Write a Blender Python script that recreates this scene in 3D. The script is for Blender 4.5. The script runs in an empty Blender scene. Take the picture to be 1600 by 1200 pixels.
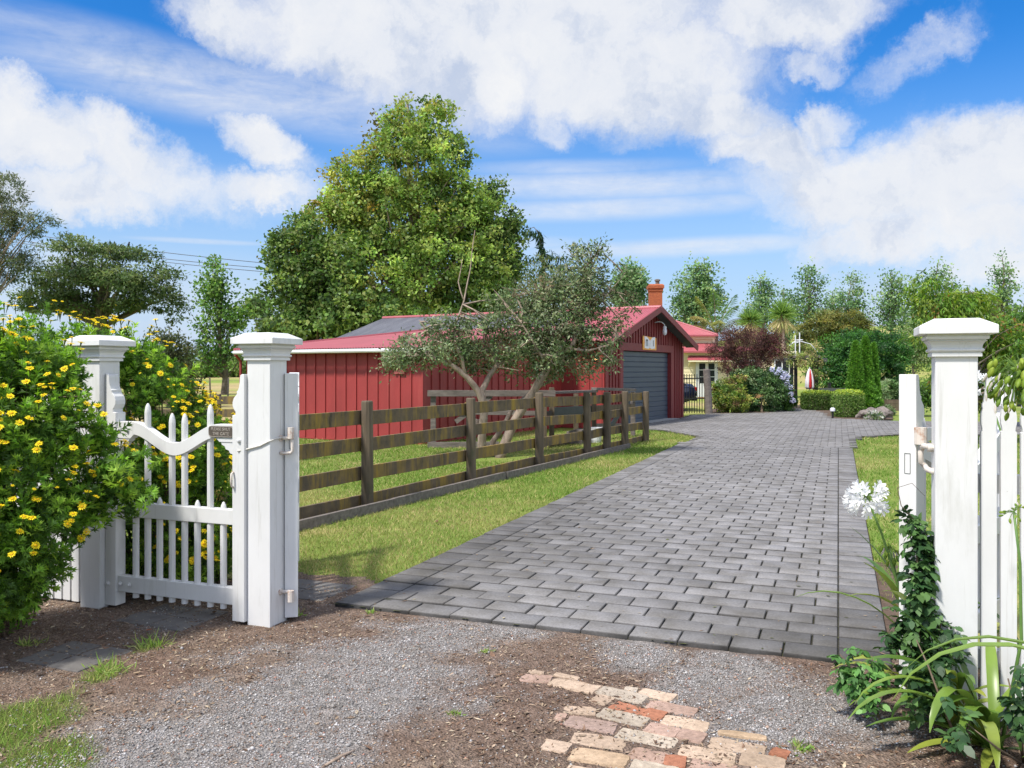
import bpy, bmesh, math, random
import numpy as np
from mathutils import Vector, Matrix

rng = np.random.default_rng(11)
random.seed(11)
R = math.radians
SC = bpy.context.scene
COL = SC.collection
# ------------------------------------------------------------------ frame of reference
FPX = 4000.0 / 3.0      # focal length in photo pixels (30 mm lens on a 36 mm wide frame)
EYE = 1.5
HOR = 578.0


def at(px, py, Y):
    return Vector(((px - 800) / FPX * Y, Y, EYE + (HOR - py) / FPX * Y))


def gnd(px, py, z=0.0):
    Y = (EYE - z) * FPX / (py - HOR)
    return Vector(((px - 800) / FPX * Y, Y, z))


TH = R(20.93)                       # the driveway's heading
DN = Vector((math.cos(TH), -math.sin(TH), 0))
DD = Vector((math.sin(TH), math.cos(TH), 0))


def D(u, v, z=0.0):
    p = DN * u + DD * v
    return Vector((p.x, p.y, z))


# ------------------------------------------------------------------ object helpers
def tag(o, label=None, cat=None, group=None, kind=None):
    if label: o['label'] = label
    if cat: o['category'] = cat
    if group: o['group'] = group
    if kind: o['kind'] = kind
    return o


def thing(name, label, cat, loc=(0, 0, 0), rz=0.0, group=None):
    o = bpy.data.objects.new(name, None)
    COL.objects.link(o)
    o.location = loc
    o.rotation_euler = (0, 0, rz)
    o.empty_display_size = 0.2
    return tag(o, label, cat, group)


def link(name, me, parent=None):
    o = bpy.data.objects.new(name, me)
    COL.objects.link(o)
    if parent is not None:
        o.parent = parent
    return o


def copy_tree(o, parent=None):
    c = o.copy()
    COL.objects.link(c)
    if parent is not None:
        c.parent = parent
    for ch in list(o.children):
        copy_tree(ch, c)
    return c


class MB:
    """collects shapes, then builds ONE mesh object"""

    def __init__(s):
        s.v = []; s.f = []; s.mi = []; s.cur = 0

    def add(s, vs, fs, M=None):
        b = len(s.v)
        if M is not None:
            vs = [M @ Vector(v) for v in vs]
        s.v += [tuple(v) for v in vs]
        s.f += [tuple(i + b for i in f) for f in fs]
        s.mi += [s.cur] * len(fs)
        return s

    def box(s, x0, x1, y0, y1, z0, z1, M=None):
        vs = [(x0, y0, z0), (x1, y0, z0), (x1, y1, z0), (x0, y1, z0), (x0, y0, z1), (x1, y0, z1), (x1, y1, z1), (x0, y1, z1)]
        fs = [(3, 2, 1, 0), (4, 5, 6, 7), (0, 1, 5, 4), (1, 2, 6, 5), (2, 3, 7, 6), (3, 0, 4, 7)]
        return s.add(vs, fs, M)

    def beam(s, a, b, w, h, up=(0, 0, 1)):
        """rectangular bar from a to b, w across, h along up"""
        a = Vector(a); b = Vector(b)
        t = (b - a).normalized()
        sd = t.cross(Vector(up))
        if sd.length < 1e-4: sd = Vector((1, 0, 0))
        sd.normalize()
        u = sd.cross(t)
        vs = []
        for p in (a, b):
            for i, j in ((-1, -1), (1, -1), (1, 1), (-1, 1)):
                vs.append(p + sd * (i * w / 2) + u * (j * h / 2))
        return s.add(vs, [(0, 1, 2, 3), (7, 6, 5, 4), (0, 4, 5, 1), (1, 5, 6, 2), (2, 6, 7, 3), (3, 7, 4, 0)])

    def prism(s, pts, y0, y1, M=None):
        """polygon in x-z (list of (x,z)), pushed from y0 to y1"""
        n = len(pts)
        vs = [(x, y0, z) for x, z in pts] + [(x, y1, z) for x, z in pts]
        fs = [tuple(range(n)), tuple(range(2 * n - 1, n - 1, -1))]
        for i in range(n):
            j = (i + 1) % n
            fs.append((i, i + n, j + n, j))
        return s.add(vs, fs, M)

    def slab(s, pts, z0, z1):
        """polygon in x-y pushed from z0 to z1"""
        n = len(pts)
        vs = [(p[0], p[1], z0) for p in pts] + [(p[0], p[1], z1) for p in pts]
        fs = [tuple(range(n - 1, -1, -1)), tuple(range(n, 2 * n))]
        for i in range(n):
            j = (i + 1) % n
            fs.append((i, j, j + n, i + n))
        return s.add(vs, fs)

    def tube(s, pts, rad, seg=6, cap=True):
        pts = [Vector(p) for p in pts]
        n = len(pts)
        if not hasattr(rad, '__len__'): rad = [rad] * n
        t0 = (pts[1] - pts[0]).normalized()
        ref = Vector((0, 0, 1)) if abs(t0.z) < 0.9 else Vector((1, 0, 0))
        x = t0.cross(ref).normalized()
        vs = []
        for i in range(n):
            a = pts[max(i - 1, 0)]; b = pts[min(i + 1, n - 1)]
            t = (b - a)
            t = t.normalized() if t.length > 1e-9 else t0
            x = x - t * x.dot(t)
            x = x.normalized() if x.length > 1e-6 else t.orthogonal().normalized()
            y = t.cross(x)
            for k in range(seg):
                an = 2 * math.pi * k / seg
                vs.append(pts[i] + (x * math.cos(an) + y * math.sin(an)) * rad[i])
        fs = []
        for i in range(n - 1):
            for k in range(seg):
                k2 = (k + 1) % seg
                fs.append((i * seg + k, i * seg + k2, (i + 1) * seg + k2, (i + 1) * seg + k))
        if cap:
            fs.append(tuple(range(seg - 1, -1, -1)))
            fs.append(tuple(range((n - 1) * seg, n * seg)))
        return s.add(vs, fs)

    def lathe(s, prof, seg=12, M=None, rot=0.0):
        """profile of (radius, z) round the z axis; seg=4 gives a square plan of half-width = radius"""
        k0 = 1.0 / math.cos(math.pi / seg) if seg == 4 else 1.0
        vs = []
        for r, z in prof:
            for k in range(seg):
                an = 2 * math.pi * (k + 0.5) / seg + rot
                vs.append((r * k0 * math.cos(an), r * k0 * math.sin(an), z))
        fs = []
        n = len(prof)
        for i in range(n - 1):
            for k in range(seg):
                k2 = (k + 1) % seg
                fs.append((i * seg + k, i * seg + k2, (i + 1) * seg + k2, (i + 1) * seg + k))
        fs.append(tuple(range(seg - 1, -1, -1)))
        fs.append(tuple(range((n - 1) * seg, n * seg)))
        return s.add(vs, fs, M)

    def build(s, name, mat, parent=None, bevel=0.0, smooth=False, loc=None):
        me = bpy.data.meshes.new(name)
        me.from_pydata(s.v, [], s.f)
        mats = mat if isinstance(mat, (list, tuple)) else [mat]
        for m in mats: me.materials.append(m)
        if len(mats) > 1: me.polygons.foreach_set('material_index', s.mi)
        if smooth: me.polygons.foreach_set('use_smooth', [True] * len(me.polygons))
        me.update()
        o = link(name, me, parent)
        if loc is not None: o.location = loc
        if bevel:
            b = o.modifiers.new('bevel', 'BEVEL')
            b.width = bevel; b.segments = 2; b.limit_method = 'ANGLE'; b.angle_limit = R(40)
        return o


def np_mesh(name, V, F, mat, parent=None, tint=None, smooth=False):
    """F: (n,k) array of vertex ids"""
    V = np.asarray(V, np.float32); F = np.asarray(F, np.int32)
    me = bpy.data.meshes.new(name)
    n, k = F.shape
    me.vertices.add(len(V)); me.vertices.foreach_set('co', V.ravel())
    me.loops.add(n * k); me.loops.foreach_set('vertex_index', F.ravel())
    me.polygons.add(n)
    me.polygons.foreach_set('loop_start', np.arange(0, n * k, k, dtype=np.int32))
    me.polygons.foreach_set('loop_total', np.full(n, k, np.int32))
    if smooth: me.polygons.foreach_set('use_smooth', np.ones(n, bool))
    me.materials.append(mat)
    if tint is not None:
        a = me.attributes.new('tint', 'FLOAT_COLOR', 'FACE')
        c = np.ones((n, 4), np.float32); c[:, :3] = tint
        a.data.foreach_set('color', c.ravel())
    me.update(calc_edges=True)
    me.validate()
    return link(name, me, parent)


def unit(a):
    return a / np.maximum(np.linalg.norm(a, axis=1, keepdims=True), 1e-9)


def vnoise(x, y, sc, seed=0):
    """value noise 0..1 on arrays"""
    g = np.random.default_rng(seed).random((64, 64))
    x = np.asarray(x) / sc; y = np.asarray(y) / sc
    xi = np.floor(x).astype(int); yi = np.floor(y).astype(int)
    fx = x - xi; fy = y - yi
    fx = fx * fx * (3 - 2 * fx); fy = fy * fy * (3 - 2 * fy)
    a = g[xi % 64, yi % 64]; b = g[(xi + 1) % 64, yi % 64]; c = g[xi % 64, (yi + 1) % 64]; d = g[(xi + 1) % 64, (yi + 1) % 64]
    return (a * (1 - fx) + b * fx) * (1 - fy) + (c * (1 - fx) + d * fx) * fy


def fbm(x, y, sc, seed=0):
    return 0.55 * vnoise(x, y, sc, seed) + 0.3 * vnoise(x, y, sc / 2.3, seed + 1) + 0.15 * vnoise(x, y, sc / 5.1, seed + 2)


# ------------------------------------------------------------------ materials
def nodes(name):
    m = bpy.data.materials.new(name)
    m.use_nodes = True
    nt = m.node_tree
    b = nt.nodes['Principled BSDF']
    return m, nt, b


def N(nt, typ, **kw):
    n = nt.nodes.new(typ)
    for k, v in kw.items():
        if k.startswith('_'):
            n.inputs[int(k[1:])].default_value = v
        elif hasattr(n, k):
            setattr(n, k, v)
        else:
            n.inputs[k.replace('_', ' ')].default_value = v
    return n


def ramp(nt, src, stops):
    r = nt.nodes.new('ShaderNodeValToRGB')
    el = r.color_ramp.elements
    while len(el) < len(stops): el.new(0.5)
    for e, (p, c) in zip(el, stops):
        e.position = p
        e.color = (*c, 1) if len(c) == 3 else c
    nt.links.new(src, r.inputs[0])
    return r.outputs[0]


def mixc(nt, fac, a, b, mode='MIX'):
    m = nt.nodes.new('ShaderNodeMix')
    m.data_type = 'RGBA'; m.blend_type = mode
    for sock, val in ((m.inputs[0], fac), (m.inputs[6], a), (m.inputs[7], b)):
        if isinstance(val, (int, float)): sock.default_value = val
        elif isinstance(val, (tuple, list)): sock.default_value = (*val, 1) if len(val) == 3 else val
        else: nt.links.new(val, sock)
    return m.outputs[2]


def noise_tex(nt, scale, detail=4, rough=0.6, stretch=None, world=False, off=True):
    if world:
        g = nt.nodes.new('ShaderNodeNewGeometry'); src = g.outputs['Position']
    else:
        g = nt.nodes.new('ShaderNodeTexCoord'); src = g.outputs['Object']
    if stretch is not None:
        mp = nt.nodes.new('ShaderNodeMapping'); mp.inputs['Scale'].default_value = stretch
        nt.links.new(src, mp.inputs[0]); src = mp.outputs[0]
    n = nt.nodes.new('ShaderNodeTexNoise')
    n.noise_dimensions = '4D'
    n.inputs['Scale'].default_value = scale
    n.inputs['Detail'].default_value = detail
    n.inputs['Roughness'].default_value = rough
    nt.links.new(src, n.inputs['Vector'])
    if off:
        oi = nt.nodes.new('ShaderNodeObjectInfo')
        mu = nt.nodes.new('ShaderNodeMath'); mu.operation = 'MULTIPLY'; mu.inputs[1].default_value = 40
        nt.links.new(oi.outputs['Random'], mu.inputs[0]); nt.links.new(mu.outputs[0], n.inputs['W'])
    return n.outputs['Fac']


def bump(nt, b, h, strength=0.3, dist=0.01):
    bp = nt.nodes.new('ShaderNodeBump')
    bp.inputs['Strength'].default_value = strength
    bp.inputs['Distance'].default_value = dist
    nt.links.new(h, bp.inputs['Height'])
    nt.links.new(bp.outputs[0], b.inputs['Normal'])


def mat(name, c1, c2=None, rough=0.6, scale=8, stretch=None, bmp=0.0, bdist=0.005, metal=0.0, spots=None, world=False, spec=0.4, lo=0.35, hi=0.65):
    """noise between two colours; spots = (colour, scale, threshold, stretch)"""
    m, nt, b = nodes(name)
    b.inputs['Roughness'].default_value = rough
    b.inputs['Metallic'].default_value = metal
    b.inputs['Specular IOR Level'].default_value = spec
    if c2 is None: c2 = tuple(x * 0.85 for x in c1)
    n = noise_tex(nt, scale, 5, 0.65, stretch, world)
    col = ramp(nt, n, [(lo, c1), (hi, c2)])
    for sp in (spots or []):
        n2 = noise_tex(nt, sp[1], 6, 0.7, sp[3] if len(sp) > 3 else None, world)
        f = ramp(nt, n2, [(sp[2], (0, 0, 0)), (min(sp[2] + (sp[4] if len(sp) > 4 else 0.1), 1), (1, 1, 1))])
        col = mixc(nt, f, col, sp[0])
    nt.links.new(col, b.inputs['Base Color'])
    if bmp: bump(nt, b, n, bmp, bdist)
    return m


def leafmat(name, trans=0.3, gloss=0.25, rough=0.45):
    """leaf colour comes from the leaf's own tint attribute"""
    m, nt, b = nodes(name)
    a = nt.nodes.new('ShaderNodeAttribute'); a.attribute_name = 'tint'
    nt.links.new(a.outputs['Color'], b.inputs['Base Color'])
    b.inputs['Roughness'].default_value = rough
    b.inputs['Specular IOR Level'].default_value = gloss
    tr = nt.nodes.new('ShaderNodeBsdfTranslucent')
    hs = nt.nodes.new('ShaderNodeHueSaturation'); hs.inputs['Value'].default_value = 1.5; hs.inputs['Saturation'].default_value = 1.1
    nt.links.new(a.outputs['Color'], hs.inputs['Color']); nt.links.new(hs.outputs[0], tr.inputs['Color'])
    mx = nt.nodes.new('ShaderNodeMixShader'); mx.inputs[0].default_value = trans
    nt.links.new(b.outputs[0], mx.inputs[1]); nt.links.new(tr.outputs[0], mx.inputs[2])
    nt.links.new(mx.outputs[0], nt.nodes['Material Output'].inputs[0])
    return m


def tintmat(name, rough=0.8, nscale=60, namp=0.35, bmp=0.4, bdist=0.003, spec=0.3, world=True):
    """colour from tint attribute broken up by fine noise"""
    m, nt, b = nodes(name)
    a = nt.nodes.new('ShaderNodeAttribute'); a.attribute_name = 'tint'
    n = noise_tex(nt, nscale, 5, 0.7, None, world, off=False)
    g = ramp(nt, n, [(0.3, (1 - namp,) * 3), (0.7, (1 + namp,) * 3)])
    n2 = noise_tex(nt, nscale * 0.06, 4, 0.6, None, world, off=False)
    g2 = ramp(nt, n2, [(0.35, (0.72, 0.70, 0.66)), (0.62, (1.08, 1.08, 1.1))])
    c = mixc(nt, 1.0, a.outputs['Color'], g, 'MULTIPLY')
    c = mixc(nt, 1.0, c, g2, 'MULTIPLY')
    nt.links.new(c, b.inputs['Base Color'])
    b.inputs['Roughness'].default_value = rough
    b.inputs['Specular IOR Level'].default_value = spec
    if bmp: bump(nt, b, n, bmp, bdist)
    return m


M = {}
M['white'] = mat('white_paint', (0.69, 0.688, 0.682), (0.63, 0.627, 0.618), 0.55, 5, (1, 1, 0.4), 0.25, 0.004,
                 spots=[((0.40, 0.40, 0.355), 3.5, 0.57, (1, 1, 0.25), 0.25), ((0.53, 0.52, 0.495), 30, 0.58, (1, 1, 0.05), 0.12), ((0.25, 0.22, 0.18), 26, 0.705, None, 0.03)])
M['red'] = mat('barn_red_paint', (0.305, 0.038, 0.037), (0.25, 0.032, 0.031), 0.6, 2.2, (1, 1, 0.5), 0.2, 0.004,
               spots=[((0.24, 0.03, 0.028), 1.3, 0.56, (2, 2, 0.2), 0.2), ((0.36, 0.065, 0.06), 0.9, 0.55, (3, 3, 0.3), 0.25), ((0.20, 0.045, 0.035), 14, 0.70, None, 0.06)])
M['redtrim'] = mat('barn_red_trim', (0.22, 0.030, 0.030), (0.17, 0.025, 0.026), 0.55, 3, (1, 1, 0.3), 0.15)
M['roof'] = mat('red_iron_roof', (0.40, 0.095, 0.110), (0.34, 0.082, 0.095), 0.42, 1.2, None, 0.0, spec=0.5,
                spots=[((0.34, 0.10, 0.10), 2.5, 0.62, (0.25, 2, 1), 0.2)])
M['grayroof'] = mat('grey_iron_roof', (0.22, 0.22, 0.24), (0.13, 0.13, 0.15), 0.4, 1.5, (0.3, 2, 1), 0.0, metal=0.4)
M['soffit'] = mat('dark_soffit', (0.075, 0.085, 0.078), (0.06, 0.068, 0.062), 0.7, 4)
M['door'] = mat('blue_grey_door', (0.060, 0.080, 0.110), (0.052, 0.070, 0.098), 0.42, 1.5)
M['conc'] = mat('concrete', (0.36, 0.36, 0.35), (0.27, 0.27, 0.26), 0.85, 12, None, 0.3)
M['wood'] = mat('weathered_fence_timber', (0.165, 0.118, 0.070), (0.085, 0.066, 0.044), 0.85, 5, (1.5, 1.5, 1.5), 0.5, 0.006,
                spots=[((0.30, 0.195, 0.032), 4, 0.46, (1.6, 1.6, 0.3), 0.18), ((0.034, 0.029, 0.021), 7, 0.58, (1.8, 1.8, 0.2), 0.12),
                       ((0.24, 0.22, 0.18), 9, 0.72, None, 0.06)])
M['post'] = mat('weathered_round_post', (0.155, 0.118, 0.078), (0.085, 0.064, 0.042), 0.85, 7, (3, 3, 0.25), 0.5, 0.008,
                spots=[((0.06, 0.07, 0.03), 4, 0.58, (1, 1, 0.7), 0.2), ((0.022, 0.019, 0.015), 16, 0.66, (2.5, 2.5, 0.12), 0.06)])
M['graywood'] = mat('silvered_timber', (0.20, 0.17, 0.15), (0.10, 0.085, 0.075), 0.85, 8, (0.6, 3, 3), 0.4,
                    spots=[((0.035, 0.03, 0.025), 10, 0.66, None, 0.1)])
M['bark'] = mat('grey_brown_bark', (0.20, 0.16, 0.125), (0.085, 0.066, 0.05), 0.9, 14, (1, 1, 0.35), 0.8, 0.02)
M['palebark'] = mat('pale_lichened_bark', (0.40, 0.31, 0.24), (0.19, 0.14, 0.105), 0.9, 16, (1, 1, 0.3), 0.8, 0.015,
                    spots=[((0.42, 0.40, 0.36), 10, 0.62, None, 0.08)])
M['twig'] = mat('twig', (0.16, 0.12, 0.08), (0.09, 0.06, 0.04), 0.85, 20)
M['rust'] = mat('rusty_painted_iron', (0.60, 0.54, 0.48), (0.33, 0.12, 0.03), 0.6, 16, None, 0.2, lo=0.52, hi=0.66)
M['bronze'] = mat('cast_bronze_plaque', (0.115, 0.095, 0.08), (0.075, 0.06, 0.05), 0.5, 30, None, 0.2)
M['bronzehi'] = mat('raised_bronze_letters', (0.42, 0.38, 0.33), (0.32, 0.28, 0.24), 0.45, 30)
M['cord'] = mat('white_cord', (0.62, 0.60, 0.55), (0.5, 0.48, 0.43), 0.85, 60)
M['iron'] = mat('black_iron', (0.012, 0.012, 0.013), (0.018, 0.018, 0.018), 0.45, 20)
M['cream'] = mat('cream_weatherboard', (0.76, 0.66, 0.42), (0.70, 0.60, 0.38), 0.6, 1.5)
M['creamtrim'] = mat('cream_trim', (0.80, 0.72, 0.50), (0.76, 0.68, 0.47), 0.6, 3)
M['brickred'] = mat('chimney_brick', (0.42, 0.12, 0.045), (0.28, 0.075, 0.035), 0.85, 7, (1, 1, 2.5), 0.3,
                    spots=[((0.12, 0.07, 0.05), 5, 0.62, None, 0.1), ((0.40, 0.26, 0.04), 1.4, 0.66, (1, 1, 0.6), 0.05)])
M['glass'] = mat('dark_window_glass', (0.02, 0.024, 0.028), (0.028, 0.03, 0.034), 0.08, 2, spec=0.6)
M['petalw'] = leafmat('white_petal', 0.35, 0.2, 0.6)
M['leaf'] = leafmat('leaf', 0.40, 0.25, 0.45)
M['leafmatt'] = leafmat('matt_leaf', 0.32, 0.15, 0.6)
M['leafgloss'] = leafmat('glossy_leaf', 0.22, 0.35, 0.42)
M['grassm'] = leafmat('grass_blade', 0.30, 0.15, 0.6)
M['pebble'] = tintmat('stone_chip', 0.85, 120, 0.3, 0.0)
M['paver'] = tintmat('concrete_paver', 0.78, 70, 0.28, 0.5, 0.003, 0.35)
M['oldbrick'] = tintmat('old_brick', 0.9, 45, 0.3, 0.8, 0.006, 0.2)
M['rock'] = mat('garden_rock', (0.26, 0.22, 0.20), (0.12, 0.10, 0.09), 0.9, 6, None, 0.8, 0.03)
M['carpaint'] = mat('dark_blue_car_paint', (0.008, 0.013, 0.035), (0.010, 0.015, 0.04), 0.15, 2, spec=0.6)
M['rubber'] = mat('tyre_rubber', (0.02, 0.02, 0.02), None, 0.85, 30)
M['chrome'] = mat('bright_metal', (0.6, 0.6, 0.62), None, 0.25, 20, metal=0.9)
M['redlens'] = mat('red_lens', (0.35, 0.01, 0.01), None, 0.2, 5)
M['plate'] = mat('number_plate', (0.75, 0.76, 0.78), None, 0.5, 20)
SKY_SAT, SKY_VAL, SKY_HUE, CLOUD, SKY_STR = 1.48, 0.49, 0.510, 2.60, 0.15
SUN_E, SUN_ANG, EXPO = 2.3, 6.0, 1.30
LF = 2.05
# ================================================================== GROUND
def in_poly(x, y, poly):
    x = np.asarray(x); y = np.asarray(y)
    ins = np.zeros(x.shape, bool)
    n = len(poly)
    for i in range(n):
        x1, y1 = poly[i][:2]; x2, y2 = poly[(i + 1) % n][:2]
        c = ((y1 > y) != (y2 > y))
        xi = (x2 - x1) * (y - y1) / ((y2 - y1) + 1e-12) + x1
        ins ^= c & (x < xi)
    return ins


def hgt(x, y):
    x = np.asarray(x, float); y = np.asarray(y, float)
    r = np.hypot(x, y)
    far = np.clip((r - 55) / 60, 0, 1)
    h = 9.0 * np.exp(-((x - 78) ** 2 + (y - 150) ** 2) / (2 * 48 ** 2))
    h += 16 * np.exp(-((x - 260) ** 2 + (y - 420) ** 2) / (2 * 130 ** 2))
    h += 5 * np.exp(-((x + 300) ** 2 + (y - 700) ** 2) / (2 * 200 ** 2))
    return h * far * far * (3 - 2 * far)


def groundmat():
    m, nt, b = nodes('pasture_grass')
    n1 = noise_tex(nt, 0.06, 5, 0.6, None, True, False)
    n2 = noise_tex(nt, 3.0, 6, 0.7, None, True, False)
    c1 = ramp(nt, n1, [(0.38, (0.17, 0.24, 0.042)), (0.5, (0.24, 0.28, 0.065)), (0.60, (0.38, 0.30, 0.14))])
    c2 = ramp(nt, n2, [(0.3, (0.7, 0.7, 0.7)), (0.7, (1.2, 1.2, 1.2))])
    nt.links.new(mixc(nt, 1.0, c1, c2, 'MULTIPLY'), b.inputs['Base Color'])
    b.inputs['Roughness'].default_value = 0.95
    b.inputs['Specular IOR Level'].default_value = 0.1
    return m


na, rad = 180, np.concatenate([[0.0], np.geomspace(3, 2600, 70)])
ang = np.linspace(0, 2 * math.pi, na, endpoint=False)
X = np.outer(rad[1:], np.cos(ang)).ravel(); Y = np.outer(rad[1:], np.sin(ang)).ravel()
Z = hgt(X, Y) - 0.012
V = np.vstack([[0, 0, -0.012], np.stack([X, Y, Z], 1)])
F = []
for i in range(len(rad) - 2):
    for k in range(na):
        k2 = (k + 1) % na
        F.append((1 + i * na + k, 1 + (i + 1) * na + k, 1 + (i + 1) * na + k2, 1 + i * na + k2))
for k in range(na):
    F.append((0, 1 + k, 1 + (k + 1) % na, 0))
mb = MB(); mb.v = [tuple(v) for v in V]; mb.f = [f if f[3] != 0 or f[0] != 0 else f[:3] for f in F]; mb.mi = [0] * len(F)
o = mb.build('ground', groundmat(), smooth=True); tag(o, kind='structure')

# ---- the close-mown lawns either side of the drive
def lawncol(x, y):
    """0..1 dryness"""
    d = fbm(x + 50, y + 50, 2.2, 5) * 0.65 + fbm(x + 50, y + 50, 0.7, 9) * 0.35
    return d


def lawnmat():
    m, nt, b = nodes('lawn_turf')
    n1 = noise_tex(nt, 0.55, 6, 0.7, None, True, False)
    n2 = noise_tex(nt, 28, 4, 0.7, None, True, False)
    c1 = ramp(nt, n1, [(0.36, (0.13, 0.205, 0.036)), (0.52, (0.20, 0.25, 0.058)), (0.66, (0.40, 0.33, 0.15))])
    c2 = ramp(nt, n2, [(0.3, (0.62, 0.62, 0.6)), (0.7, (1.2, 1.2, 1.2))])
    nt.links.new(mixc(nt, 1.0, c1, c2, 'MULTIPLY'), b.inputs['Base Color'])
    b.inputs['Roughness'].default_value = 0.95
    b.inputs['Specular IOR Level'].default_value = 0.1
    bump(nt, b, n2, 0.6, 0.02)
    return m


M['lawn'] = lawnmat()
dl = lambda v: D(-2.96, v)                       # left edge of the drive
apron_px = [(1085, 691), (1089, 685), (1075, 680), (1050, 676), (1015, 673), (960, 676), (900, 676)]
left_tip = [gnd(*p) for p in apron_px]
lawn_left = [D(-2.96, 4.9), *[dl(v) for v in (8, 12, 16, 18.2)], *left_tip, Vector((0, 22.2, 0)), Vector((-2, 17.0, 0)), Vector((-9, 21, 0)),
             Vector((-16, 21, 0)), Vector((-16, 5.5, 0)), D(-6, 5.2)]
gx0, gx1 = 0.262, 7.5
right_lawn = [D(0.262, 4.9), D(0.262, 18.4), gnd(1331, 690), gnd(1345, 684.5), gnd(1400, 681.5), gnd(1600, 681), gnd(1900, 681), D(7.5, 12), D(7.5, 4.9)]
mb = MB()
mb.add([(p[0], p[1], 0.0) for p in lawn_left], [tuple(range(len(lawn_left)))])
mb.add([(p[0], p[1], 0.0) for p in right_lawn], [tuple(range(len(right_lawn)))])
back_lawn = [gnd(1340, 657.5), gnd(1400, 660), gnd(1900, 664), Vector((34, 34, 0)), Vector((14, 38, 0))]
mb.add([(p[0], p[1], 0.0) for p in back_lawn], [tuple(range(len(back_lawn)))])
o = mb.build('lawn', M['lawn']); tag(o, kind='structure')

# ---- the gravel and dirt in front of the gates: a fine grid whose colours say chip, soil or turf
GRAV = [(300, 1190, .55), (420, 1130, .5), (520, 1080, .45), (600, 1040, .42), (680, 1000, .36), (780, 985, .22), (1000, 1020, .22), (1130, 1075, .38),
        (1220, 1110, .34), (1150, 1050, .3), (60, 1250, .4), (200, 1230, .5), (480, 1180, .35), (580, 1110, .35), (1000, 1040, .2)]
GRAV = [(gnd(a, b), w) for a, b, w in GRAV]
TURF = [(40, 1130, .28), (80, 1190, .25), (-60, 1160, .4), (160, 1060, .10), (225, 1020, .07), (240, 1012, .05)]
TURF = [(gnd(a, b), w) for a, b, w in TURF]


def blob(pts, x, y):
    g = np.zeros(np.shape(x))
    for p, w in pts:
        g = np.maximum(g, np.exp(-((x - p.x) ** 2 + (y - p.y) ** 2) / (2 * (w * .75) ** 2)))
    return g


def gravelness(x, y):
    return np.clip((blob(GRAV, x, y) + (fbm(x + 20, y + 20, 0.5, 3) - 0.5) * 1.1 - 0.22) * 1.9 + (fbm(x + 60, y + 60, 0.12, 91) - .5) * .9, 0, 1)


def turfness(x, y):
    return np.clip((blob(TURF, x, y) + (fbm(x + 20, y + 20, 0.3, 14) - 0.5) * 0.8 - 0.42) * 4, 0, 1)


xs = np.arange(-6.0, 6.0, 0.04); ys = np.arange(1.2, 7.4, 0.04)
gx, gy = np.meshgrid(xs, ys)
u_ = gx * DN.x + gy * DN.y; v_ = gx * DD.x + gy * DD.y
edge = 5.05 + (fbm(gx + 9, gy + 9, 0.5, 21) - 0.5) * 1.1 - 0.75 * np.clip((u_ + 3.2) / .3, 0, 1) * 0
keep = v_ < edge
gr = gravelness(gx, gy); tu = turfness(gx, gy)
gz = 0.010 + 0.012 * fbm(gx + 7, gy + 7, 0.35, 8) + 0.004 * vnoise(gx + 7, gy + 7, 0.05, 2)
cg = np.array([0.27, 0.255, 0.243]); cd = np.array([0.165, 0.112, 0.085]); cd2 = np.array([0.215, 0.165, 0.128]); ct = np.array([0.10, 0.12, 0.03])
dn = np.clip(fbm(gx + 30, gy + 30, 0.6, 31) * 1.6 - 0.3, 0, 1)[..., None]
col = (cd * (1 - dn) + cd2 * dn)
col = col * (1 - gr[..., None]) + cg * gr[..., None]
col = col * (1 - tu[..., None]) + ct * tu[..., None]
ny, nx = gx.shape
idx = np.arange(ny * nx).reshape(ny, nx)
q = np.stack([idx[:-1, :-1], idx[:-1, 1:], idx[1:, 1:], idx[1:, :-1]], -1).reshape(-1, 4)
kq = (keep[:-1, :-1] & keep[1:, 1:]).ravel()
fc = ((col[:-1, :-1] + col[1:, 1:]) / 2).reshape(-1, 3)


def gravelmat():
    m, nt, b = nodes('gravel_and_dirt')
    a = nt.nodes.new('ShaderNodeAttribute'); a.attribute_name = 'tint'
    g = nt.nodes.new('ShaderNodeNewGeometry')
    vo = nt.nodes.new('ShaderNodeTexVoronoi'); vo.inputs['Scale'].default_value = 95
    nt.links.new(g.outputs['Position'], vo.inputs['Vector'])
    c = mixc(nt, 0.6, a.outputs['Color'], ramp(nt, vo.outputs['Color'], [(0.1, (0.45, 0.43, 0.42)), (0.55, (1.0, 1.0, 1.0)), (0.9, (1.75, 1.7, 1.7))]), 'MULTIPLY')
    n = noise_tex(nt, 9, 7, 0.75, None, True, False)
    c = mixc(nt, 1.0, c, ramp(nt, n, [(0.3, (0.62, 0.58, 0.55)), (0.68, (1.2, 1.2, 1.2))]), 'MULTIPLY')
    nt.links.new(c, b.inputs['Base Color'])
    b.inputs['Roughness'].default_value = 0.95; b.inputs['Specular IOR Level'].default_value = 0.15
    bump(nt, b, vo.outputs['Distance'], 1.0, 0.012)
    return m


o = np_mesh('gravel_ground', np.stack([gx, gy, gz], -1).reshape(-1, 3), q[kq], gravelmat(), tint=fc[kq], smooth=True)
tag(o, kind='structure')


def zg(x, y):
    return 0.010 + 0.012 * fbm(np.asarray(x) + 7, np.asarray(y) + 7, 0.35, 8) + 0.004 * vnoise(np.asarray(x) + 7, np.asarray(y) + 7, 0.05, 2)


# ---- loose stone chips and bark litter
def scatter_front(n, wfun, xr=(-3.4, 3.6), yr=(2.5, 6.0)):
    x = rng.uniform(*xr, n); y = rng.uniform(*yr, n)
    u = x * DN.x + y * DN.y; v = x * DD.x + y * DD.y
    ok = (rng.random(n) < wfun(x, y)) & ~((u > -2.97) & (u < 0.27) & (v > 4.55)) & (v < 5.0)
    return x[ok], y[ok]


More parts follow.
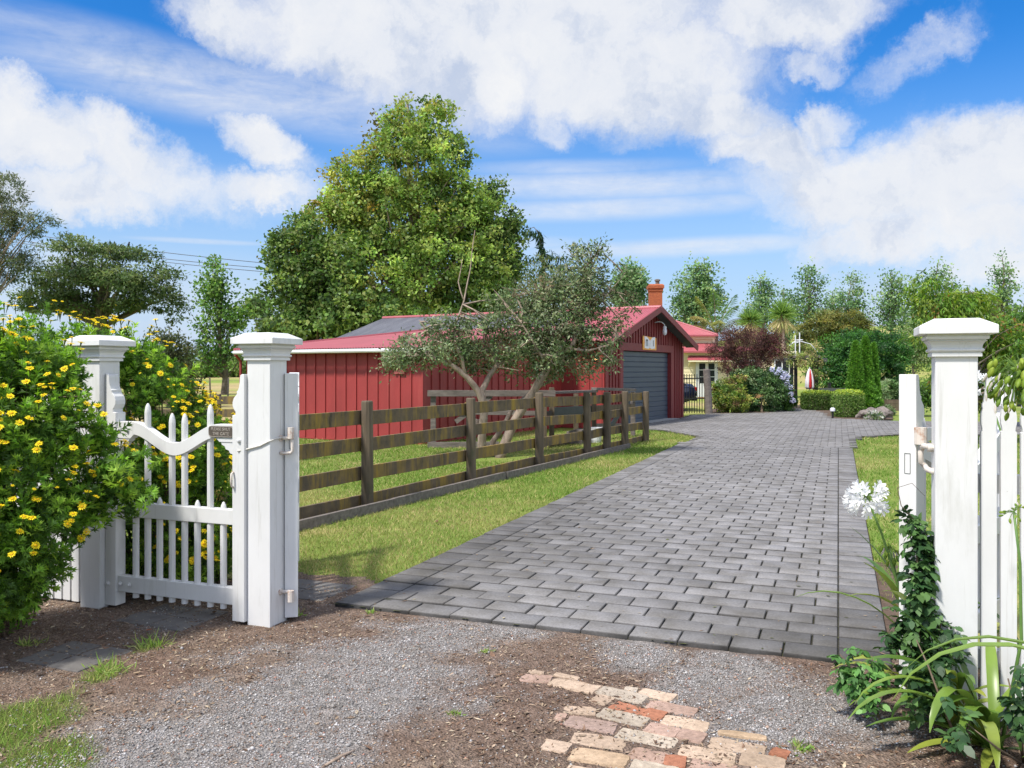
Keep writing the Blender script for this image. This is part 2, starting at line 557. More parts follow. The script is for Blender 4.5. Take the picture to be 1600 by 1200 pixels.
OCT = np.array([[1, 0, 0], [0, 1, 0], [-1, 0, 0], [0, -1, 0], [0, 0, 1], [0, 0, -1]], float)
OCTF = np.array([[0, 1, 4], [1, 2, 4], [2, 3, 4], [3, 0, 4], [1, 0, 5], [2, 1, 5], [3, 2, 5], [0, 3, 5]])
x, y = scatter_front(280000, lambda x, y: 0.05 + 0.95 * gravelness(x, y))
n = len(x)
sz = rng.gamma(3.0, 0.00085, n) + 0.0018
P = OCT[None] * (sz[:, None, None] * rng.uniform(0.6, 1.2, (n, 6, 1)))
P[:, :, 2] *= 0.7
a = rng.uniform(0, 6.28, n); ca, sa = np.cos(a)[:, None], np.sin(a)[:, None]
px_ = P[:, :, 0] * ca - P[:, :, 1] * sa + x[:, None]; py_ = P[:, :, 0] * sa + P[:, :, 1] * ca + y[:, None]
pz_ = P[:, :, 2] + (zg(x, y) + sz * 0.3)[:, None]
base = rng.choice(4, n, p=[.62, .23, .135, .015])
pal = np.array([[.26, .247, .238], [.40, .385, .37], [.26, .19, .15], [.36, .18, .13]])
tc = pal[base] * rng.uniform(0.6, 1.45, (n, 1))
o = np_mesh('gravel_chips', np.stack([px_, py_, pz_], -1).reshape(-1, 3), (OCTF[None] + (np.arange(n) * 6)[:, None, None]).reshape(-1, 3), M['pebble'], tint=np.repeat(tc, 8, 0))
tag(o, 'loose grey stone chips strewn over the dirt before the gates', 'gravel', kind='stuff')

x, y = scatter_front(120000, lambda x, y: np.clip(0.55 - 0.5 * gravelness(x, y) - 0.5 * turfness(x, y), 0.02, 1) * (0.3 + fbm(x + 3, y + 3, .5, 77)))
n = len(x)
a = rng.uniform(0, 6.28, n); L = rng.gamma(2.5, 0.0026, n) + 0.0025; W = L * rng.uniform(0.12, 0.45, n)
dx = np.cos(a); dy = np.sin(a); z = zg(x, y) + 0.004
tilt = rng.normal(0, 0.25, n)
q4 = np.stack([np.stack([x - dx * L, y - dy * L, z - tilt * L], 1), np.stack([x - dy * W, y + dx * W, z + .002], 1),
               np.stack([x + dx * L, y + dy * L, z + tilt * L + .002], 1), np.stack([x + dy * W, y - dx * W, z], 1)], 1)
pal = np.array([[.30, .22, .15], [.16, .095, .06], [.09, .055, .035], [.42, .34, .24]])
tc = pal[rng.choice(4, n, p=[.36, .32, .2, .12])] * rng.uniform(0.7, 1.3, (n, 1))
o = np_mesh('bark_litter', q4.reshape(-1, 3), np.arange(n * 4).reshape(-1, 4), M['pebble'], tint=tc)
tag(o, 'brown bark chips and leaf litter on the bare soil', 'litter', kind='stuff')

# ================================================================== DRIVEWAY: every paver laid
apron = [D(-2.95, 17.0), *[gnd(p[0], p[1]) for p in apron_px[:5]], gnd(985, 669.5), gnd(1013, 663.5), gnd(1053, 657), gnd(1067, 655), gnd(1085, 650), gnd(1115, 648),
         gnd(1200, 646.5), gnd(1238, 640), gnd(1258, 640), gnd(1285, 646), gnd(1297, 655), gnd(1345, 657.5), gnd(1400, 660), gnd(1700, 663), gnd(1900, 664),
         gnd(1900, 681), gnd(1600, 681), gnd(1400, 681.5), gnd(1345, 684.5), gnd(1331, 690), D(0.25, 17.0)]
tiles = []
CO, BW = 0.2, 0.27
v0 = 4.6
for r in range(64):                                   # the straight run with a border course each side
    v = v0 + r * CO
    if v > 17.05: break
    tiles.append((-2.95, -2.70, v, v + CO, 1)); tiles.append((0.0, 0.25, v, v + CO, 1))
    off = (r % 2) * BW / 2
    u = -2.70
    if off: tiles.append((u, u + off, v, v + CO, 0)); u += off
    while u < -0.001:
        u2 = min(u + BW, 0.0)
        tiles.append((u, u2, v, v + CO, 0)); u = u2
vend = v + (0 if v > 17.05 else CO)
apx = np.array([[p.x, p.y] for p in apron])
for r in range(int((38 - vend) / CO)):
    v = vend + r * CO
    us = np.arange(-6.0 + (r % 2) * BW / 2, 24, BW)
    cx = (us + BW / 2) * DN.x + (v + CO / 2) * DD.x; cy = (us + BW / 2) * DN.y + (v + CO / 2) * DD.y
    ok = in_poly(cx, cy, apx)
    for u in us[ok]: tiles.append((u, u + BW, v, v + CO, 2))
T = np.array(tiles, float)
n = len(T)
g, be, zt = 0.0042, 0.0042, 0.042
gu = np.where(T[:, 4] == 1, .0015, g)
u0, u1, w0, w1 = T[:, 0] + gu, T[:, 1] - gu, T[:, 2] + g, T[:, 3] - g
zj = zt + rng.normal(0, 0.0016, n)
tx = rng.normal(0, 0.0011, (n, 4))


def ring(a0, a1, b0, b1, z):
    return np.stack([np.stack([a0, b0, z], 1), np.stack([a1, b0, z], 1), np.stack([a1, b1, z], 1), np.stack([a0, b1, z], 1)], 1)


top = ring(u0 + be, u1 - be, w0 + be, w1 - be, zj); top[:, :, 2] += tx
mid = ring(u0, u1, w0, w1, zj - be)
bot = ring(u0, u1, w0, w1, np.full(n, 0.0))
V = np.concatenate([top, mid, bot], 1)                       # n,12,3
Vx = V[:, :, 0] * DN.x + V[:, :, 1] * DD.x; Vy = V[:, :, 0] * DN.y + V[:, :, 1] * DD.y
V = np.stack([Vx, Vy, V[:, :, 2]], -1).reshape(-1, 3)
fl = [(0, 1, 2, 3)]
for k in range(4):
    k2 = (k + 1) % 4
    fl += [(4 + k, 4 + k2, k2, k), (8 + k, 8 + k2, 4 + k2, 4 + k)]
Fp = (np.array(fl)[None] + (np.arange(n) * 12)[:, None, None]).reshape(-1, 4)
cxm = (T[:, 0] + T[:, 1]) / 2; cym = (T[:, 2] + T[:, 3]) / 2
sh = 0.205 * rng.uniform(0.89, 1.11, n) * (0.82 + 0.36 * fbm(cxm + 40, cym + 40, 1.6, 4))
sh = np.where(T[:, 4] == 1, sh * rng.uniform(0.78, 1.0, n), sh)
dirt = np.clip(1.35 - (cxm + 2.95) / 0.9, 0, 1) * np.clip(1.2 - (cym - 4.6) / 7, 0, 1) * 0.40          # mossy grime along the left edge and the lower right corner
dirt = np.maximum(dirt, np.clip(1.2 - np.hypot(cxm - .1, (cym - 4.7) * .7) / 1.0, 0, 1) * 0.5)
sh = sh * (1 - dirt)
tc = sh[:, None] * (np.array([1.0, 0.962, 0.935])[None] * (1 - dirt[:, None]) + np.array([1.02, 0.96, 0.86])[None] * dirt[:, None])
o = np_mesh('driveway', V, Fp, M['paver'], tint=(tc[:, None, :] * np.array([1.0] + [.50, .34] * 4)[None, :, None]).reshape(-1, 3))      # bevels and sides tinted darker so the joints read as lines
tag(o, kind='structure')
# jointing sand under the pavers
mb = MB()
run = [D(-2.945, 4.61), D(0.245, 4.61), D(0.245, 17.05), D(-2.945, 17.05)]
mb.slab(run, 0.0, 0.026)
mb.slab(apron[0:], -0.004, 0.029)
M['sand'] = mat('mossy_joint_sand', (0.034, 0.029, 0.022), (0.05, 0.05, 0.02), 0.95, 3, None, world=True)
M['fine'] = mat('fine_joint_sand', (0.10, 0.097, 0.092), (0.12, 0.117, 0.11), 0.95, 3, None, world=True)
o = mb.build('joint_sand', M['sand']); tag(o, kind='structure')

# ---- old brick paving showing through the dirt
rows = [((815, 1057), (1175, 1150), [(0.02, .22, 3), (.24, .42, 0), (.63, .75, 4)]),
        ]
bm_ = []
ang_b = math.atan2(*(lambda d: (d.y, d.x))((gnd(1090, 1141) - gnd(870, 1064))))
ex = Vector((math.cos(ang_b), math.sin(ang_b), 0)); ey = Vector((-ex.y, ex.x, 0))
org = gnd(912, 1072)
LB, WB = 0.235, 0.112
# (left end, right end of each brick's centre line in the picture, width, colour): traced where they lie on the ground
traced = [((813, 1065), (862, 1069), .10, 1), ((860, 1071), (934, 1086), .105, 0), ((935, 1085), (1009, 1102), .105, 2), ((1000, 1087), (1054, 1099), .09, 0), ((1011, 1107), (1089, 1122), .105, 1),
          ((927, 1098), (954, 1105), .10, 0), ((957, 1108), (1003, 1122), .10, 5), ((1005, 1120), (1038, 1128), .10, 5), ((1035, 1131), (1108, 1145), .105, 0), ((936, 1120), (1012, 1138), .105, 2),
          ((880, 1116), (932, 1119), .08, 0), ((868, 1127), (884, 1129), .07, 1), ((884, 1134), (964, 1147), .105, 4), ((1010, 1144), (1060, 1155), .10, 1), ((1060, 1154), (1102, 1163), .095, 1),
          ((964, 1153), (1058, 1171), .11, 2), ((893, 1159), (979, 1173), .11, 0), ((1107, 1167), (1197, 1182), .105, 0), ((1121, 1152), (1199, 1162), .045, 3), ((849, 1171), (890, 1178), .09, 0),
          ((891, 1185), (983, 1200), .105, 3), ((984, 1183), (1043, 1195), .10, 1), ((1038, 1197), (1072, 1201), .09, 5), ((1060, 1180), (1151, 1195), .105, 0), ((1156, 1193), (1228, 1205), .105, 0), ((1205, 1182), (1233, 1189), .06, 5),
          ((880, 1213), (970, 1230), .105, 0), ((984, 1205), (1060, 1220), .105, 2), ((1077, 1203), (1150, 1216), .105, 1), ((1170, 1216), (1260, 1232), .105, 0), ((1000, 1232), (1090, 1248), .105, 0), ((1105, 1226), (1180, 1240), .105, 3), ((900, 1172), (900, 1172), 0, 0),
          ((826, 1056), (850, 1058), .035, 0), ((866, 1060), (905, 1068), .04, 0), ((976, 1083), (996, 1085), .04, 2)]
pal = [(.45, .34, .25), (.40, .275, .215), (.41, .345, .27), (.42, .305, .20), (.33, .24, .20), (.34, .145, .085)]
mb = MB(); tint = []
for e0, e1, wb_, ci in traced:
    if wb_ == 0: continue
    e0 = gnd(*e0); e1 = gnd(*e1)
    c = (e0 + e1) / 2; ln = (e1 - e0).length; WB = wb_ + .013
    a = math.atan2(e1.y - e0.y, e1.x - e0.x)
    Mx = Matrix.Translation((c.x, c.y, 0.0118 + random.uniform(-.003, .003))) @ Matrix.Rotation(a, 4, 'Z') @ Matrix.Rotation(random.uniform(-.015, .015), 4, 'X')
    hx, hy = ln / 2 + .002, WB / 2 - .002
    m_ = 7
    ringp = []
    for k in range(24):                               # worn, chipped outline
        t = k / 24 * 4
        sd = int(t); f = t - sd
        p = [(-hx + 2 * hx * f, -hy), (hx, -hy + 2 * hy * f), (hx - 2 * hx * f, hy), (-hx, hy - 2 * hy * f)][sd]
        j = random.uniform(0.86, 1.0) if f < .01 else random.uniform(.955, 1.01)
        ringp.append((p[0] * j, p[1] * j))
    vs = [(x_ * .965, y_ * .93, random.uniform(.010, .014)) for x_, y_ in ringp] + [(x_, y_, random.uniform(-.001, .005)) for x_, y_ in ringp] + [(x_, y_, -.05) for x_, y_ in ringp]
    fs = [tuple(range(24))]
    for k in range(24):
        k2 = (k + 1) % 24
        fs += [(24 + k, 24 + k2, k2, k), (48 + k, 48 + k2, 24 + k2, 24 + k)]
    mb.add(vs, fs, Mx)
    cc = np.array(pal[ci]) * random.uniform(.85, 1.12)
    tint += [cc] * len(fs)
o = mb.build('brick_paving', M['oldbrick'])
at_ = o.data.attributes.new('tint', 'FLOAT_COLOR', 'FACE')
c4 = np.ones((len(tint), 4), np.float32); c4[:, :3] = np.array(tint); at_.data.foreach_set('color', c4.ravel())
tag(o, kind='structure')

# ---- stepping slabs by the small gate
M['slab'] = mat('dark_stone_slab', (0.155, 0.145, 0.135), (0.105, 0.096, 0.09), 0.85, 9, None, 0.4, 0.004, world=True)
mb = MB()
def slab_at(px, py, w, d, rz, z=0.030):
    c = gnd(px, py)
    Mx = Matrix.Translation((c.x, c.y, 0)) @ Matrix.Rotation(rz, 4, 'Z')
    mb.box(-w / 2, w / 2, -d / 2, d / 2, 0, z + random.uniform(-.003, .003), Mx)
rz = -TH - .02
for px, py in ((145, 1018), (95, 1022), (70, 1041), (133, 1045)):
    pass
for base_px, sq in (((118, 1030), .17), ((270, 968), .20), ((478, 925), .21)):
    c = gnd(*base_px)
    for i in (-1, 1):
        for j in (-1, 1):
            Mx = Matrix.Translation((c.x, c.y, 0)) @ Matrix.Rotation(rz, 4, 'Z') @ Matrix.Translation((i * (sq / 2 * 1.25 + .004), j * (sq / 2 + .004), 0))
            mb.box(-sq / 2 * 1.25, sq / 2 * 1.25, -sq / 2, sq / 2, -.01, .021 + random.uniform(-.002, .003), Mx)
o = mb.build('path', M['slab'], bevel=.006); tag(o, kind='structure')

# ---- planting soil along the right-hand fence and under the far hedges
M['soil'] = mat('dark_soil', (0.13, 0.088, 0.06), (0.065, 0.042, 0.03), 0.95, 14, None, 0.8, 0.02, world=True, spots=[((.26, .19, .13), 60, .66, None, .05)])
mb = MB()
bed = [gnd(1238, 640.5), gnd(1285, 646.5), gnd(1297, 655.5), gnd(1345, 658), gnd(1395, 657), gnd(1395, 645), gnd(1300, 634), gnd(1245, 634)]
mb.add([(p.x, p.y, .038) for p in bed], [tuple(range(len(bed)))])
bed2 = [gnd(1105, 649), gnd(1205, 647), gnd(1240, 641), gnd(1240, 634), gnd(1100, 641)]
mb.add([(p.x, p.y, .038) for p in bed2], [tuple(range(len(bed2)))])
bed3 = [D(.256, 4.4), D(.256, 7.2), D(.42, 7.2), D(.55, 4.9), D(2.5, 4.6), D(2.5, 3.0)]
mb.add([(p.x, p.y, .007) for p in bed3], [tuple(range(len(bed3)))])
o = mb.build('soil', M['soil']); tag(o, kind='structure')

# ================================================================== GRASS BLADES
def blades(x, y, h, w, tint, zb=0.0):
    n = len(x)
    a = rng.uniform(0, 6.28, n)
    lean = rng.normal(0, 0.55, (n, 2)) * h[:, None]
    ax, ay = np.cos(a) * w, np.sin(a) * w
    P = np.stack([np.stack([x - ax, y - ay, np.full(n, zb)], 1), np.stack([x + ax, y + ay, np.full(n, zb)], 1),
                  np.stack([x + lean[:, 0], y + lean[:, 1], zb + h], 1)], 1)
    return P.reshape(-1, 3), np.arange(n * 3).reshape(-1, 3), tint


def grass_tint(x, y):
    n = len(x)
    d = np.clip((lawncol(x, y) - 0.39) * 2.5 + rng.normal(0, .16, n), 0, 1)[:, None]
    g = np.array([[.135, .235, .036]]) * (1 - d) + np.array([[.35, .33, .12]]) * d
    straw = (rng.random(n) < (0.10 + 0.6 * np.clip(d[:, 0] - .40, 0, 1)))[:, None]
    g = np.where(straw, np.array([[.46, .37, .18]]), g)
    return g * rng.uniform(.75, 1.25, (n, 1))


def grass_on(polys, n, box, dens, name, label, h0=.022):
    x = rng.uniform(box[0], box[1], n); y = rng.uniform(box[2], box[3], n)
    ok = np.zeros(n, bool)
    for p in polys: ok |= in_poly(x, y, [(q_.x, q_.y) for q_ in p])
    ok &= rng.random(n) < dens(x, y)
    x, y = x[ok], y[ok]
    r = np.hypot(x, y)
    w = .0014 + .00030 * r
    h = (h0 + .0012 * r) * rng.uniform(.5, 1.35, len(x))
    V, F, t = blades(x, y, h, w, grass_tint(x, y))
    o = np_mesh(name, V, F, M['grassm'], tint=t)
    tag(o, label, 'grass', kind='stuff')
    return o


def uv(x, y):
    return x * DN.x + y * DN.y, x * DD.x + y * DD.y


def dens_left(x, y):
    u, v = uv(x, y)
    r = np.hypot(x, y)
    d = np.clip((6.5 / r) ** 1.6, 0, 1)
    e = np.clip((v - 5.0 - (fbm(x + 3, y + 3, .5, 41) - .5) * 1.4) * 1.6, 0, 1)       # bare dirt near the gates
    e *= np.clip((-2.90 - u) * 5 + (fbm(x + 3, y + 3, .4, 43) - .30) * 1.6, 0.06, 1)
    tr = np.hypot(x + .38, y - 14.6)
    e *= np.clip((tr - .5) * 2, .05, 1)
    return d * e


def edge_dens(x, y):
    u, v = uv(x, y); r = np.hypot(x, y)
    return np.clip((6.5 / r) ** 1.3, 0, 1) * np.clip((fbm(x + 3, y + 3, .35, 83) - .42) * 3.5, 0, 1)


# grass creeping over the paver edges
strip = [[D(-3.05, 5.6), D(-2.86, 5.6), D(-2.86, 17.8), D(-3.05, 17.8)], [D(.20, 6.5), D(.36, 6.5), D(.36, 18.2), D(.20, 18.2)]]
o = grass_on(strip, 420000, (-1.5, 8, 4.8, 18), edge_dens, 'edge_grass', 'straggling grass creeping over the edges of the pavers', .03)
# bits of dead leaf, straw and moss lying on the drive and in its joints
n = 2600
u = rng.uniform(-2.95, .25, n); v = 4.62 + rng.random(n) ** 1.6 * 13
side_ = np.minimum(u + 2.95, .25 - u)
k = rng.random(n) < np.clip(.12 + .9 * np.exp(-side_ / .22) + .25 * (fbm(u + 9, v + 9, .8, 51) > .58), 0, 1)
moss = rng.random(n) < .45
v = np.where(moss, 4.6 + np.round((v - 4.6) / CO) * CO, v)
u, v, moss = u[k], v[k], moss[k]; n = len(u)
x = u * DN.x + v * DD.x; y = u * DN.y + v * DD.y; z = np.where(moss, .0335, .0455)
a = np.where(moss, -TH, rng.uniform(0, 6.28, n)); L = np.where(moss, rng.uniform(.008, .03, n), rng.gamma(2.2, .004, n) + .004); W_ = np.where(moss, .0045, L * rng.uniform(.15, .5, n))
dx, dy = np.cos(a), np.sin(a)
q4 = np.stack([np.stack([x - dx * L, y - dy * L, z], 1), np.stack([x + dy * W_, y - dx * W_, z + .001], 1), np.stack([x + dx * L, y + dy * L, z + .001], 1), np.stack([x - dy * W_, y + dx * W_, z + .001], 1)], 1)
pal = np.array([[.30, .22, .14], [.17, .11, .07], [.36, .31, .20], [.09, .10, .035]])
tc = np.where(moss[:, None], np.array([[.085, .095, .03]]), pal[rng.choice(4, n)]) * rng.uniform(.7, 1.25, (n, 1))
o = np_mesh('leaf_litter', q4.reshape(-1, 3), np.arange(n * 4).reshape(-1, 4), M['pebble'], tint=tc)
tag(o, 'dry leaf bits, straw and moss flecks on the paved drive', 'litter', kind='stuff')

grass_on([lawn_left], 900000, (-9, 4.5, 4.8, 22), dens_left, 'lawn_grass', 'short patchy green and straw lawn grass between drive and barn')


def dens_right(x, y):
    u, v = uv(x, y); r = np.hypot(x, y)
    return np.clip((7.0 / r) ** 1.6, 0, 1) * np.clip((u - .25) * 7 + (fbm(x, y + 9, .5, 45) - .4) * 1.2, .05, 1) * np.clip((v - 5.5) * .8 + (fbm(x, y + 9, .6, 46) - .5) * 2, 0, 1)


grass_on([right_lawn], 420000, (1.5, 13, 4.2, 21), dens_right, 'clipped_lawn_grass', 'bright green mown grass right of the driveway', .02)
x = rng.uniform(-4.2, -1.3, 80000); y = rng.uniform(2.6, 5.2, 80000)
ok = rng.random(80000) < turfness(x, y) * .75
x, y = x[ok], y[ok]
V, F, t = blades(x, y, rng.uniform(.012, .05, len(x)), np.full(len(x), .0016), grass_tint(x, y) * np.array([[1.25, 1.35, 1.2]]), 0.012)
o = np_mesh('verge_grass', V, F, M['grassm'], tint=t)
tag(o, 'tufts of rough grass in the dirt at the lower left', 'grass', kind='stuff')
# ================================================================== WHITE GATES AND PICKETS
W = M['white']


def gate_post(label, u, v):
    t = thing('gate_post', label, 'gate post', D(u, v, -.05), -TH, 'white gateposts with moulded caps')
    h = .080
    mb = MB(); mb.box(-h, h, -h, h, 0, 1.615)
    mb.build('shaft', W, t, bevel=.004)
    mb = MB()
    mb.lathe([(.082, 1.606), (.094, 1.6065), (.094, 1.620), (.091, 1.621), (.091, 1.624), (.099, 1.627), (.102, 1.633), (.099, 1.639), (.094, 1.640), (.094, 1.644), (.097, 1.656), (.104, 1.667),
              (.111, 1.671), (.111, 1.6715), (.106, 1.673), (.106, 1.676), (.116, 1.678), (.118, 1.684), (.118, 1.690), (.113, 1.691), (.113, 1.700)], 4)
    mb.build('moulding', W, t)
    mb = MB(); mb.lathe([(.145, 1.700), (.146, 1.702), (.146, 1.731), (.144, 1.735), (.084, 1.766), (.02, 1.768)], 4)
    mb.build('cap', W, t)
    return t


gp_mid = gate_post('white gatepost with cord looped round it, left of the brick drive mouth', -3.137, 4.172)
gp_left = gate_post('white gatepost half swallowed by the yellow daisy bush', -4.36, 4.11)
gp_right = gate_post('tall white gatepost beside the lilies at the right of the drive', .462, 4.083)


def scroll(w, top, flip=False, x0=0.0):
    k = w / .075
    pr = [(0, 0), (w, 0), (w, 1.20), (.056 * k, 1.203), (.055 * k, 1.220), (.064 * k, 1.232), (.073 * k, 1.252), (.074 * k, 1.276), (.067 * k, 1.300), (.052 * k, 1.318), (.046 * k, 1.326), (.048 * k, 1.340),
          (.040 * k, 1.346), (.033 * k, 1.366), (.029 * k, 1.392), (.028 * k, 1.42), (.025 * k, 1.434), (.016 * k, 1.44), (0, 1.44)]
    pr = [(x, z if z < 1 else z + top - 1.44) for x, z in pr]
    if flip: pr = [(x0 - x, z) for x, z in reversed(pr)]
    else: pr = [(x0 + x, z) for x, z in pr]
    return pr


def bullet(mb, x, y, z0, z1, r=.0195):
    mb.lathe([(r, z0), (r, z1 - .055), (r * .92, z1 - .04), (r * .72, z1 - .02), (r * .38, z1 - .005), (.002, z1)], 10, Matrix.Translation((x, y, 0)))


# ---- small gate
pg = thing('pedestrian_gate', 'small white picket gate with dipped top rail between the two left posts', 'gate', D(-4.279, 4.143), -TH)
GW = 1.064
mb = MB(); mb.prism(scroll(.085, 1.44, False, .004), -.075, .005); mb.build('stile', W, pg, bevel=.003).location.z = .035
mb = MB(); mb.prism(scroll(.085, 1.44, True, GW - .004), -.075, .005); mb.build('stile', W, pg, bevel=.003).location.z = .035
xa, xb = .080, GW - .080
ptsT, ptsB = [], []
for i in range(33):
    f = i / 32; x = xa + (xb - xa) * f
    # flat shoulders, smooth dip
    s = min(max((f - .14) / .36, 0), 1) if f < .5 else min(max((1 - f - .14) / .36, 0), 1)
    s = s * s * (3 - 2 * s)
    ptsT.append((x, 1.180 - .120 * s))
    kk = .105 if (f < .14 or f > .86) else .078
    ptsB.append((x, 1.180 - .120 * s - kk))
mb = MB(); n_ = len(ptsT)
vs = [(x, -.062, z) for x, z in ptsT] + [(x, -.062, z) for x, z in ptsB] + [(x, -.008, z) for x, z in ptsT] + [(x, -.008, z) for x, z in ptsB]
fs = []
for i in range(n_ - 1):
    fs += [(i, n_ + i, n_ + i + 1, i + 1), (2 * n_ + i + 1, 3 * n_ + i + 1, 3 * n_ + i, 2 * n_ + i), (i, i + 1, 2 * n_ + i + 1, 2 * n_ + i), (n_ + i, 3 * n_ + i, 3 * n_ + i + 1, n_ + i + 1)]
fs += [(0, 2 * n_, 3 * n_, n_), (n_ - 1, 2 * n_ - 1, 4 * n_ - 1, 3 * n_ - 1)]
mb.add(vs, fs)
mb.build('top_rail', W, pg, bevel=.002)
for s, x0 in ((1, xa), (-1, xb)):                      # stepped corbels under the rail ends
    mb = MB()
    pr = [(0, 1.0745), (.105, 1.0745), (.098, 1.058), (.078, 1.050), (.070, 1.032), (.048, 1.026), (.040, 1.010), (.018, 1.004), (.010, .985), (0, .980)]
    pr = [(x0 + s * x, z) for x, z in pr]
    if s > 0: pr = pr[::-1]
    mb.prism(pr, -.058, -.012); mb.build('bracket', W, pg, bevel=.002)
for nm, zc, hh in (('middle_rail', .635, .090), ('bottom_rail', .172, .100)):
    mb = MB(); mb.box(.080, GW - .080, -.060, -.010, zc - hh / 2, zc + hh / 2); mb.build(nm, W, pg, bevel=.004)
for x, tall in ((.213, 0), (.307, 1), (.400, 0), (.496, 2), (.592, 2), (.688, 0), (.784, 1), (.880, 0)):
    xs_ = .10 + (x - .10) * (GW - .20) / (1.05 - .165)
    mb = MB(); bullet(mb, x, -.035, .09, (.72, 1.295, 1.237)[tall]); mb.build('picket', W, pg, smooth=False)
for x, z in ((.030, 1.128), (.105, 1.131), (.172, 1.128), (.030, .170), (.115, .172), (.185, .172), (GW - .04, 1.09)):
    mb = MB(); mb.lathe([(.015, 0), (.014, .004), (.009, .005), (.009, .011), (.006, .014)], 8, Matrix.Translation((x, -.0755 if x < .075 or x > .95 else -.0625, z)) @ Matrix.Rotation(R(90), 4, 'X'))
    mb.build('bolt', M['chrome'] if False else W, pg)
mb = MB(); mb.tube([(.985, -.077, .905), (.985, -.095, .895), (.985, -.098, .86), (.985, -.095, .825), (.985, -.077, .815)], .006, 6); mb.build('handle', M['rust'], pg, smooth=True)


def rrect(w, h, r, n=6):
    p = []
    for cx, cz, a0 in ((w / 2 - r, h / 2 - r, 0), (-w / 2 + r, h / 2 - r, 90), (-w / 2 + r, -h / 2 + r, 180), (w / 2 - r, -h / 2 + r, 270)):
        for k in range(n + 1):
            a = R(a0 + 90 * k / n); p.append((cx + r * math.cos(a), cz + r * math.sin(a)))
    return p


def text_obj(body, size, mt, parent, loc, rot, name, extr=.002, sx=1.0):
    cu = bpy.data.curves.new('txt', 'FONT'); cu.body = body; cu.size = size; cu.align_x = 'CENTER'; cu.align_y = 'CENTER'; cu.extrude = extr
    tmp = bpy.data.objects.new('txt', cu); COL.objects.link(tmp)
    dg = bpy.context.evaluated_depsgraph_get()
    me = bpy.data.meshes.new_from_object(tmp.evaluated_get(dg))
    bpy.data.objects.remove(tmp)
    me.materials.clear(); me.materials.append(mt)
    o = link(name, me, parent); o.location = loc; o.rotation_euler = rot; o.scale = (sx, 1, 1)
    return o


Mq = Matrix.Translation((.888, 0, 1.137))
mb = MB(); mb.prism(rrect(.180, .066, .020)[::-1], -.069, -.0625, Mq); pl = mb.build('plaque', M['bronze'], pg)
mb = MB()
rr = rrect(.174, .060, .018); mb.tube([(x + .888, -.0695, z + 1.137) for x, z in rr + rr[:1]], .0014, 4); mb.build('rim', M['bronzehi'], pl)
text_obj('PLEASE SHUT', .0265, M['bronzehi'], pl, (.888, -.0695, 1.1515), (R(90), 0, 0), 'lettering', .0012, .92)
text_obj('THE GATE', .0265, M['bronzehi'], pl, (.888, -.0695, 1.1235), (R(90), 0, 0), 'lettering', .0012, .98)

# ---- cord looped from the hinge round the post to the small gate
q = lambda u, v, z: D(u, v, z)
mb = MB()
mb.tube([q(-3.037, 4.20, 1.105), q(-3.050, 4.13, 1.100), q(-3.052, 4.092, 1.092), q(-3.066, 4.087, 1.087), q(-3.12, 4.087, 1.062), q(-3.20, 4.086, 1.042), q(-3.228, 4.078, 1.035), q(-3.262, 4.063, 1.028)], .0052, 6)
o = mb.build('cord', M['cord'], smooth=True); tag(o, 'white cord tied round the left gatepost holding the small gate shut', 'cord')


# ---- the two drive gates, swung wide open
def drive_gate(label, hinge, ang, hx):
    """local x runs along the leaf from the hinge end, y through it"""
    t = thing('driveway_gate', label, 'gate', hinge, ang, 'open white driveway gates')
    L = 1.62
    mb = MB(); mb.prism(scroll(.11, 1.44), -.0375, .0375); mb.build('stile', W, t, bevel=.003).location.z = .04
    mb = MB(); mb.prism(scroll(.11, 1.44, True, L), -.0375, .0375); mb.build('stile', W, t, bevel=.003).location.z = .04
    T_, B_ = [], []
    for i in range(25):
        f = i / 24; x = .11 + (L - .22) * f
        s = math.sin(math.pi * f) ** 1.5
        T_.append((x, 1.185 - .2 * s)); B_.append((x, 1.185 - .2 * s - .09))
    mb = MB(); mb.prism(T_ + B_[::-1], -.028, .028); mb.build('top_rail', W, t)
    for nm, zc in (('middle_rail', .63), ('bottom_rail', .17)):
        mb = MB(); mb.box(.11, L - .11, -.028, .028, zc - .048, zc + .048); mb.build(nm, W, t, bevel=.003)
    for k in range(14):
        x = .11 + (L - .22) * (k + .75) / 14.5
        f = (x - .11) / (L - .22)
        zt_ = 1.185 - .2 * math.sin(math.pi * f) ** 1.5 + .12 if k % 2 == 0 else .72
        mb = MB(); bullet(mb, x, 0, .09, zt_); mb.build('picket', W, t)
    return t


dg_l = drive_gate('open white drive gate seen edge on behind the corded gatepost', D(-3.012, 4.235), R(90) + math.atan(((800 - 474) / FPX)), 0)
dg_r = drive_gate('open white drive gate seen edge on behind the lilies, nearest the right post', Vector((1.775, 3.83, 0)), R(90 - 44), 0)


def pipe_hinge(parent_thing, name, pts_world, r, base):
    o = None
    mb = MB(); mb.tube(pts_world, r, 8)
    return mb


def to_local(t, p):
    M_ = Matrix.LocRotScale(t.location, t.rotation_euler, None).inverted()
    return M_ @ Vector(p)


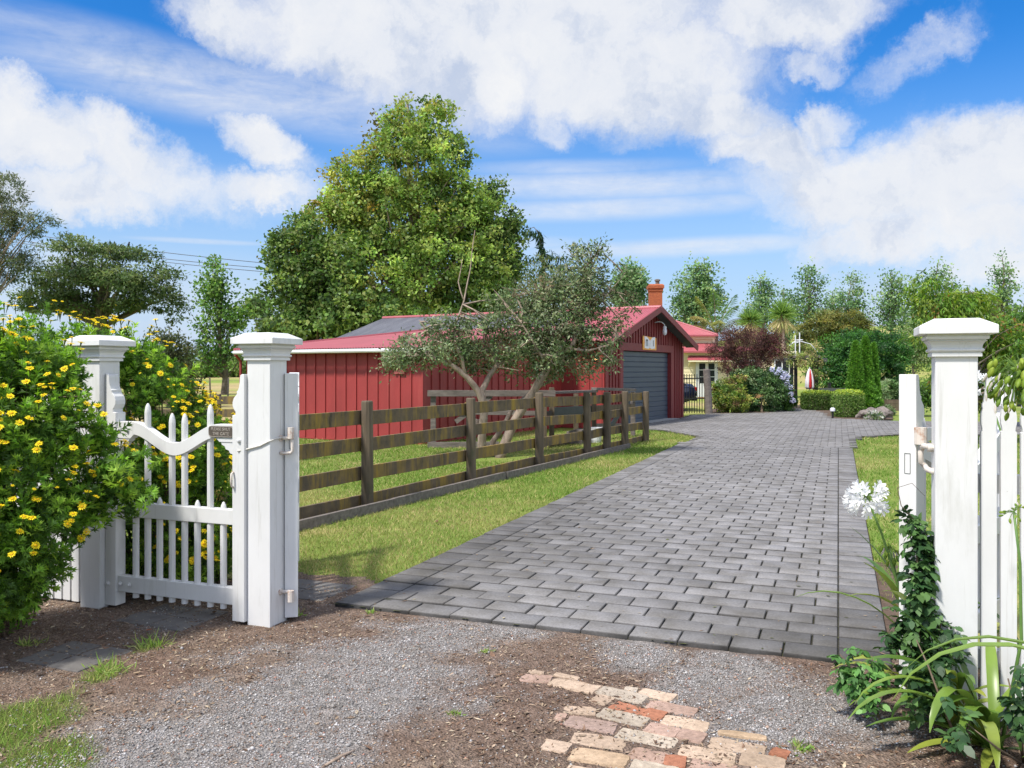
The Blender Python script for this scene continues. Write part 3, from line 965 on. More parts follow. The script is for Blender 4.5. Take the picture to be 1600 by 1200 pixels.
# gudgeon pins belong to the posts
for z, lo in ((1.10, 1), (.20, 0)):
    mb = MB()
    a = q(-3.055, 4.19, z); b = q(-3.000, 4.205, z + .002)
    mb.tube([to_local(gp_mid, p) for p in (a, a + (b - a) * .6, b)], .011, 8)
    mb.lathe([(.020, -.006), (.020, .004), (.012, .006)], 8, Matrix.Translation(to_local(gp_mid, a)) @ Matrix.Rotation(R(90), 4, 'Y'))
    if lo:
        mb.tube([to_local(gp_mid, p) for p in (b, b + Vector((.012, 0, -.012)), b + Vector((.014, 0, -.075)), b + Vector((.004, 0, -.088)), q(-3.04, 4.19, z - .088), q(-3.056, 4.186, z - .085))], .0095, 8)
    mb.build('hinge_pin', M['rust'], gp_mid, smooth=True)
    mb = MB(); c = to_local(dg_l, b + Vector((0.004, 0, -.004 if lo else -.06)))
    mb.lathe([(.019, 0), (.019, .066)], 10, Matrix.Translation(c)); mb.build('hinge_eye', M['rust'], dg_l)
for z in (1.165, .25):
    mb = MB()
    b = Vector((1.820, 3.800, z)); a = q(.384, 4.06, z + .0)
    pts = [a, b + (a - b) * .25, b + Vector((.006, 0, -.010)), b + Vector((0, 0, -.03)), b + Vector((.001, 0, -.075)), b + Vector((.020, 0, -.094)), b + (a - b) * .5 + Vector((0, 0, -.100)), a + Vector((0, 0, -.102))]
    mb.tube([to_local(gp_right, p) for p in pts], .0125, 8)
    mb.lathe([(.02, -.02), (.02, .0)], 6, Matrix.Translation(to_local(gp_right, a + (b - a) * .12)) @ Matrix.Rotation(R(90), 4, 'Y'))
    mb.build('hinge_pin', M['rust'], gp_right, smooth=True)
    mb = MB(); mb.lathe([(.027, 0), (.027, .075)], 12, Matrix.Translation(to_local(dg_r, b + Vector((0, 0, .004))))); mb.build('hinge_eye', M['rust'], dg_r)
    mb = MB(); mb.box(.06, .40, -.047, -.0385, z + .012, z + .070)
    strap = mb.build('hinge_strap', W, dg_r)
mb = MB()                                        # patch of filler where the lock was
for t_, yy in ((dg_r, 0), (dg_l, 0)):
    mb = MB(); zc = 1.08
    for a_, b_ in (((-.012, zc - .045), (.012, zc - .045)), ((-.012, zc + .045), (.012, zc + .045)), ((-.012, zc - .045), (-.012, zc + .045)), ((.012, zc - .045), (.012, zc + .045))):
        mb.beam((-.0006, a_[0], a_[1]), (-.0006, b_[0], b_[1]), .0022, .0022, (1, 0, 0))
    mb.build('patch_outline', M['soffit'], t_)

# ---- picket fences either side
def picket_fence(label, u0, u1, v, start):
    t = thing('picket_fence', label, 'fence', D(0, v), -TH, 'white scroll-topped picket fences')
    k = 0
    u = u0
    half = .029
    hl = [(.029, 0), (.029, 1.212), (.0235, 1.216), (.024, 1.228), (.0285, 1.246), (.0295, 1.270), (.027, 1.292), (.0215, 1.308), (.0235, 1.316), (.0235, 1.328), (.018, 1.336), (.0145, 1.365), (.010, 1.395), (.0085, 1.43), (.007, 1.452)]
    prof = [(-x, z) for x, z in hl] [::-1]
    full = [(x, z) for x, z in hl] + prof
    first = None
    while u < u1:
        if first is None:
            mb = MB(); mb.prism([(x, z) for x, z in full], -.014, .018); first = mb.build('picket', W, t, loc=(u, 0, .03)); p = first
        else:
            p = first.copy(); COL.objects.link(p); p.parent = t; p.location = (u, 0, .03)
        p.location.z += random.uniform(-.004, .004)
        u += .0735
    for z in (.28, 1.02):
        mb = MB(); mb.box(u0 - .04, u1, .0185, .062, z - .04, z + .04); mb.build('rail', W, t)
    return t


picket_fence('white picket fence running off frame right from the tall gatepost', .588, 3.2, 4.06, 0)
picket_fence('white picket fence buried under the yellow daisy bush at left', -7.4, -4.47, 4.09, 0)

# ================================================================== POST AND RAIL FENCE
FE = lambda Y, z=0.0, off=0.0: Vector((-1.62 + .508 * (Y - 9.3), Y, z)) + Vector((.8916, -.4529, 0)) * off
fa = math.atan2(1, .508)
pf = thing('post_and_rail_fence', 'mossy brown four-rail timber fence along the left lawn', 'fence', FE(9.3), 0)
org_f = FE(9.3)
PY = [7.15, 9.30, 11.33, 13.23, 15.0, 15.86, 16.74, 17.91]
PT = [1.15, 1.165, 1.13, 1.15, 1.11, 1.09, 1.08, 1.05]
for i, (Y_, h_) in enumerate(zip(PY, PT)):
    mb = MB()
    lean = Vector((random.uniform(-.012, .012), random.uniform(-.01, .01), 0))
    r_ = .068 + random.uniform(-.005, .004)
    pr = []
    p0 = FE(Y_, -.1, .055) - org_f
    mb.tube([p0, p0 + Vector((0, 0, .5)) + lean * .5, p0 + Vector((0, 0, h_ + .085)) + lean, p0 + Vector((0, 0, h_ + .1)) + lean], [r_ * 1.05, r_ * 1.02, r_ * .97, r_ * .88], 12)
    mb.build('post', M['post'], pf, smooth=False, bevel=.004)
for i in range(len(PY) - 1):
    for zt_, h_ in ((1.06, .155), (.762, .148), (.442, .15), (.145, .155)):
        j0, j1 = random.uniform(-.012, .012), random.uniform(-.012, .012)
        sag = -.012 * (PY[i] - 9.3) / 2
        mb = MB()
        a_ = FE(PY[i] + (.002 if i else 0), zt_ - h_ / 2 + j0 - (.0 if PY[i] < 14 else .03), -.03) - org_f
        b_ = FE(PY[i + 1] - .002, zt_ - h_ / 2 + j1 - (.0 if PY[i + 1] < 14 else .03), -.03) - org_f
        mb.beam(a_, b_, .032, h_)
        mb.build('rail', M['wood'], pf, bevel=.004)
# timber edging
Y0 = 7.0
ed = thing('timber_edging', 'low grey timber edging board along the foot of the mossy fence', 'edging', FE(Y0, 0, .3), 0)
while Y0 < 16.4:
    Y1 = min(Y0 + 2.4, 16.4)
    mb = MB(); a_ = FE(Y0 + .008, .035, .30) - ed.location; b_ = FE(Y1, .035 + random.uniform(-.01, .01), .30 + random.uniform(-.02, .02)) - ed.location
    mb.beam(a_, b_, .045, .14); mb.build('board', M['graywood'], ed, bevel=.004)
    Y0 = Y1
for Y_ in (8.2, 10.4, 12.6, 14.6):
    pass

# ---- the old stock yard rails behind
yd = thing('stock_yard_rails', 'old grey yard rails and brace between the fence and the barn wall', 'fence', (0, 16.5, 0), 0)
yp = lambda px, Y, z: at(px, HOR, Y) + Vector((0, -16.5, z - EYE))
for px, Y, h in ((677, 16.5, 1.08), (849, 16.3, .98), (862, 16.5, 1.16), (900, 17.9, 1.0), (928, 18.0, 1.05), (989, 19.4, 1.0)):
    mb = MB(); p = yp(px, Y, -.1); mb.beam(p, p + Vector((0, 0, h + .1)), .10 if px != 849 else .13, .09, (0, 1, 0)); mb.build('post', M['graywood'] if px in (677, 989) else M['post'], yd, bevel=.004)
def yrail(a, b, h=.11, mt='graywood', w=.04):
    mb = MB(); mb.beam(yp(*a), yp(*b), w, h); mb.build('rail', M[mt], yd, bevel=.003)
yrail((668, 16.42, 1.05), (868, 16.40, 1.05), .12)
yrail((677, 16.42, .70), (862, 16.42, .66), .09)
yrail((668, 16.42, .05), (780, 16.42, .06), .12)
yrail((862, 16.6, 1.06), (930, 18.1, 1.05), .05, 'graywood', .14)
yrail((862, 16.6, .62), (928, 18.1, .60), .30, 'soffit')
yrail((862, 16.6, .12), (928, 18.1, .10), .22, 'post')
yrail((928, 18.0, 1.10), (990, 19.3, 1.05), .06, 'graywood', .14)
yrail((928, 18.0, .68), (990, 19.3, .66), .14, 'post')
yrail((928, 18.0, .30), (990, 19.3, .22), .14, 'graywood')
mb = MB(); mb.beam(yp(946, 18.3, .12), yp(988, 19.2, .95), .05, .09); mb.build('brace', M['soffit'], yd)
mb = MB(); mb.beam(yp(712, 16.45, .50), yp(768, 16.44, 1.0), .05, .09); mb.build('brace', M['graywood'], yd)
p = gnd(899, 697); p.y += .3
mb = MB(); mb.prism([(-.14, .0), (.16, .0), (.16, .30), (-.02, .30), (-.17, .26)], 0, .35)
o = mb.build('nesting_box', M['graywood'], bevel=.006, loc=p); o.rotation_euler.z = -.4; tag(o, 'small grey slant-sided timber box behind the fence rails', 'box')
p = Vector((1.72, 17.6, 0))
mb = MB(); mb.lathe([(.11, 0), (.14, .30), (.146, .30), (.146, .315), (.13, .315), (.12, .05), (.02, .04)], 16)
bk = thing('bucket', 'white plastic bucket standing between the fence and the yard rails', 'bucket', p)
mb.build('pail', M['plate'], bk, smooth=False)
mb = MB(); mb.tube([(.14 * math.cos(R(a)), .10 * math.sin(R(a)) * 0 - .06 * math.sin(R(a)), .30 + .04 - .05 * math.sin(R(a))) for a in range(0, 181, 20)], .004, 5); mb.build('handle', M['chrome'], bk)

# ---- yard fence behind the daisy bush, and the wire fence far out in the paddock
yf = thing('yard_fence', 'dark three-rail timber fence with brace seen over the small gate', 'fence', (-5.2, 14, 0))
for x_ in (-2.9, -1.1, .36, 1.5):
    mb = MB(); mb.box(x_ - .055, x_ + .055, -.05, .05, -.1, 1.1); mb.build('post', M['post'], yf, bevel=.004)
for zt_ in (1.07, .86, .60, .30):
    for a_, b_ in ((-3.0, .34), (.38, 1.6)):
        mb = MB(); mb.box(a_, b_, -.085, -.052, zt_ - .13, zt_); mb.build('rail', M['wood'], yf, bevel=.003)
mb = MB(); mb.beam((.45, -.105, .3), (1.1, -.105, 1.0), .035, .09, (0, 1, 0)); mb.build('brace', M['wood'], yf)
wf = thing('wire_fence', 'thin wire stock fence with grey stakes in the far left paddock', 'fence', (-17, 48, 0))
for i in range(16):
    x_ = -9 + i * 1.0 + random.uniform(-.15, .15); h_ = random.choice((.95, 1.05, 1.1))
    mb = MB(); mb.beam((x_, 0, -.1), (x_ + random.uniform(-.04, .04), 0, h_), .07, .07, (0, 1, 0)); mb.build('stake', M['graywood'] if i % 3 else M['palebark'], wf)
for z in (.3, .6, .9):
    mb = MB(); mb.tube([(-10, 0, z), (7, 0, z)], .006, 4); mb.build('wire', M['graywood'], wf)

# ================================================================== BARN
BR = thing('red_barn', 'red board-and-batten barn garage with pink-red iron roof', 'barn', (5.33, 26.7, 0), R(59.5))
RD, RT = M['red'], M['redtrim']


def corr(mb, e0, e1, r0, r1, per=.076, amp=.010):
    """corrugated sheet: eave e0->e1, ridge r0->r1"""
    e0, e1, r0, r1 = map(Vector, (e0, e1, r0, r1))
    L = (e1 - e0).length; n = int(L / per * 6)
    nr = (e1 - e0).cross(r0 - e0).normalized()
    if nr.z < 0: nr = -nr
    vs = []
    for i in range(n + 1):
        f = i / n
        o_ = nr * (amp * math.sin(2 * math.pi * f * L / per))
        vs.append(e0.lerp(e1, f) + o_); vs.append(r0.lerp(r1, f) + o_)
    fs = [(2 * i, 2 * i + 2, 2 * i + 3, 2 * i + 1) for i in range(n)]
    mb.add(vs, fs)


def boarded(mb, p0, p1, z0, ztop, nrm, step=.29, bw=.035, bt=.020, first=.15):
    """battens along a wall from p0 to p1 (x,y), ztop(f) height; nrm outward"""
    p0 = Vector((*p0, 0)); p1 = Vector((*p1, 0)); nrm = Vector((*nrm, 0))
    L = (p1 - p0).length; s = first
    d = (p1 - p0).normalized()
    while s < L - .03:
        f = s / L; a = p0.lerp(p1, f) + nrm * (bt / 2 + .001)
        mb.beam(a + Vector((0, 0, z0)), a + Vector((0, 0, ztop(f))), bw, bt, nrm)
        s += step


# walls
front = MB()
front.prism([(-5.85, 0), (-4.75, 0), (-4.75, 2.02), (-1.10, 2.02), (-1.10, 0), (0, 0), (0, 2.30), (-2.87, 3.235), (-5.85, 2.27)], 0, .10)
front.build('front_wall', RT, BR)
side = MB(); side.box(-5.85, -5.75, .101, 9.4, 0, 2.28); side.box(-.10, 0, .101, 9.4, 0, 2.28); side.box(-5.85, 0, 9.3, 9.4, 0, 2.3)
boarded(side, (-5.85, 0.0), (-5.85, 1.25), 0, lambda f: 2.26, (-1, 0), .42, .04, .022, .03)
boarded(side, (0, 0), (0, 9.3), 0, lambda f: 2.26, (1, 0), .42)
side.build('side_wall', RD, BR)
la = MB()
la.box(-11.87, -11.77, 1.25, 6.3, 0, 1.93)
boarded(la, (-11.87, 1.25), (-11.87, 6.3), .05, lambda f: 1.86, (-1, 0), .29, .038, .022, .02)
la.build('lean_to_wall', RD, BR)
lb = MB()
lb.prism([(-11.77, 0), (-5.85, 0), (-5.85, 2.55), (-11.77, 1.95)], 1.25, 1.35)
boarded(lb, (-11.87, 1.25), (-5.87, 1.25), .05, lambda f: 1.92 + .6 * f, (0, -1), .29, .038, .022, .28)
lb.prism([(-11.77, 0), (-5.85, 0), (-5.85, 2.55), (-11.77, 1.95)], 6.2, 6.3)
lb.build('lean_to_wall', RD, BR)
# gable and jamb battens
gb = MB()
s = -5.75
while s < -.05:
    zr = 2.24 + .319 * (s + 6.1) if s < -2.87 else 2.24 + .319 * (.36 - s)
    z0 = 2.235 if -4.95 < s < -.95 else .02
    if zr - .05 > z0 and not (-4.95 < s < -4.74) and not (-1.11 < s < -.94): gb.box(s - .035, s + .035, -.026, -.001, z0, zr - .035)
    s += .195
gb.build('battens', RT, BR)
tr = MB()
tr.box(-4.96, -.89, -.034, -.0015, 2.02, 2.232)
tr.build('door_header', RT, BR, bevel=.004)
for x0_, x1_ in ((-4.96, -4.75), (-1.10, -.89)):
    mb = MB(); mb.box(x0_, x1_, -.036, -.0015, 0, 2.018); mb.build('door_jamb', RT, BR, bevel=.004)
mb = MB(); mb.box(-.09, .03, -.032, -.0275, 0, 2.2); mb.box(-5.88, -5.79, -.032, -.0275, 0, 2.2); mb.build('corner_board', RT, BR)
dm = MB()                                             # ribbed sectional door
nb = 14; hb = 2.015 / nb
prf = []
for k in range(nb):
    z = k * hb
    prf += [(.095, z), (.080, z + .014), (.080, z + hb - .018), (.095, z + hb - .003)]
vs = [(-4.748, y, z) for y, z in prf] + [(-1.102, y, z) for y, z in prf]
n_ = len(prf)
dm.add(vs, [(i, i + n_, i + n_ + 1, i + 1) for i in range(n_ - 1)])
dm.build('garage_door', M['door'], BR)
mb = MB(); mb.box(-4.74, -1.11, -.30, .09, -.05, .048); mb.build('door_sill', M['conc'], BR)
# roofs
zr_, tr_ = 3.27, -2.87
rf = MB(); corr(rf, (-6.12, -.36, 2.235), (-6.12, 2.0, 2.235), (tr_, -.36, zr_), (tr_, 2.0, zr_)); corr(rf, (.36, -.36, 2.235), (.36, 9.6, 2.235), (tr_, -.36, zr_), (tr_, 9.6, zr_))
roof = rf.build('roof', M['roof'], BR)
rf = MB(); corr(rf, (-6.12, 2.0, 2.225), (-6.12, 9.6, 2.225), (tr_, 2.0, zr_ - .01), (tr_, 9.6, zr_ - .01)); rf.build('grey_roof_sheets', M['grayroof'], BR)['label'] = 'unpainted grey iron roof sheets'
rf = MB(); corr(rf, (-12.13, 1.02, 1.955), (-12.13, 6.42, 1.955), (-4.55, 1.02, 2.715), (-4.55, 6.42, 2.715)); rf.build('lean_to_roof', M['roof'], BR)
mb = MB(); mb.tube([(tr_, -.38, zr_ + .0), (tr_, 9.6, zr_ + .0)], .055, 8); mb.build('ridge_cap', M['roof'], roof)
mb = MB()
mb.tube([(-12.12, 1.02, 1.965), (-4.55, 1.02, 2.735)], .035, 6); mb.tube([(-12.12, 6.42, 1.965), (-4.55, 6.42, 2.735)], .035, 6)
mb.build('edge_flashing', M['roof'], BR)
mb = MB()
for e, sg in ((-6.12, 1), (.36, -1)):
    mb.beam((e, -.385, 2.185), (tr_, -.385, zr_ - .05), .03, .17)
mb.build('barge_board', RT, BR)
mb = MB()
for e in (-6.12, .36):
    sx = 1 if e < 0 else -1
    mb.add([(e, -.37, 2.205), (e, .0, 2.205), (tr_, 0, zr_ - .035), (tr_, -.37, zr_ - .035)], [(0, 1, 2, 3)])
    mb.add([(e + sx * .02, -.366, 2.10), (tr_, -.366, zr_ - .135), (tr_, -.366, zr_ - .04), (e + sx * .02, -.366, 2.195)], [(0, 1, 2, 3)])
mb.build('soffit', M['soffit'], BR)
mb = MB(); mb.add([(-12.02, 1.02, 1.965), (-12.02, 6.40, 1.965), (-4.55, 6.40, 2.69), (-4.55, 1.02, 2.69)], [(0, 1, 2, 3)]); mb.build('roof_underside', M['soffit'], BR)
mb = MB(); mb.tube([(-12.15, 1.0, 1.895), (-12.15, 6.40, 1.895)], .042, 8); mb.box(-12.03, -12.005, 1.0, 6.39, 1.86, 1.94); mb.build('gutter', W, BR)
mb = MB(); mb.box(-11.91, -11.872, 1.70, 1.96, 1.42, 1.62)
for k in range(5): mb.box(-11.925, -11.908, 1.70, 1.96, 1.425 + k * .04, 1.449 + k * .04)
M['vent'] = mat('faded_vent', (.45, .13, .12), (.38, .09, .085), .6, 9)
mb.build('vent', M['vent'], BR)
mb = MB(); mb.tube([(-12.15, 6.35, 1.85), (-12.0, 6.4, 1.75), (-11.93, 6.42, 1.70), (-11.93, 6.42, .1)], .03, 8); mb.build('downpipe', RD, BR)

# lamp and sign hung on the gable
BRM = Matrix.LocRotScale(BR.location, BR.rotation_euler, None)
lp = thing('gooseneck_lamp', 'white gooseneck lamp high on the barn gable', 'lamp', BRM @ Vector((-2.45, -.03, 2.86)), R(59.5))
mb = MB(); mb.tube([(0, 0, 0), (.05, -.08, .03), (.14, -.16, .02), (.22, -.20, -.04), (.24, -.21, -.09)], .013, 7); mb.build('arm', M['plate'], lp, smooth=True)
mb = MB(); mb.lathe([(.03, 0), (.05, -.02), (.055, -.06), (.05, -.07)][::-1], 12, Matrix.Translation((.24, -.21, -.09))); mb.build('holder', M['plate'], lp)
M['opal'] = mat('opal_glass', (.75, .76, .8), None, .2, 4)
mb = MB(); mb.lathe([(.015, -.27), (.045, -.25), (.062, -.20), (.062, -.15), (.05, -.07)], 12, Matrix.Translation((.24, -.21, -.09))); mb.build('shade', M['opal'], lp, smooth=True)
lp2 = thing('wall_lamp', 'small lit bulkhead lamp on the barn side wall under the grey tree', 'lamp', BRM @ Vector((-5.875, .22, 1.80)), R(59.5))
mb = MB(); mb.lathe([(.05, 0), (.05, .03)], 10, Matrix.Rotation(R(-90), 4, 'Y')); mb.build('backplate', M['iron'], lp2)
ml, nt, b_ = nodes('lit_bulb'); b_.inputs['Base Color'].default_value = (1, .6, .25, 1); b_.inputs['Emission Color'].default_value = (1, .55, .2, 1); b_.inputs['Emission Strength'].default_value = 6
mb = MB(); mb.lathe([(.01, -.05), (.035, -.04), (.045, 0), (.035, .04), (.01, .05)], 10, Matrix.Translation((-.065, 0, 0))); mb.build('bulb', ml, lp2, smooth=True)
sg = thing('barn_sign', 'white scroll-shaped enamel sign with orange edges above the garage door', 'sign', BRM @ Vector((-2.90, -.04, 2.255)), R(59.5))
M['orange'] = mat('orange_enamel', (.80, .30, .03), (.85, .42, .06), .4, 7)
mb = MB(); mb.prism([(-.52, -.19), (.52, -.19), (.52, .16), (-.52, .20)], -.012, 0); mb.build('backing', M['orange'], sg)
for s_ in (-1, 1):
    mb = MB(); pr = [(0.01, -.13), (.12, -.16), (.40, -.14), (.38, .0), (.41, .19), (.20, .17), (.01, .07)]
    pr = [(s_ * x, z) for x, z in pr]
    if s_ < 0: pr = pr[::-1]
    mb.prism(pr, -.018, -.0125); mb.build('page', M['opal'], sg)
for x0_, x1_, z0_, z1_ in ((-.31, -.27, -.09, .10), (-.265, -.20, .07, .10), (-.195, -.16, -.09, .10), (.24, .28, -.08, .09)):
    mb = MB(); mb.box(x0_, x1_, -.022, -.0185, z0_, z1_); mb.build('dark_mark', M['soffit'], sg)

# ================================================================== HOUSE
HY_ = 46.0
HS = thing('cream_house', 'cream weatherboard villa with red hipped roof behind the barn', 'house', (8.2, HY_, 0), R(-3))
mb = MB()


def weatherboards(mb, x0, x1, y, z0, z1, step=.19):
    z = z0
    while z < z1 - .01:
        zt_ = min(z + step, z1)
        mb.add([(x0, y - .022, z), (x1, y - .022, z), (x1, y - .002, zt_), (x0, y - .002, zt_), (x0, y, z), (x1, y, z)], [(0, 1, 2, 3), (0, 4, 5, 1)])
        z = zt_


weatherboards(mb, -2.0, 6.95, 0, .45, 2.5)
mb.box(-2, 6.95, .0, 8, 0, 2.5)
mb.box(-2.0, 2.85, 1.3, 8, 2.5, 3.35)
weatherboards(mb, -2.0, 2.85, 1.3, 2.6, 3.35)
wall = mb.build('wall', M['cream'], HS)
mb = MB(); mb.box(-2, 7.0, -.05, -.023, .0, .44); mb.build('base_boards', M['orange'] if False else mat('terracotta_base', (.42, .22, .10), (.33, .18, .09), .8, 3), HS)
mb = MB(); mb.box(6.9, 7.03, -.04, .06, 0, 2.5); mb.box(2.80, 2.92, 1.22, 1.3, 2.5, 3.35); mb.box(-2, 2.95, 1.18, 1.28, 3.2, 3.36); mb.box(-2, 7.0, -.10, -.03, 2.36, 2.5); mb.build('trim', M['creamtrim'], HS)
# lower skirt roof
mb = MB(); corr(mb, (-2.2, -.35, 2.50), (2.95, -.35, 2.50), (-2.2, 1.34, 3.00), (2.95, 1.34, 3.0), .076, .009)
corr(mb, (2.95, -.35, 2.50), (6.2, -.35, 2.50), (2.95, 1.34, 2.8), (6.2, 1.34, 2.8), .076, .009)
mb.build('verandah_roof', M['roof'], HS)
# hip roof
ap1, ap2 = Vector((-1.2, 4.6, 5.0)), Vector((-.6, 4.6, 5.0))
mb = MB(); corr(mb, (-4.6, 1.0, 3.42), (3.05, 1.0, 3.42), ap1, ap2); corr(mb, (3.05, 1.0, 3.42), (3.6, 8.3, 3.42), ap2, ap2)
mb.add([(-4.6, 8.3, 3.42), (3.6, 8.3, 3.42), ap2, ap1], [(0, 1, 2, 3)])
hr = mb.build('roof', M['roof'], HS)
mb = MB(); mb.tube([(3.05, 1.0, 3.43), ap2], .06, 6); mb.tube([ap1, ap2], .06, 6); mb.build('hip_cap', M['roof'], hr)
mb = MB(); mb.box(-4.6, 3.08, .93, 1.0, 3.34, 3.43); mb.box(-2.2, 3.0, -.42, -.35, 2.42, 2.51); mb.build('gutter', M['roof'], HS)
ch = MB()
cx_, cy_ = .92 - 1.0, 3.4
C0 = Vector((-.08, 3.4, 0))
ch.lathe([(.36, 3.6), (.36, 6.0), (.40, 6.03), (.40, 6.15), (.46, 6.2), (.46, 6.36), (.40, 6.42), (.36, 6.44)], 4, Matrix.Translation(C0))
chm = ch.build('chimney', M['brickred'], HS)
mb = MB(); mb.lathe([(.12, 6.44), (.12, 6.62), (.17, 6.64), (.17, 6.72), (.05, 6.76)], 8, Matrix.Translation(C0 + Vector((.12, 0, 0)))); mb.build('chimney_pot', M['graywood'], chm)
# awning + doors + windows
mb = MB(); corr(mb, (1.15, -.55, 2.02), (3.6, -.55, 2.02), (1.3, -.03, 2.28), (3.6, -.03, 2.28)); aw = mb.build('awning', M['roof'], HS)
mb = MB(); mb.box(1.2, 3.55, -.55, -.53, 1.93, 2.0); mb.beam((1.3, -.5, 1.95), (1.3, -.05, 1.7), .05, .05); mb.beam((3.5, -.5, 1.95), (3.5, -.05, 1.7), .05, .05); mb.build('awning_frame', M['creamtrim'], aw)
for k in range(2):
    x0_ = 1.78 + k * .49
    mb = MB(); mb.box(x0_, x0_ + .485, -.06, -.024, .05, 1.90)
    d_ = mb.build('french_door', W, HS)
    for r_ in range(3):
        mb = MB(); z = .78 + r_ * .37; mb.box(x0_ + .08, x0_ + .41, -.066, -.0605, z, z + .33); mb.build('pane', M['glass'], d_)
mb = MB(); mb.box(1.68, 1.775, -.07, -.024, 0, 1.99); mb.box(2.76, 2.85, -.07, -.024, 0, 1.99); mb.box(1.68, 2.85, -.072, -.0245, 1.91, 1.99); mb.build('door_frame', W, HS)
for x0_, x1_, z0_, z1_ in ((4.05, 5.05, .85, 1.95), (5.9, 6.6, .6, 2.0)):
    mb = MB(); mb.box(x0_ - .08, x1_ + .08, -.06, -.024, z0_ - .08, z1_ + .08); w_ = mb.build('window', W, HS)
    mb = MB(); mb.box(x0_, (x0_ + x1_) / 2 - .03, -.066, -.0605, z0_, z1_); mb.box((x0_ + x1_) / 2 + .03, x1_, -.066, -.0605, z0_, z1_); mb.build('pane', M['glass'], w_)

# ================================================================== SIDE GATE, CAR, PERGOLA...
MG = thing('iron_gate', 'black iron bar gate closing the gap beside the barn corner', 'gate', gnd(1066, 647.5), R(2))
wide = (1106 - 1066) / FPX * 28.9
mb = MB()
for z in (.10, .80 if False else .52, 1.20):
    mb.box(0, wide, -.015, .015, z, z + .035)
mb.box(wide - .04, wide, -.02, .02, .05, 1.42); mb.box(0, .03, -.02, .02, .05, 1.42)
mb.build('frame', M['iron'], MG)
nb_ = 9
for k in range(nb_):
    x_ = .02 + (wide - .09) * k / nb_ + .05
    mb = MB(); mb.box(x_ - .011, x_ + .011, -.012, .012, .04, 1.36); mb.build('bar', M['iron'], MG)
mb = MB(); mb.box(wide - .13, wide - .04, -.03, .03, .95, 1.12); mb.build('latch', M['iron'], MG)
p = gnd(1108, 648); mb = MB(); mb.tube([(0, 0, -.1), (-.04, 0, .8), (-.09, 0, 1.50), (-.09, 0, 1.53)], [.125, .12, .115, .10], 10)
o = mb.build('timber_gate_post', M['graywood'], loc=p, bevel=.005); tag(o, 'pale grey leaning timber post hanging the iron gate', 'post')

CAR = thing('parked_car', 'dark blue car with its tail showing past the barn corner', 'car', (4.75, 32.6, 0), R(4))
# lofted body, local x forward = -x (tail at +x)
secs = [(-2.1, .35, .62, .62, .60), (-2.0, .28, .72, .74, .78), (-1.3, .24, .84, .86, .84), (-.55, .22, .92, .88, .86), (-.5, .22, .93, .88, .86), (.0, .2, .95, .88, .87), (1.2, .22, .98, .88, .87), (1.75, .26, 1.00, .86, .84), (2.02, .34, .98, .82, .78), (2.12, .42, .80, .76, .72), (2.14, .48, .70, .72, .68)]
vs = []; fs = []
for x_, zb_, zt_, wd, wt in secs:
    ring_ = []
    for k in range(16):
        a_ = 2 * math.pi * (k + .5) / 16
        cy, cz = math.cos(a_), math.sin(a_)
        sy = math.copysign(abs(cy) ** .45, cy); sz_ = math.copysign(abs(cz) ** .5, cz)
        w_ = wd if cz < .3 else wt * .98
        ring_.append((x_, sy * w_, (zb_ + zt_) / 2 + sz_ * (zt_ - zb_) / 2))
    vs += ring_
ns = len(secs)
for i in range(ns - 1):
    for k in range(16):
        k2 = (k + 1) % 16
        fs.append((i * 16 + k, i * 16 + k2, (i + 1) * 16 + k2, (i + 1) * 16 + k))
fs.append(tuple(range(15, -1, -1))); fs.append(tuple(range((ns - 1) * 16, ns * 16)))
mb = MB(); mb.add(vs, fs); mb.build('body', M['carpaint'], CAR, smooth=True)
mb = MB()
cab = [(-.85, .90, .80), (-.15, 1.30, .62), (.6, 1.36, .62), (1.2, 1.26, .60), (1.72, .97, .74)]
vs = []
for x_, z_, w_ in cab: vs += [(x_, -w_, z_), (x_, w_, z_)]
vs += [(-.85, -.80, .86), (-.85, .80, .86), (1.72, -.74, .86), (1.72, .74, .86)]
fs = [(0, 1, 3, 2), (2, 3, 5, 4), (4, 5, 7, 6), (6, 7, 9, 8), (10, 0, 2, 4, 6, 8, 12), (11, 13, 9, 7, 5, 3, 1), (12, 8, 9, 13)]
mb.add(vs, fs); mb.build('cabin_glass', M['glass'], CAR)
mb = MB(); mb.add([(-.2, -.63, 1.305), (-.2, .63, 1.305), (.6, .63, 1.37), (.6, -.63, 1.37), (1.2, .61, 1.27), (1.2, -.61, 1.27)], [(0, 3, 2, 1), (3, 5, 4, 2)]); mb.build('roof_panel', M['carpaint'], CAR)
for x_ in (-1.35, 1.30):
    for y_ in (-.80, .80):
        Mx = Matrix.Translation((x_, y_, .32)) @ Matrix.Rotation(R(90), 4, 'X')
        mb = MB(); mb.lathe([(.20, -.1), (.31, -.1), (.32, -.06), (.32, .06), (.31, .1), (.20, .1)], 20, Mx); wh = mb.build('wheel', M['rubber'], CAR)
        mb = MB(); mb.lathe([(.05, -.104), (.20, -.101), (.20, .101), (.05, .104)], 12, Mx); mb.build('rim', M['chrome'], wh)
for y_ in (-.62, .62):
    mb = MB(); mb.box(2.02, 2.13, y_ - .14, y_ + .14, .70, .86); mb.build('tail_lamp', M['redlens'], CAR, bevel=.02)
mb = MB(); mb.box(2.14, 2.165, -.26, .26, .50, .62); mb.build('number_plate', M['plate'], CAR)
mb = MB(); mb.box(1.95, 2.17, -.7, .7, .34, .47); mb.build('bumper', M['rubber'], CAR, bevel=.03)

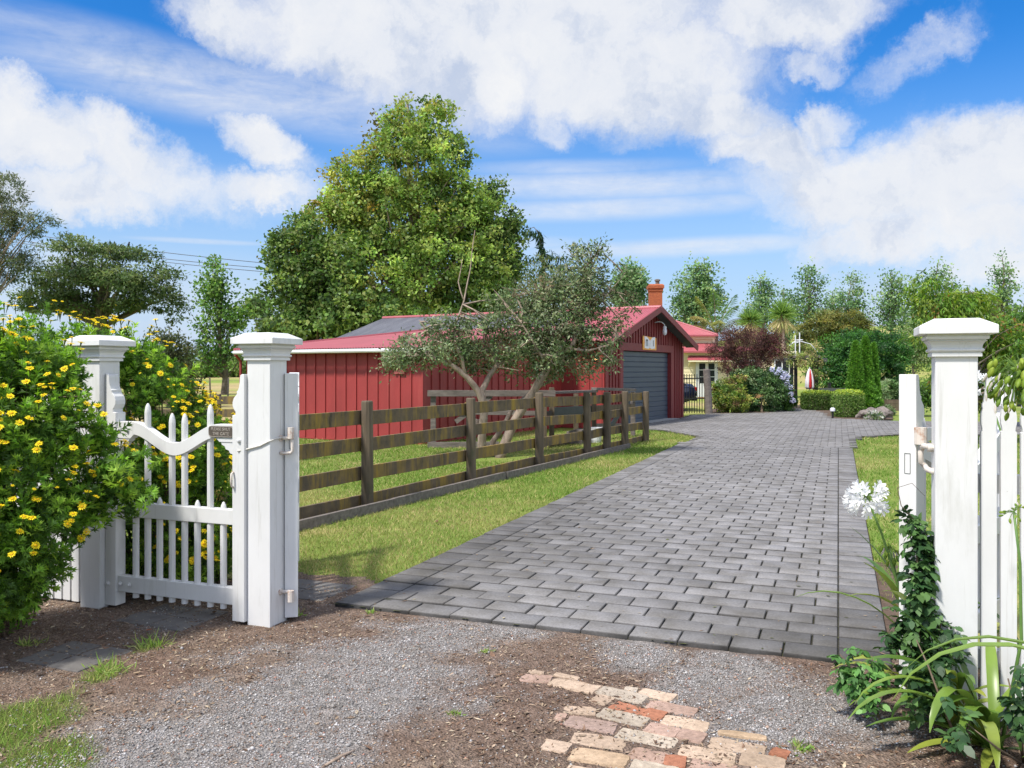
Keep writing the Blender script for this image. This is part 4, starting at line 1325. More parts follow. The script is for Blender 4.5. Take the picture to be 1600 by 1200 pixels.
PGY = 33.0
PE = thing('garden_pergola', 'dark timber pergola arch with wire finials and a vine over it', 'pergola', at(1256, HOR, PGY) - Vector((0, 0, EYE)), R(-8))
for x_, y_ in ((-.46, 0), (.46, 0), (-.14, .9), (.60, .9)):
    mb = MB(); mb.box(x_ - .06, x_ + .06, y_ - .06, y_ + .06, 0, 2.0); mb.build('post', M['iron'], PE)
for y_ in (0, .9):
    mb = MB(); mb.box(-.75, .85, y_ - .05 - .062, y_ - .062, 1.82, 1.96); mb.build('beam', M['soffit'], PE)
for x_ in (-.4, .1, .5):
    mb = MB(); mb.box(x_ - .04, x_ + .04, -.35, 1.2, 1.965, 2.05); mb.build('rafter', M['graywood'], PE)
mb = MB()
for x_, h_ in ((-.28, 2.85), (-.12, 2.95)):
    mb.tube([(x_, .2, 2.0), (x_, .2, h_)], .022, 6)
    mb.tube([(x_ - .12, .2, h_ - .28), (x_ + .12, .2, h_ - .28)], .018, 5)
mb.tube([(-.5, .2, 2.45), (-.28, .2, 2.62), (-.1, .2, 2.62), (.3, .2, 2.5), (.55, .2, 2.2)], .016, 5)
mb.build('finial', M['plate'], PE)

UM = thing('folded_parasol', 'folded red and white cloth parasol beside the dark pergola', 'parasol', at(1265, HOR, 32.2) - Vector((0, 0, EYE)), 0)
mb = MB(); mb.tube([(0, 0, 0), (0, 0, 1.6)], .02, 8); mb.build('pole', M['plate'], UM)
MW = mat('white_cloth', (.75, .72, .75), None, .8, 6); MRd = mat('red_cloth', (.50, .02, .025), (.42, .02, .02), .8, 6); MPk = mat('pink_cloth', (.70, .22, .30), None, .8, 6)
for k in range(8):
    a_ = 2 * math.pi * k / 8
    c_, s_ = math.cos(a_), math.sin(a_)
    mb = MB(); mb.tube([(.03 * c_, .03 * s_, 1.53), (.07 * c_, .06 * s_, 1.34), (.11 * c_, .09 * s_, 1.1), (.13 * c_, .10 * s_, .86), (.09 * c_, .09 * s_, .78)], [.02, .045, .055, .05, .03], 7)
    mb.build('cloth_fold', (MPk, MW, MW, MW, MW, MW, MRd, MW)[k], UM, smooth=True)

# garden lamp, rocks, planter, black paddock rails
p = gnd(1301, 655.5)
GL = thing('garden_lamp', 'little black garden stake lamp with white top by the clipped box bush', 'lamp', p)
mb = MB(); mb.tube([(0, 0, 0), (0, 0, .24)], .03, 7); mb.build('stake', M['iron'], GL)
mb = MB(); mb.lathe([(.05, .24), (.075, .26), (.075, .32), (.04, .36)], 10); mb.build('shade', M['opal'], GL)
rk = [(1352, 655, .26, 'grey-brown rock nearest the clipped box bush'), (1366, 655.5, .30, 'biggest grey-brown rock at the foot of the green spires'), (1381, 654, .28, 'grey-brown rock at the lawn end of the rock row'), (1374, 650, .25, 'grey rock perched behind the rock row')]
for px, py, r_, lab in rk:
    p = gnd(px, py)
    bmr = bmesh.new(); bmesh.ops.create_icosphere(bmr, subdivisions=3, radius=r_)
    off = Vector((random.uniform(0, 50), 0, 0))
    from mathutils import noise as mnoise
    for v in bmr.verts:
        k = 1 + .45 * mnoise.noise(v.co * 2.4 / r_ * .5 + off) + .15 * mnoise.noise(v.co * 7 / r_ * .5 + off)
        v.co = Vector((v.co.x * 1.15 * k, v.co.y * k, v.co.z * .72 * k))
    me = bpy.data.meshes.new('rock'); bmr.to_mesh(me); bmr.free(); me.materials.append(M['rock'])
    o = link('rock', me); o.location = p + Vector((0, 0, r_ * .42)); o.rotation_euler.z = random.uniform(0, 6)
    tag(o, lab, 'rock', 'rocks edging the garden bed')
PL = thing('timber_planter', 'low brown timber planter box at the far lawn edge', 'planter', gnd(1392, 641.5), R(-6))
mb = MB()
for k in range(3): mb.box(-.2, .42, -.2, .2, .13 * k + .004, .13 * k + .126)
mb.build('boards', M['post'], PL)
mb = MB(); mb.box(-.17, .39, -.17, .17, .39, .40); mb.build('soil_fill', M['soil'], PL)
BF = thing('black_rail_fence', 'black two-rail paddock fence far behind the right gatepost', 'fence', (13.2, 35.5, 0), R(-4))
for k in range(9):
    mb = MB(); x_ = k * 1.9 + random.uniform(-.05, .05); mb.box(x_ - .06, x_ + .06, -.06, .06, -.1, .98); mb.build('post', M['iron'], BF)
for z in (.25, .62):
    mb = MB(); mb.box(-.4, 15.6, -.10, -.062, z, z + .13); mb.build('rail', M['soffit'], BF)

# ================================================================== WIRES AND A BIRD
for i, (l0, l1, lab) in enumerate((((60, 361), (470, 416), 'topmost thin power line crossing the left sky'), ((95, 380), (470, 423), 'middle thin power line crossing the left sky'), ((100, 384), (470, 429), 'lowest thin power line crossing the left sky'))):
    a_, b_ = at(l0[0] - 200, l0[1] - 26, 62), at(l1[0], l1[1], 62)
    mb = MB(); mb.tube([a_.lerp(b_, f / 10) - Vector((0, 0, .35 * 4 * f / 10 * (1 - f / 10))) for f in range(11)], .022, 5)
    o = mb.build('power_line', M['iron']); tag(o, lab, 'power line', 'power lines over the left trees')
bp = at(201, 387.0, 62) + Vector((0, 0, .21))
BD = thing('bird', 'small dark bird perched on the topmost power line', 'bird', bp)
mb = MB(); mb.lathe([(.005, -.16), (.05, -.12), (.085, -.03), (.08, .06), (.05, .12), (.055, .17), (.05, .21), (.01, .235)], 10, Matrix.Rotation(R(14), 4, 'Y'))
mb.tube([(.07, 0, .19), (.13, 0, .185)], [.018, .003], 6)
mb.beam((-.03, 0, -.10), (-.09, 0, -.30), .07, .02)
mb.build('body', M['iron'], BD, smooth=True)
mb = MB()
for s_ in (-1, 1): mb.tube([(0, s_ * .03, -.12), (.01, s_ * .03, -.2)], .008, 5)
mb.build('legs', M['iron'], BD)
# ================================================================== VEGETATION
def ovals_np(C, A, Nn, L, Wd, fold=.1):
    """rounded leaves with six corners, gently cupped and drooping at the tip"""
    n = len(C)
    A = unit(A); S = unit(np.cross(A, Nn)); U = np.cross(S, A)
    L = L[:, None]; Wd = Wd[:, None]
    pts = [C, C + A * L * .3 + S * Wd * .46 + U * Wd * fold, C + A * L * .68 + S * Wd * .42 + U * Wd * fold * .6, C + A * L - U * L * .14,
           C + A * L * .68 - S * Wd * .42 + U * Wd * fold * .6, C + A * L * .3 - S * Wd * .46 + U * Wd * fold]
    return np.stack(pts, 1).reshape(-1, 3), np.arange(n * 6).reshape(-1, 6)


def leaves_np(C, A, Nn, L, Wd, fold=0.15, wide=.45):
    """diamond leaves: C base points, A axis, Nn normal, L length, Wd width -> verts, faces"""
    n = len(C)
    A = unit(A); S = unit(np.cross(A, Nn)); U = np.cross(S, A)
    L = L[:, None]; Wd = Wd[:, None]
    tip = C + A * L - U * L * .12
    m = C + A * L * wide
    l = m - S * Wd * .5 + U * Wd * fold
    r = m + S * Wd * .5 + U * Wd * fold
    V = np.stack([C, r, tip, l], 1).reshape(-1, 3)
    return V, np.arange(n * 4).reshape(-1, 4)


def lob(px, py, rx, ry, Y, rd=None):
    """an ellipsoid of crown: centre seen at (px,py) at distance Y, radii in photo pixels"""
    c = at(px, py, Y); k = Y / FPX
    return (np.array(c), np.array([rx * k, (rx * k if rd is None else rd), ry * k]))


def rdir(n):
    return unit(rng.normal(size=(n, 3)))


def crown_pts(lobes, ncl, shell=.55):
    w = np.array([np.prod(r) ** (2 / 3) for c, r in lobes]); w /= w.sum()
    i = rng.choice(len(lobes), ncl, p=w)
    d = rdir(ncl)
    rad = rng.uniform(shell ** 2, 1, ncl) ** .5
    c = np.array([l[0] for l in lobes])[i]; r = np.array([l[1] for l in lobes])[i]
    return c + d * rad[:, None] * r, d, rad


def pick(pal, n, wts=None):
    pal = np.array(pal, float) * LF
    return pal[rng.choice(len(pal), n, p=wts)]


def crown(lobes, ncl, per, rc, leaf, pal, parent, mt, name='crown', shell=.55, asp=.5, droop=0.0, up=.5, flat=.75, wts=None, tfun=None, zmin=.05, jit=.25, ret=False, fold=.15, spray=.0, cj=.22):
    c, d, rad = crown_pts(lobes, ncl, shell)
    if spray:
        k_ = rng.random(ncl) < spray
        c = c + d * (k_ * rng.uniform(.05, .45, ncl) * np.mean([l[1].min() for l in lobes]) * .6)[:, None]
    n = ncl * per
    ci = np.repeat(np.arange(ncl), per)
    off = rng.normal(0, 1, (n, 3)) * rc * rng.uniform(.6, 1.3, (ncl,))[ci][:, None]
    off[:, 2] *= flat
    P = c[ci] + off
    out = d[ci]
    A = unit(out * .7 + rdir(n) * .9 + np.array([[0, 0, -droop]]))
    Nn = unit(out * .5 + rdir(n) * .75 + np.array([[0, 0, up]]))
    L = leaf * rng.uniform(.65, 1.3, n)
    base = pick(pal, ncl, wts)
    if tfun is not None: base = tfun(c, base)
    base = base * rng.uniform(1 - cj, 1 + cj, (ncl, 1))
    t = base[ci] * rng.uniform(1 - jit, 1 + jit, (n, 1)) * rng.uniform(.88, 1.12, (n, 3))
    ok = P[:, 2] > zmin
    V, F = leaves_np(P[ok], A[ok], Nn[ok], L[ok], L[ok] * asp, fold)
    o = np_mesh(name, V, F, mt, parent, tint=t[ok])
    return (o, c) if ret else o


def limbs(mb, base, top, r0, targets, r1=.02, hmin=.25, rfac=.35, seg=6, wig=.06, jbias=.75):
    """trunk base->top and a limb to every target point"""
    base = Vector(base); top = Vector(top)
    ax = top - base
    pts = [base - Vector((0, 0, .15))]
    nseg = 7
    w = [Vector((random.uniform(-1, 1), random.uniform(-1, 1), 0)) * ax.length * wig * .4 for _ in range(nseg + 1)]
    w[0] = Vector((0, 0, 0))
    path = [base + ax * (i / nseg) + w[i] for i in range(nseg + 1)]
    rad = [r0 * (1 - .85 * i / nseg) for i in range(nseg + 1)]
    mb.tube([pts[0]] + path, [r0 * 1.25] + [rad[0] * 1.08] + rad[1:], max(seg, 8))
    for t in targets:
        t = Vector(t)
        f = (t.z - base.z) / max(ax.z, .01)
        f0 = min(max(f * jbias - random.uniform(.05, .18), hmin), .93)
        k = f0 * nseg; i = min(int(k), nseg - 1)
        s = path[i].lerp(path[i + 1], k - i)
        rs = (rad[i] + (rad[i + 1] - rad[i]) * (k - i)) * rfac
        d = t - s
        m1 = s + d * .35 + Vector((random.uniform(-1, 1), random.uniform(-1, 1), random.uniform(-.2, .9))) * d.length * .07
        m2 = s + d * .7 + Vector((random.uniform(-1, 1), random.uniform(-1, 1), random.uniform(-.2, .8))) * d.length * .07
        rs = max(min(rs, .05 * d.length + r1), r1)
        mb.tube([s, m1, m2, t], [rs, rs * .7, rs * .45, r1 * .5], 5, False)


def tree(name, label, cat, base, lobes, ncl, per, rc, leaf, pal, top=None, r0=.2, nl=20, bark='bark', mt='leaf', group=None, hmin=.25, rfac=.35, jbias=.75, r1=.02, **kw):
    base = Vector(base)
    t = thing(name, label, cat, base, 0, group)
    lobes = [(c - np.array(base), r) for c, r in lobes]
    o, c = crown(lobes, ncl, per, rc, leaf, pal, t, M[mt], ret=True, **kw)
    if top is None: top = Vector(lobes[0][0])
    else: top = Vector(top) - base
    mb = MB()
    limbs(mb, (0, 0, 0), top, r0, c[rng.choice(len(c), min(nl, len(c)), replace=False)], hmin=hmin, rfac=rfac, jbias=jbias, r1=r1)
    mb.build('trunk', M[bark], t, smooth=True)
    return t


def foot(px, Y):
    x_ = (px - 800) / FPX * Y
    return Vector((x_, Y, float(hgt(x_, Y))))


# ---- the big yellow-green tree and its two darker neighbours
B1 = [lob(646, 184, 30, 42, 38), lob(642, 222, 58, 40, 38), lob(640, 264, 84, 50, 38), (lob(605, 345, 100, 72, 38)), lob(690, 335, 60, 62, 38), lob(600, 430, 130, 75, 37.5), lob(700, 430, 100, 80, 38),
      lob(552, 285, 34, 42, 37), lob(719, 232, 17, 34, 38.5), lob(520, 350, 44, 50, 37), lob(710, 302, 36, 46, 38), lob(735, 355, 44, 56, 37.6), lob(560, 318, 58, 50, 37.4), lob(480, 395, 44, 40, 36.6), lob(600, 205, 20, 30, 38), lob(690, 190, 20, 34, 38), lob(610, 500, 140, 34, 38)]


def t1(c, b):
    """turning leaves on the upper left and in scattered sprays"""
    n = len(c)
    o = np.clip((-c[:, 0] * .45 + c[:, 2] * .18 - 1.9) * .4 + rng.normal(0, .22, n), 0, .7)[:, None] * (rng.random((n, 1)) < .4)
    return b * (1 - o) + np.array([[.36, .20, .045]]) * o


tree('broadleaf_tree', 'tall yellow-green broadleaf tree towering behind the red barn', 'tree', foot(645, 38), B1, 1550, 52, .21, .165,
     [(.075, .122, .028), (.118, .17, .04), (.17, .22, .056), (.205, .235, .066), (.05, .083, .02)], wts=[.24, .28, .24, .12, .12], top=at(648, 165, 38), r0=.36, nl=110, bark='palebark', asp=.68, tfun=t1, jbias=.7, shell=.55, up=.3, jit=.32, spray=.3, cj=.38)
B2 = [lob(470, 420, 48, 70, 35), lob(450, 480, 46, 50, 34.5), lob(520, 440, 55, 70, 35), lob(560, 490, 70, 42, 34.5), lob(440, 400, 22, 42, 35), lob(490, 510, 80, 24, 34), lob(474, 360, 22, 26, 35.5)]
tree('broadleaf_tree', 'dark green bushy tree on the left flank of the tall yellow-green tree', 'tree', foot(490, 35), B2, 560, 38, .21, .17,
     [(.048, .083, .022), (.075, .118, .03), (.11, .15, .042), (.032, .056, .016)], top=at(490, 380, 35), r0=.25, nl=40, asp=.7, shell=.5, spray=.25, cj=.35)
B3 = [lob(770, 350, 34, 52, 39), lob(760, 420, 52, 60, 39), lob(785, 390, 30, 60, 39), lob(740, 470, 70, 40, 38.5), lob(771, 305, 12, 22, 39), lob(800, 340, 10, 26, 39)]
tree('broadleaf_tree', 'deep green tree on the right flank of the tall yellow-green tree', 'tree', foot(765, 39), B3, 480, 38, .21, .17,
     [(.048, .083, .022), (.072, .118, .03), (.105, .15, .042), (.032, .056, .016)], top=at(771, 300, 39), r0=.22, nl=36, asp=.7, shell=.5, spray=.25, cj=.35)

# ---- drooping conifer tip and olive bush between tree and chimney
DC = thing('weeping_conifer', 'thin nodding conifer top poking up right of the tall tree', 'conifer', foot(845, 45))
mb = MB(); b_ = DC.location
pts = [Vector((0, 0, 0)), at(850, 470, 45) - b_, at(848, 400, 45) - b_, at(843, 365, 45) - b_, at(834, 355, 45) - b_, at(820, 360, 45) - b_]
mb.tube(pts, [.16, .1, .06, .035, .02, .012], 6); mb.build('trunk', M['bark'], DC, smooth=True)
P, A = [], []
for s_, e_, n_ in ((at(843, 362, 45), at(820, 361, 45), 60), (at(843, 362, 45), at(848, 400, 45), 130), (at(848, 395, 45), at(880, 402, 45), 80), (at(848, 400, 45), at(815, 408, 45), 60), (at(848, 410, 45), at(888, 418, 45), 80), (at(849, 405, 45), at(850, 470, 45), 160)):
    f = rng.random(n_)[:, None]
    p_ = np.array(s_) * (1 - f) + np.array(e_) * f + rng.normal(0, .08, (n_, 3))
    P.append(p_); A.append(rng.normal(0, .5, (n_, 3)) + np.array([0, 0, -1.2]))
P = np.concatenate(P) - np.array(b_); A = np.concatenate(A); n = len(P)
V, F = leaves_np(P, A, rdir(n), rng.uniform(.25, .55, n), rng.uniform(.05, .09, n))
np_mesh('crown', V, F, M['leafmatt'], DC, tint=np.array([[.03, .065, .03]]) * rng.uniform(.7, 1.3, (n, 1)))
tree('olive_tree', 'dull olive bushy tree under the nodding conifer top', 'tree', foot(850, 44), [lob(845, 440, 50, 42, 44), lob(800, 460, 50, 40, 44), lob(900, 460, 40, 35, 44)], 150, 40, .3, .16,
     [(.07, .085, .025), (.09, .095, .028), (.05, .07, .02)], r0=.2, nl=12, asp=.4)

# ---- poplars along the back boundary
POPL = [(1090, 404, 44, 545, 78, 'dark leafy poplar directly behind the brick chimney', 1), (1188, 428, 30, 560, 96, 'short round-topped poplar between the palm and the cabbage trees', 0),
        (1262, 411, 36, 575, 95, 'broad airy poplar above the pergola', 0), (1327, 422, 36, 580, 97, 'second poplar right of the pergola, airy and blue-green', 0),
        (1394, 415, 33, 580, 95, 'slim poplar just left of the tall right gatepost', 0), (1466, 400, 36, 580, 92, 'tall poplar directly above the right gatepost cap', 0),
        (1566, 393, 24, 560, 88, 'thin lone poplar near the right edge against cloud', 2), (1226, 448, 22, 575, 102, 'small far poplar low between the cabbage trees and pergola', 0), (1300, 450, 24, 585, 104, 'low filler poplar between two airy blue-green ones', 0),
        (1430, 445, 24, 585, 101, 'low poplar in the gap left of the gatepost cap', 0), (985, 408, 26, 520, 70, 'bushy poplar behind the barn roof left of the chimney', 1)]
for i, (px, top, hw, bot, Y, lab, dn_) in enumerate(POPL):
    h = bot - top
    LB_ = [lob(px, top + h * .14, hw * .42, h * .14, Y), lob(px - hw * .2, top + h * .34, hw * .75, h * .17, Y), lob(px + hw * .3, top + h * .42, hw * .7, h * .17, Y), lob(px, top + h * .6, hw * .9, h * .2, Y), lob(px - hw * .4, top + h * .5, hw * .5, h * .15, Y), lob(px + hw * .35, top + h * .22, hw * .35, h * .14, Y)]
    tree('poplar', lab, 'poplar', foot(px, Y), LB_, [140, 240, 80][dn_], 24, [.44, .38, .38][dn_], .27, [(.07, .12, .05), (.10, .155, .065), (.14, .195, .085), (.05, .09, .042)], top=at(px, top + 6, Y), r0=.2, nl=[40, 50, 34][dn_], bark='bark', group='poplars along the back boundary', asp=.75, shell=.15, r1=.04)

# ---- left background
PT_ = [lob(20, 300, 30, 26, 40), lob(50, 345, 36, 20, 40), lob(10, 345, 30, 35, 40), lob(70, 362, 20, 14, 40), lob(15, 400, 34, 26, 40), lob(-30, 330, 50, 60, 40), lob(45, 408, 22, 14, 40), lob(-30, 430, 50, 50, 40)]
tree('pine_tree', 'half-bare pine at the far left edge with pale dead limbs', 'pine', foot(-40, 40), PT_, 170, 60, .20, .18, [(.035, .052, .026), (.05, .066, .03), (.07, .08, .04)], top=at(-10, 285, 40), r0=.35, nl=44, bark='palebark', asp=.25, shell=.3, rfac=.25, r1=.02)
MC = [lob(120, 385, 50, 16, 44), lob(180, 392, 34, 12, 44), lob(215, 400, 28, 12, 44), lob(95, 430, 60, 26, 43), lob(235, 430, 48, 16, 44), lob(262, 445, 34, 20, 44), lob(200, 440, 50, 18, 43), lob(150, 420, 50, 22, 44), lob(240, 472, 44, 16, 44), lob(275, 480, 16, 24, 44), lob(205, 470, 24, 22, 43), lob(100, 475, 60, 22, 43), lob(60, 460, 40, 30, 43.5), lob(165, 480, 30, 26, 44)]
tree('macrocarpa', 'wide spreading dark macrocarpa above the daisy bush', 'tree', foot(152, 44), MC, 430, 52, .28, .20, [(.045, .068, .025), (.065, .09, .032), (.085, .11, .04), (.032, .05, .02)], top=at(165, 420, 44), r0=.72, nl=34, bark='bark', asp=.4, shell=.2, flat=.35, hmin=.55, rfac=.35, r1=.03, up=.8)
PP = [lob(335, 425, 22, 22, 52), lob(330, 460, 30, 30, 52), lob(352, 480, 30, 34, 52), lob(345, 520, 34, 40, 52), lob(330, 555, 28, 26, 52), lob(365, 540, 22, 30, 52)]
tree('poplar', 'slender green poplar standing left of the middle gatepost', 'poplar', foot(350, 52), PP, 170, 30, .30, .20, [(.045, .09, .02), (.07, .125, .03), (.095, .15, .036), (.03, .06, .018)], top=at(338, 410, 52), r0=.2, nl=44, asp=.75, shell=.15, r1=.03, hmin=.12)
tree('broadleaf_tree', 'dull brownish-green bushy tree rising behind the daisy bush', 'tree', foot(268, 34), [lob(262, 540, 30, 26, 34), lob(275, 570, 36, 36, 34), (lob(250, 580, 40, 40, 34)), lob(285, 595, 26, 22, 34)], 150, 40, .2, .14, [(.035, .045, .02), (.05, .06, .025), (.065, .075, .03), (.025, .033, .017)], r0=.2, nl=14, asp=.5, shell=.4)
for px, py, rx, ry, Y, lab in ((318, 580, 18, 10, 120, 'pale green far hedge tree left of the slender poplar'), (372, 572, 24, 16, 118, 'yellow-green far bushy tree right of the slender poplar'), (338, 582, 18, 8, 125, 'low far hedge tree behind the slender poplar'), (402, 478, 16, 14, 60, 'dark cedar spray at the left of the dark green bushy tree'), (190, 568, 60, 16, 130, 'long far hedge tree behind the daisy bush')):
    tree('hedge_tree', lab, 'tree', foot(px, Y), [lob(px, py, rx, ry, Y), lob(px - rx * .4, py + ry * .4, rx * .7, ry * .7, Y), lob(px + rx * .4, py + ry * .4, rx * .7, ry * .7, Y)], 60, 40, .02 * ry * Y / 100, .0042 * Y, [(.08, .12, .035), (.11, .15, .04), (.055, .085, .028)], r0=.15, nl=6, asp=.6, shell=.2)
for px, py, rx, ry, Y in ((560, 560, 200, 14, 240), (1100, 566, 300, 14, 230), (1500, 556, 200, 16, 200), (-100, 566, 260, 14, 230)):
    pass
FW = [lob(px, 570 + (px * 7 % 5), 60, 12 + (px * 13 % 9), 260, 6) for px in range(-500, 2200, 55)]
o = crown(FW, 2200, 26, 1.5, 1.3, [(.06, .09, .035), (.08, .11, .04), (.05, .075, .035)], None, M['leafmatt'], name='far_wood', shell=.1, asp=.7, zmin=-20)
tag(o, 'thin line of far bush and shelter trees along the horizon', 'woodland', kind='stuff')

# ---- the grey-leaved tree in the paddock behind the fence
GT = thing('pohutukawa_tree', 'twisted grey-leaved multi-stemmed tree behind the mossy fence', 'tree', gnd(768, 715))
gb_ = Vector(GT.location); GY = GT.location.y
loc = lambda px, py, dy=0.0: at(px, py, GY + dy) - gb_
STEMS = [([(752, 718, 0), (753, 680, -.05), (757, 640, -.1), (748, 612, -.1), (728, 588, -.15), (705, 570, -.2), (672, 556, -.1), (640, 548, 0)], .085, .02),
         ([(757, 640, -.1), (752, 612, 0), (764, 588, .1), (777, 570, .15), (772, 552, .2), (755, 545, .3)], .062, .022),
         ([(780, 718, 0), (790, 690, .1), (805, 655, .15), (822, 628, .1), (840, 600, .05), (862, 565, 0), (878, 548, 0)], .092, .055),
         ([(878, 548, 0), (868, 528, .1), (852, 505, .2), (850, 480, .25), (858, 450, .2)], .055, .016), ([(878, 548, 0), (892, 545, -.1), (900, 525, -.1), (915, 490, 0), (925, 450, 0), (910, 415, 0)], .05, .012),
         ([(772, 718, .2), (770, 690, .25), (790, 660, .3), (800, 640, .35), (830, 612, .5), (870, 590, .6)], .06, .018), ([(742, 716, .1), (738, 690, .1), (746, 655, .1)], .055, .035),
         ([(728, 588, -.15), (722, 560, -.2), (710, 535, -.25), (712, 505, -.2), (725, 470, -.1), (735, 420, 0), (742, 360, 0)], .032, .006), ([(725, 470, -.1), (716, 440, 0), (722, 405, 0)], .014, .005),
         ([(705, 570, -.2), (690, 545, -.3), (668, 520, -.3), (655, 500, -.3)], .03, .008), ([(862, 565, 0), (845, 555, -.3), (830, 530, -.4), (812, 500, -.4)], .03, .008),
         ([(915, 490, 0), (940, 470, 0), (962, 445, 0), (978, 425, 0)], .02, .005), ([(892, 545, -.1), (920, 548, -.2), (950, 540, -.2), (975, 520, -.1)], .025, .006)]
mb = MB()
for pts, ra, rb in STEMS:
    p_ = [loc(*a_) for a_ in pts]
    # smooth the polyline a little with extra knobbly points
    q_ = [p_[0]]
    for a_, b_ in zip(p_[:-1], p_[1:]):
        q_ += [a_.lerp(b_, .5) + Vector((random.uniform(-.01, .01), random.uniform(-.01, .01), random.uniform(-.008, .008))), b_]
    m_ = len(q_)
    mb.tube(q_, [(ra + (rb - ra) * i / (m_ - 1)) * random.uniform(.92, 1.1) for i in range(m_)], 9)
mb.build('trunk', M['palebark'], GT, smooth=True)
GL_ = [(680, 550, 74, 28, -.1), (640, 552, 40, 28, 0), (700, 515, 42, 22, -.1), (752, 522, 44, 34, 0), (800, 486, 60, 42, .1), (850, 500, 74, 62, .1), (845, 545, 74, 40, .1), (885, 490, 60, 44, .1), (880, 455, 60, 40, .1), (915, 445, 40, 46, .1),
       (935, 520, 44, 46, 0), (825, 560, 70, 34, .2), (890, 566, 56, 26, .2), (955, 480, 28, 46, 0), (740, 562, 40, 22, .2), (905, 402, 26, 20, 0), (972, 430, 18, 16, 0), (985, 470, 14, 30, 0), (948, 555, 30, 22, 0), (620, 560, 26, 24, 0), (925, 390, 34, 12, 0)]
GLo = [(np.array(loc(a_, b_, e_)), np.array([c_, c_ * .9, d_]) * GY / FPX) for a_, b_, c_, d_, e_ in GL_]
o, cpts = crown(GLo, 960, 30, .078, .066, [(.08, .105, .048), (.125, .15, .08), (.042, .062, .024), (.17, .19, .12), (.10, .08, .05)], GT, M['leafmatt'], shell=.3, asp=.42, ret=True, wts=[.30, .27, .27, .08, .08], up=.3, flat=.9, jit=.35, cj=.38)
mb = MB()
tips = []
for k_, (p_, a_, b_) in enumerate(STEMS):
    if k_ in (6, 8): continue
    q_ = [loc(*z_) for z_ in p_]
    q_ = q_[2 if k_ in (0, 2, 5) else 0:(5 if k_ == 7 else None)]
    for i_ in range(len(q_) - 1): tips += [q_[i_].lerp(q_[i_ + 1], t_ / 6) for t_ in range(6)]
for c_ in cpts[:330]:
    c_ = Vector(c_)
    s_ = random.choice(sorted(tips, key=lambda t_: (t_ - c_).length)[:5])
    d_ = c_ - s_
    mb.tube([s_, s_ + d_ * .5 + Vector((random.uniform(-1, 1), random.uniform(-1, 1), random.uniform(-.3, 1))) * d_.length * .14, c_, c_ + d_.normalized() * .12], [.019, .013, .007, .0025], 4, False)
mb.build('twigs', M['palebark'], GT)

# ---- palm and cabbage trees
def frond(mb_P, mb_A, base, az, el, L, sag, nleaf, ll):
    d = np.array([math.cos(az) * math.cos(el), math.sin(az) * math.cos(el), math.sin(el)])
    f = np.linspace(0, 1, nleaf)
    pts = base + d * (f * L)[:, None] + np.array([0, 0, -sag]) * (f ** 2)[:, None] * L
    tan = np.gradient(pts, axis=0); tan = unit(tan)
    side = unit(np.cross(tan, np.array([[0, 0, 1.0]])))
    return pts, tan, side, f


PALM = thing('palm_tree', 'feathery palm with tatty yellowing fronds above the house roof', 'palm', foot(1119, 56))
pb = np.array([0, 0, (EYE + (HOR - 522) / FPX * 56)]); crownb = pb
mb = MB(); mb.tube([(0, 0, 0), (.05, 0, pb[2] * .5), (0, 0, pb[2])], [.2, .16, .13], 8); mb.build('trunk', M['bark'], PALM, smooth=True)
for az, el, L, sag, c_ in ((0.1, .75, 2.7, .55, (.14, .125, .035)), (3.0, .7, 2.4, .6, (.22, .16, .06)), (.5, 1.15, 2.9, .28, (.06, .115, .035)), (2.4, 1.2, 2.8, .3, (.12, .13, .035)), (1.5, 1.3, 2.8, .25, (.07, .12, .035)), (-.6, .9, 2.4, .55, (.11, .12, .03)), (3.6, .95, 2.4, .5, (.16, .14, .05)), (4.6, 1.0, 2.0, .6, (.13, .14, .04)), (.2, .35, 2.2, .5, (.20, .15, .05)), (2.9, .3, 2.1, .55, (.24, .17, .07)), (5.4, 1.1, 2.5, .4, (.08, .13, .035))):
    L *= 1.45
    pts, tan, side, f = frond(None, None, pb, az, el, L, sag, 60, .4)
    P, A, Nn = [], [], []
    for s_ in (-1, 1):
        P.append(pts[4:]); A.append(tan[4:] * .7 + side[4:] * s_ * .9 + np.array([0, 0, -.7])); Nn.append(side[4:] * -s_ + np.array([0, 0, .8]))
    P, A, Nn = map(np.concatenate, (P, A, Nn)); A = A + rng.normal(0, .12, A.shape)
    ll = .62 * np.tile(np.sin(np.pi * np.clip(f[4:], .08, .97)) ** .5, 2) * rng.uniform(.8, 1.1, len(P))
    V, F = leaves_np(P, A, Nn, ll, np.full(len(P), .055))
    fr = np_mesh('frond', V, F, M['leaf'], PALM, tint=np.array([c_]) * 1.9 * rng.uniform(.75, 1.25, (len(P), 1)))
    mb = MB(); mb.tube([Vector(p) for p in pts[::5]], [.03 * (1 - .8 * i / 10) for i in range(len(pts[::5]))], 5); mb.build('stalk', M['twig'], fr)
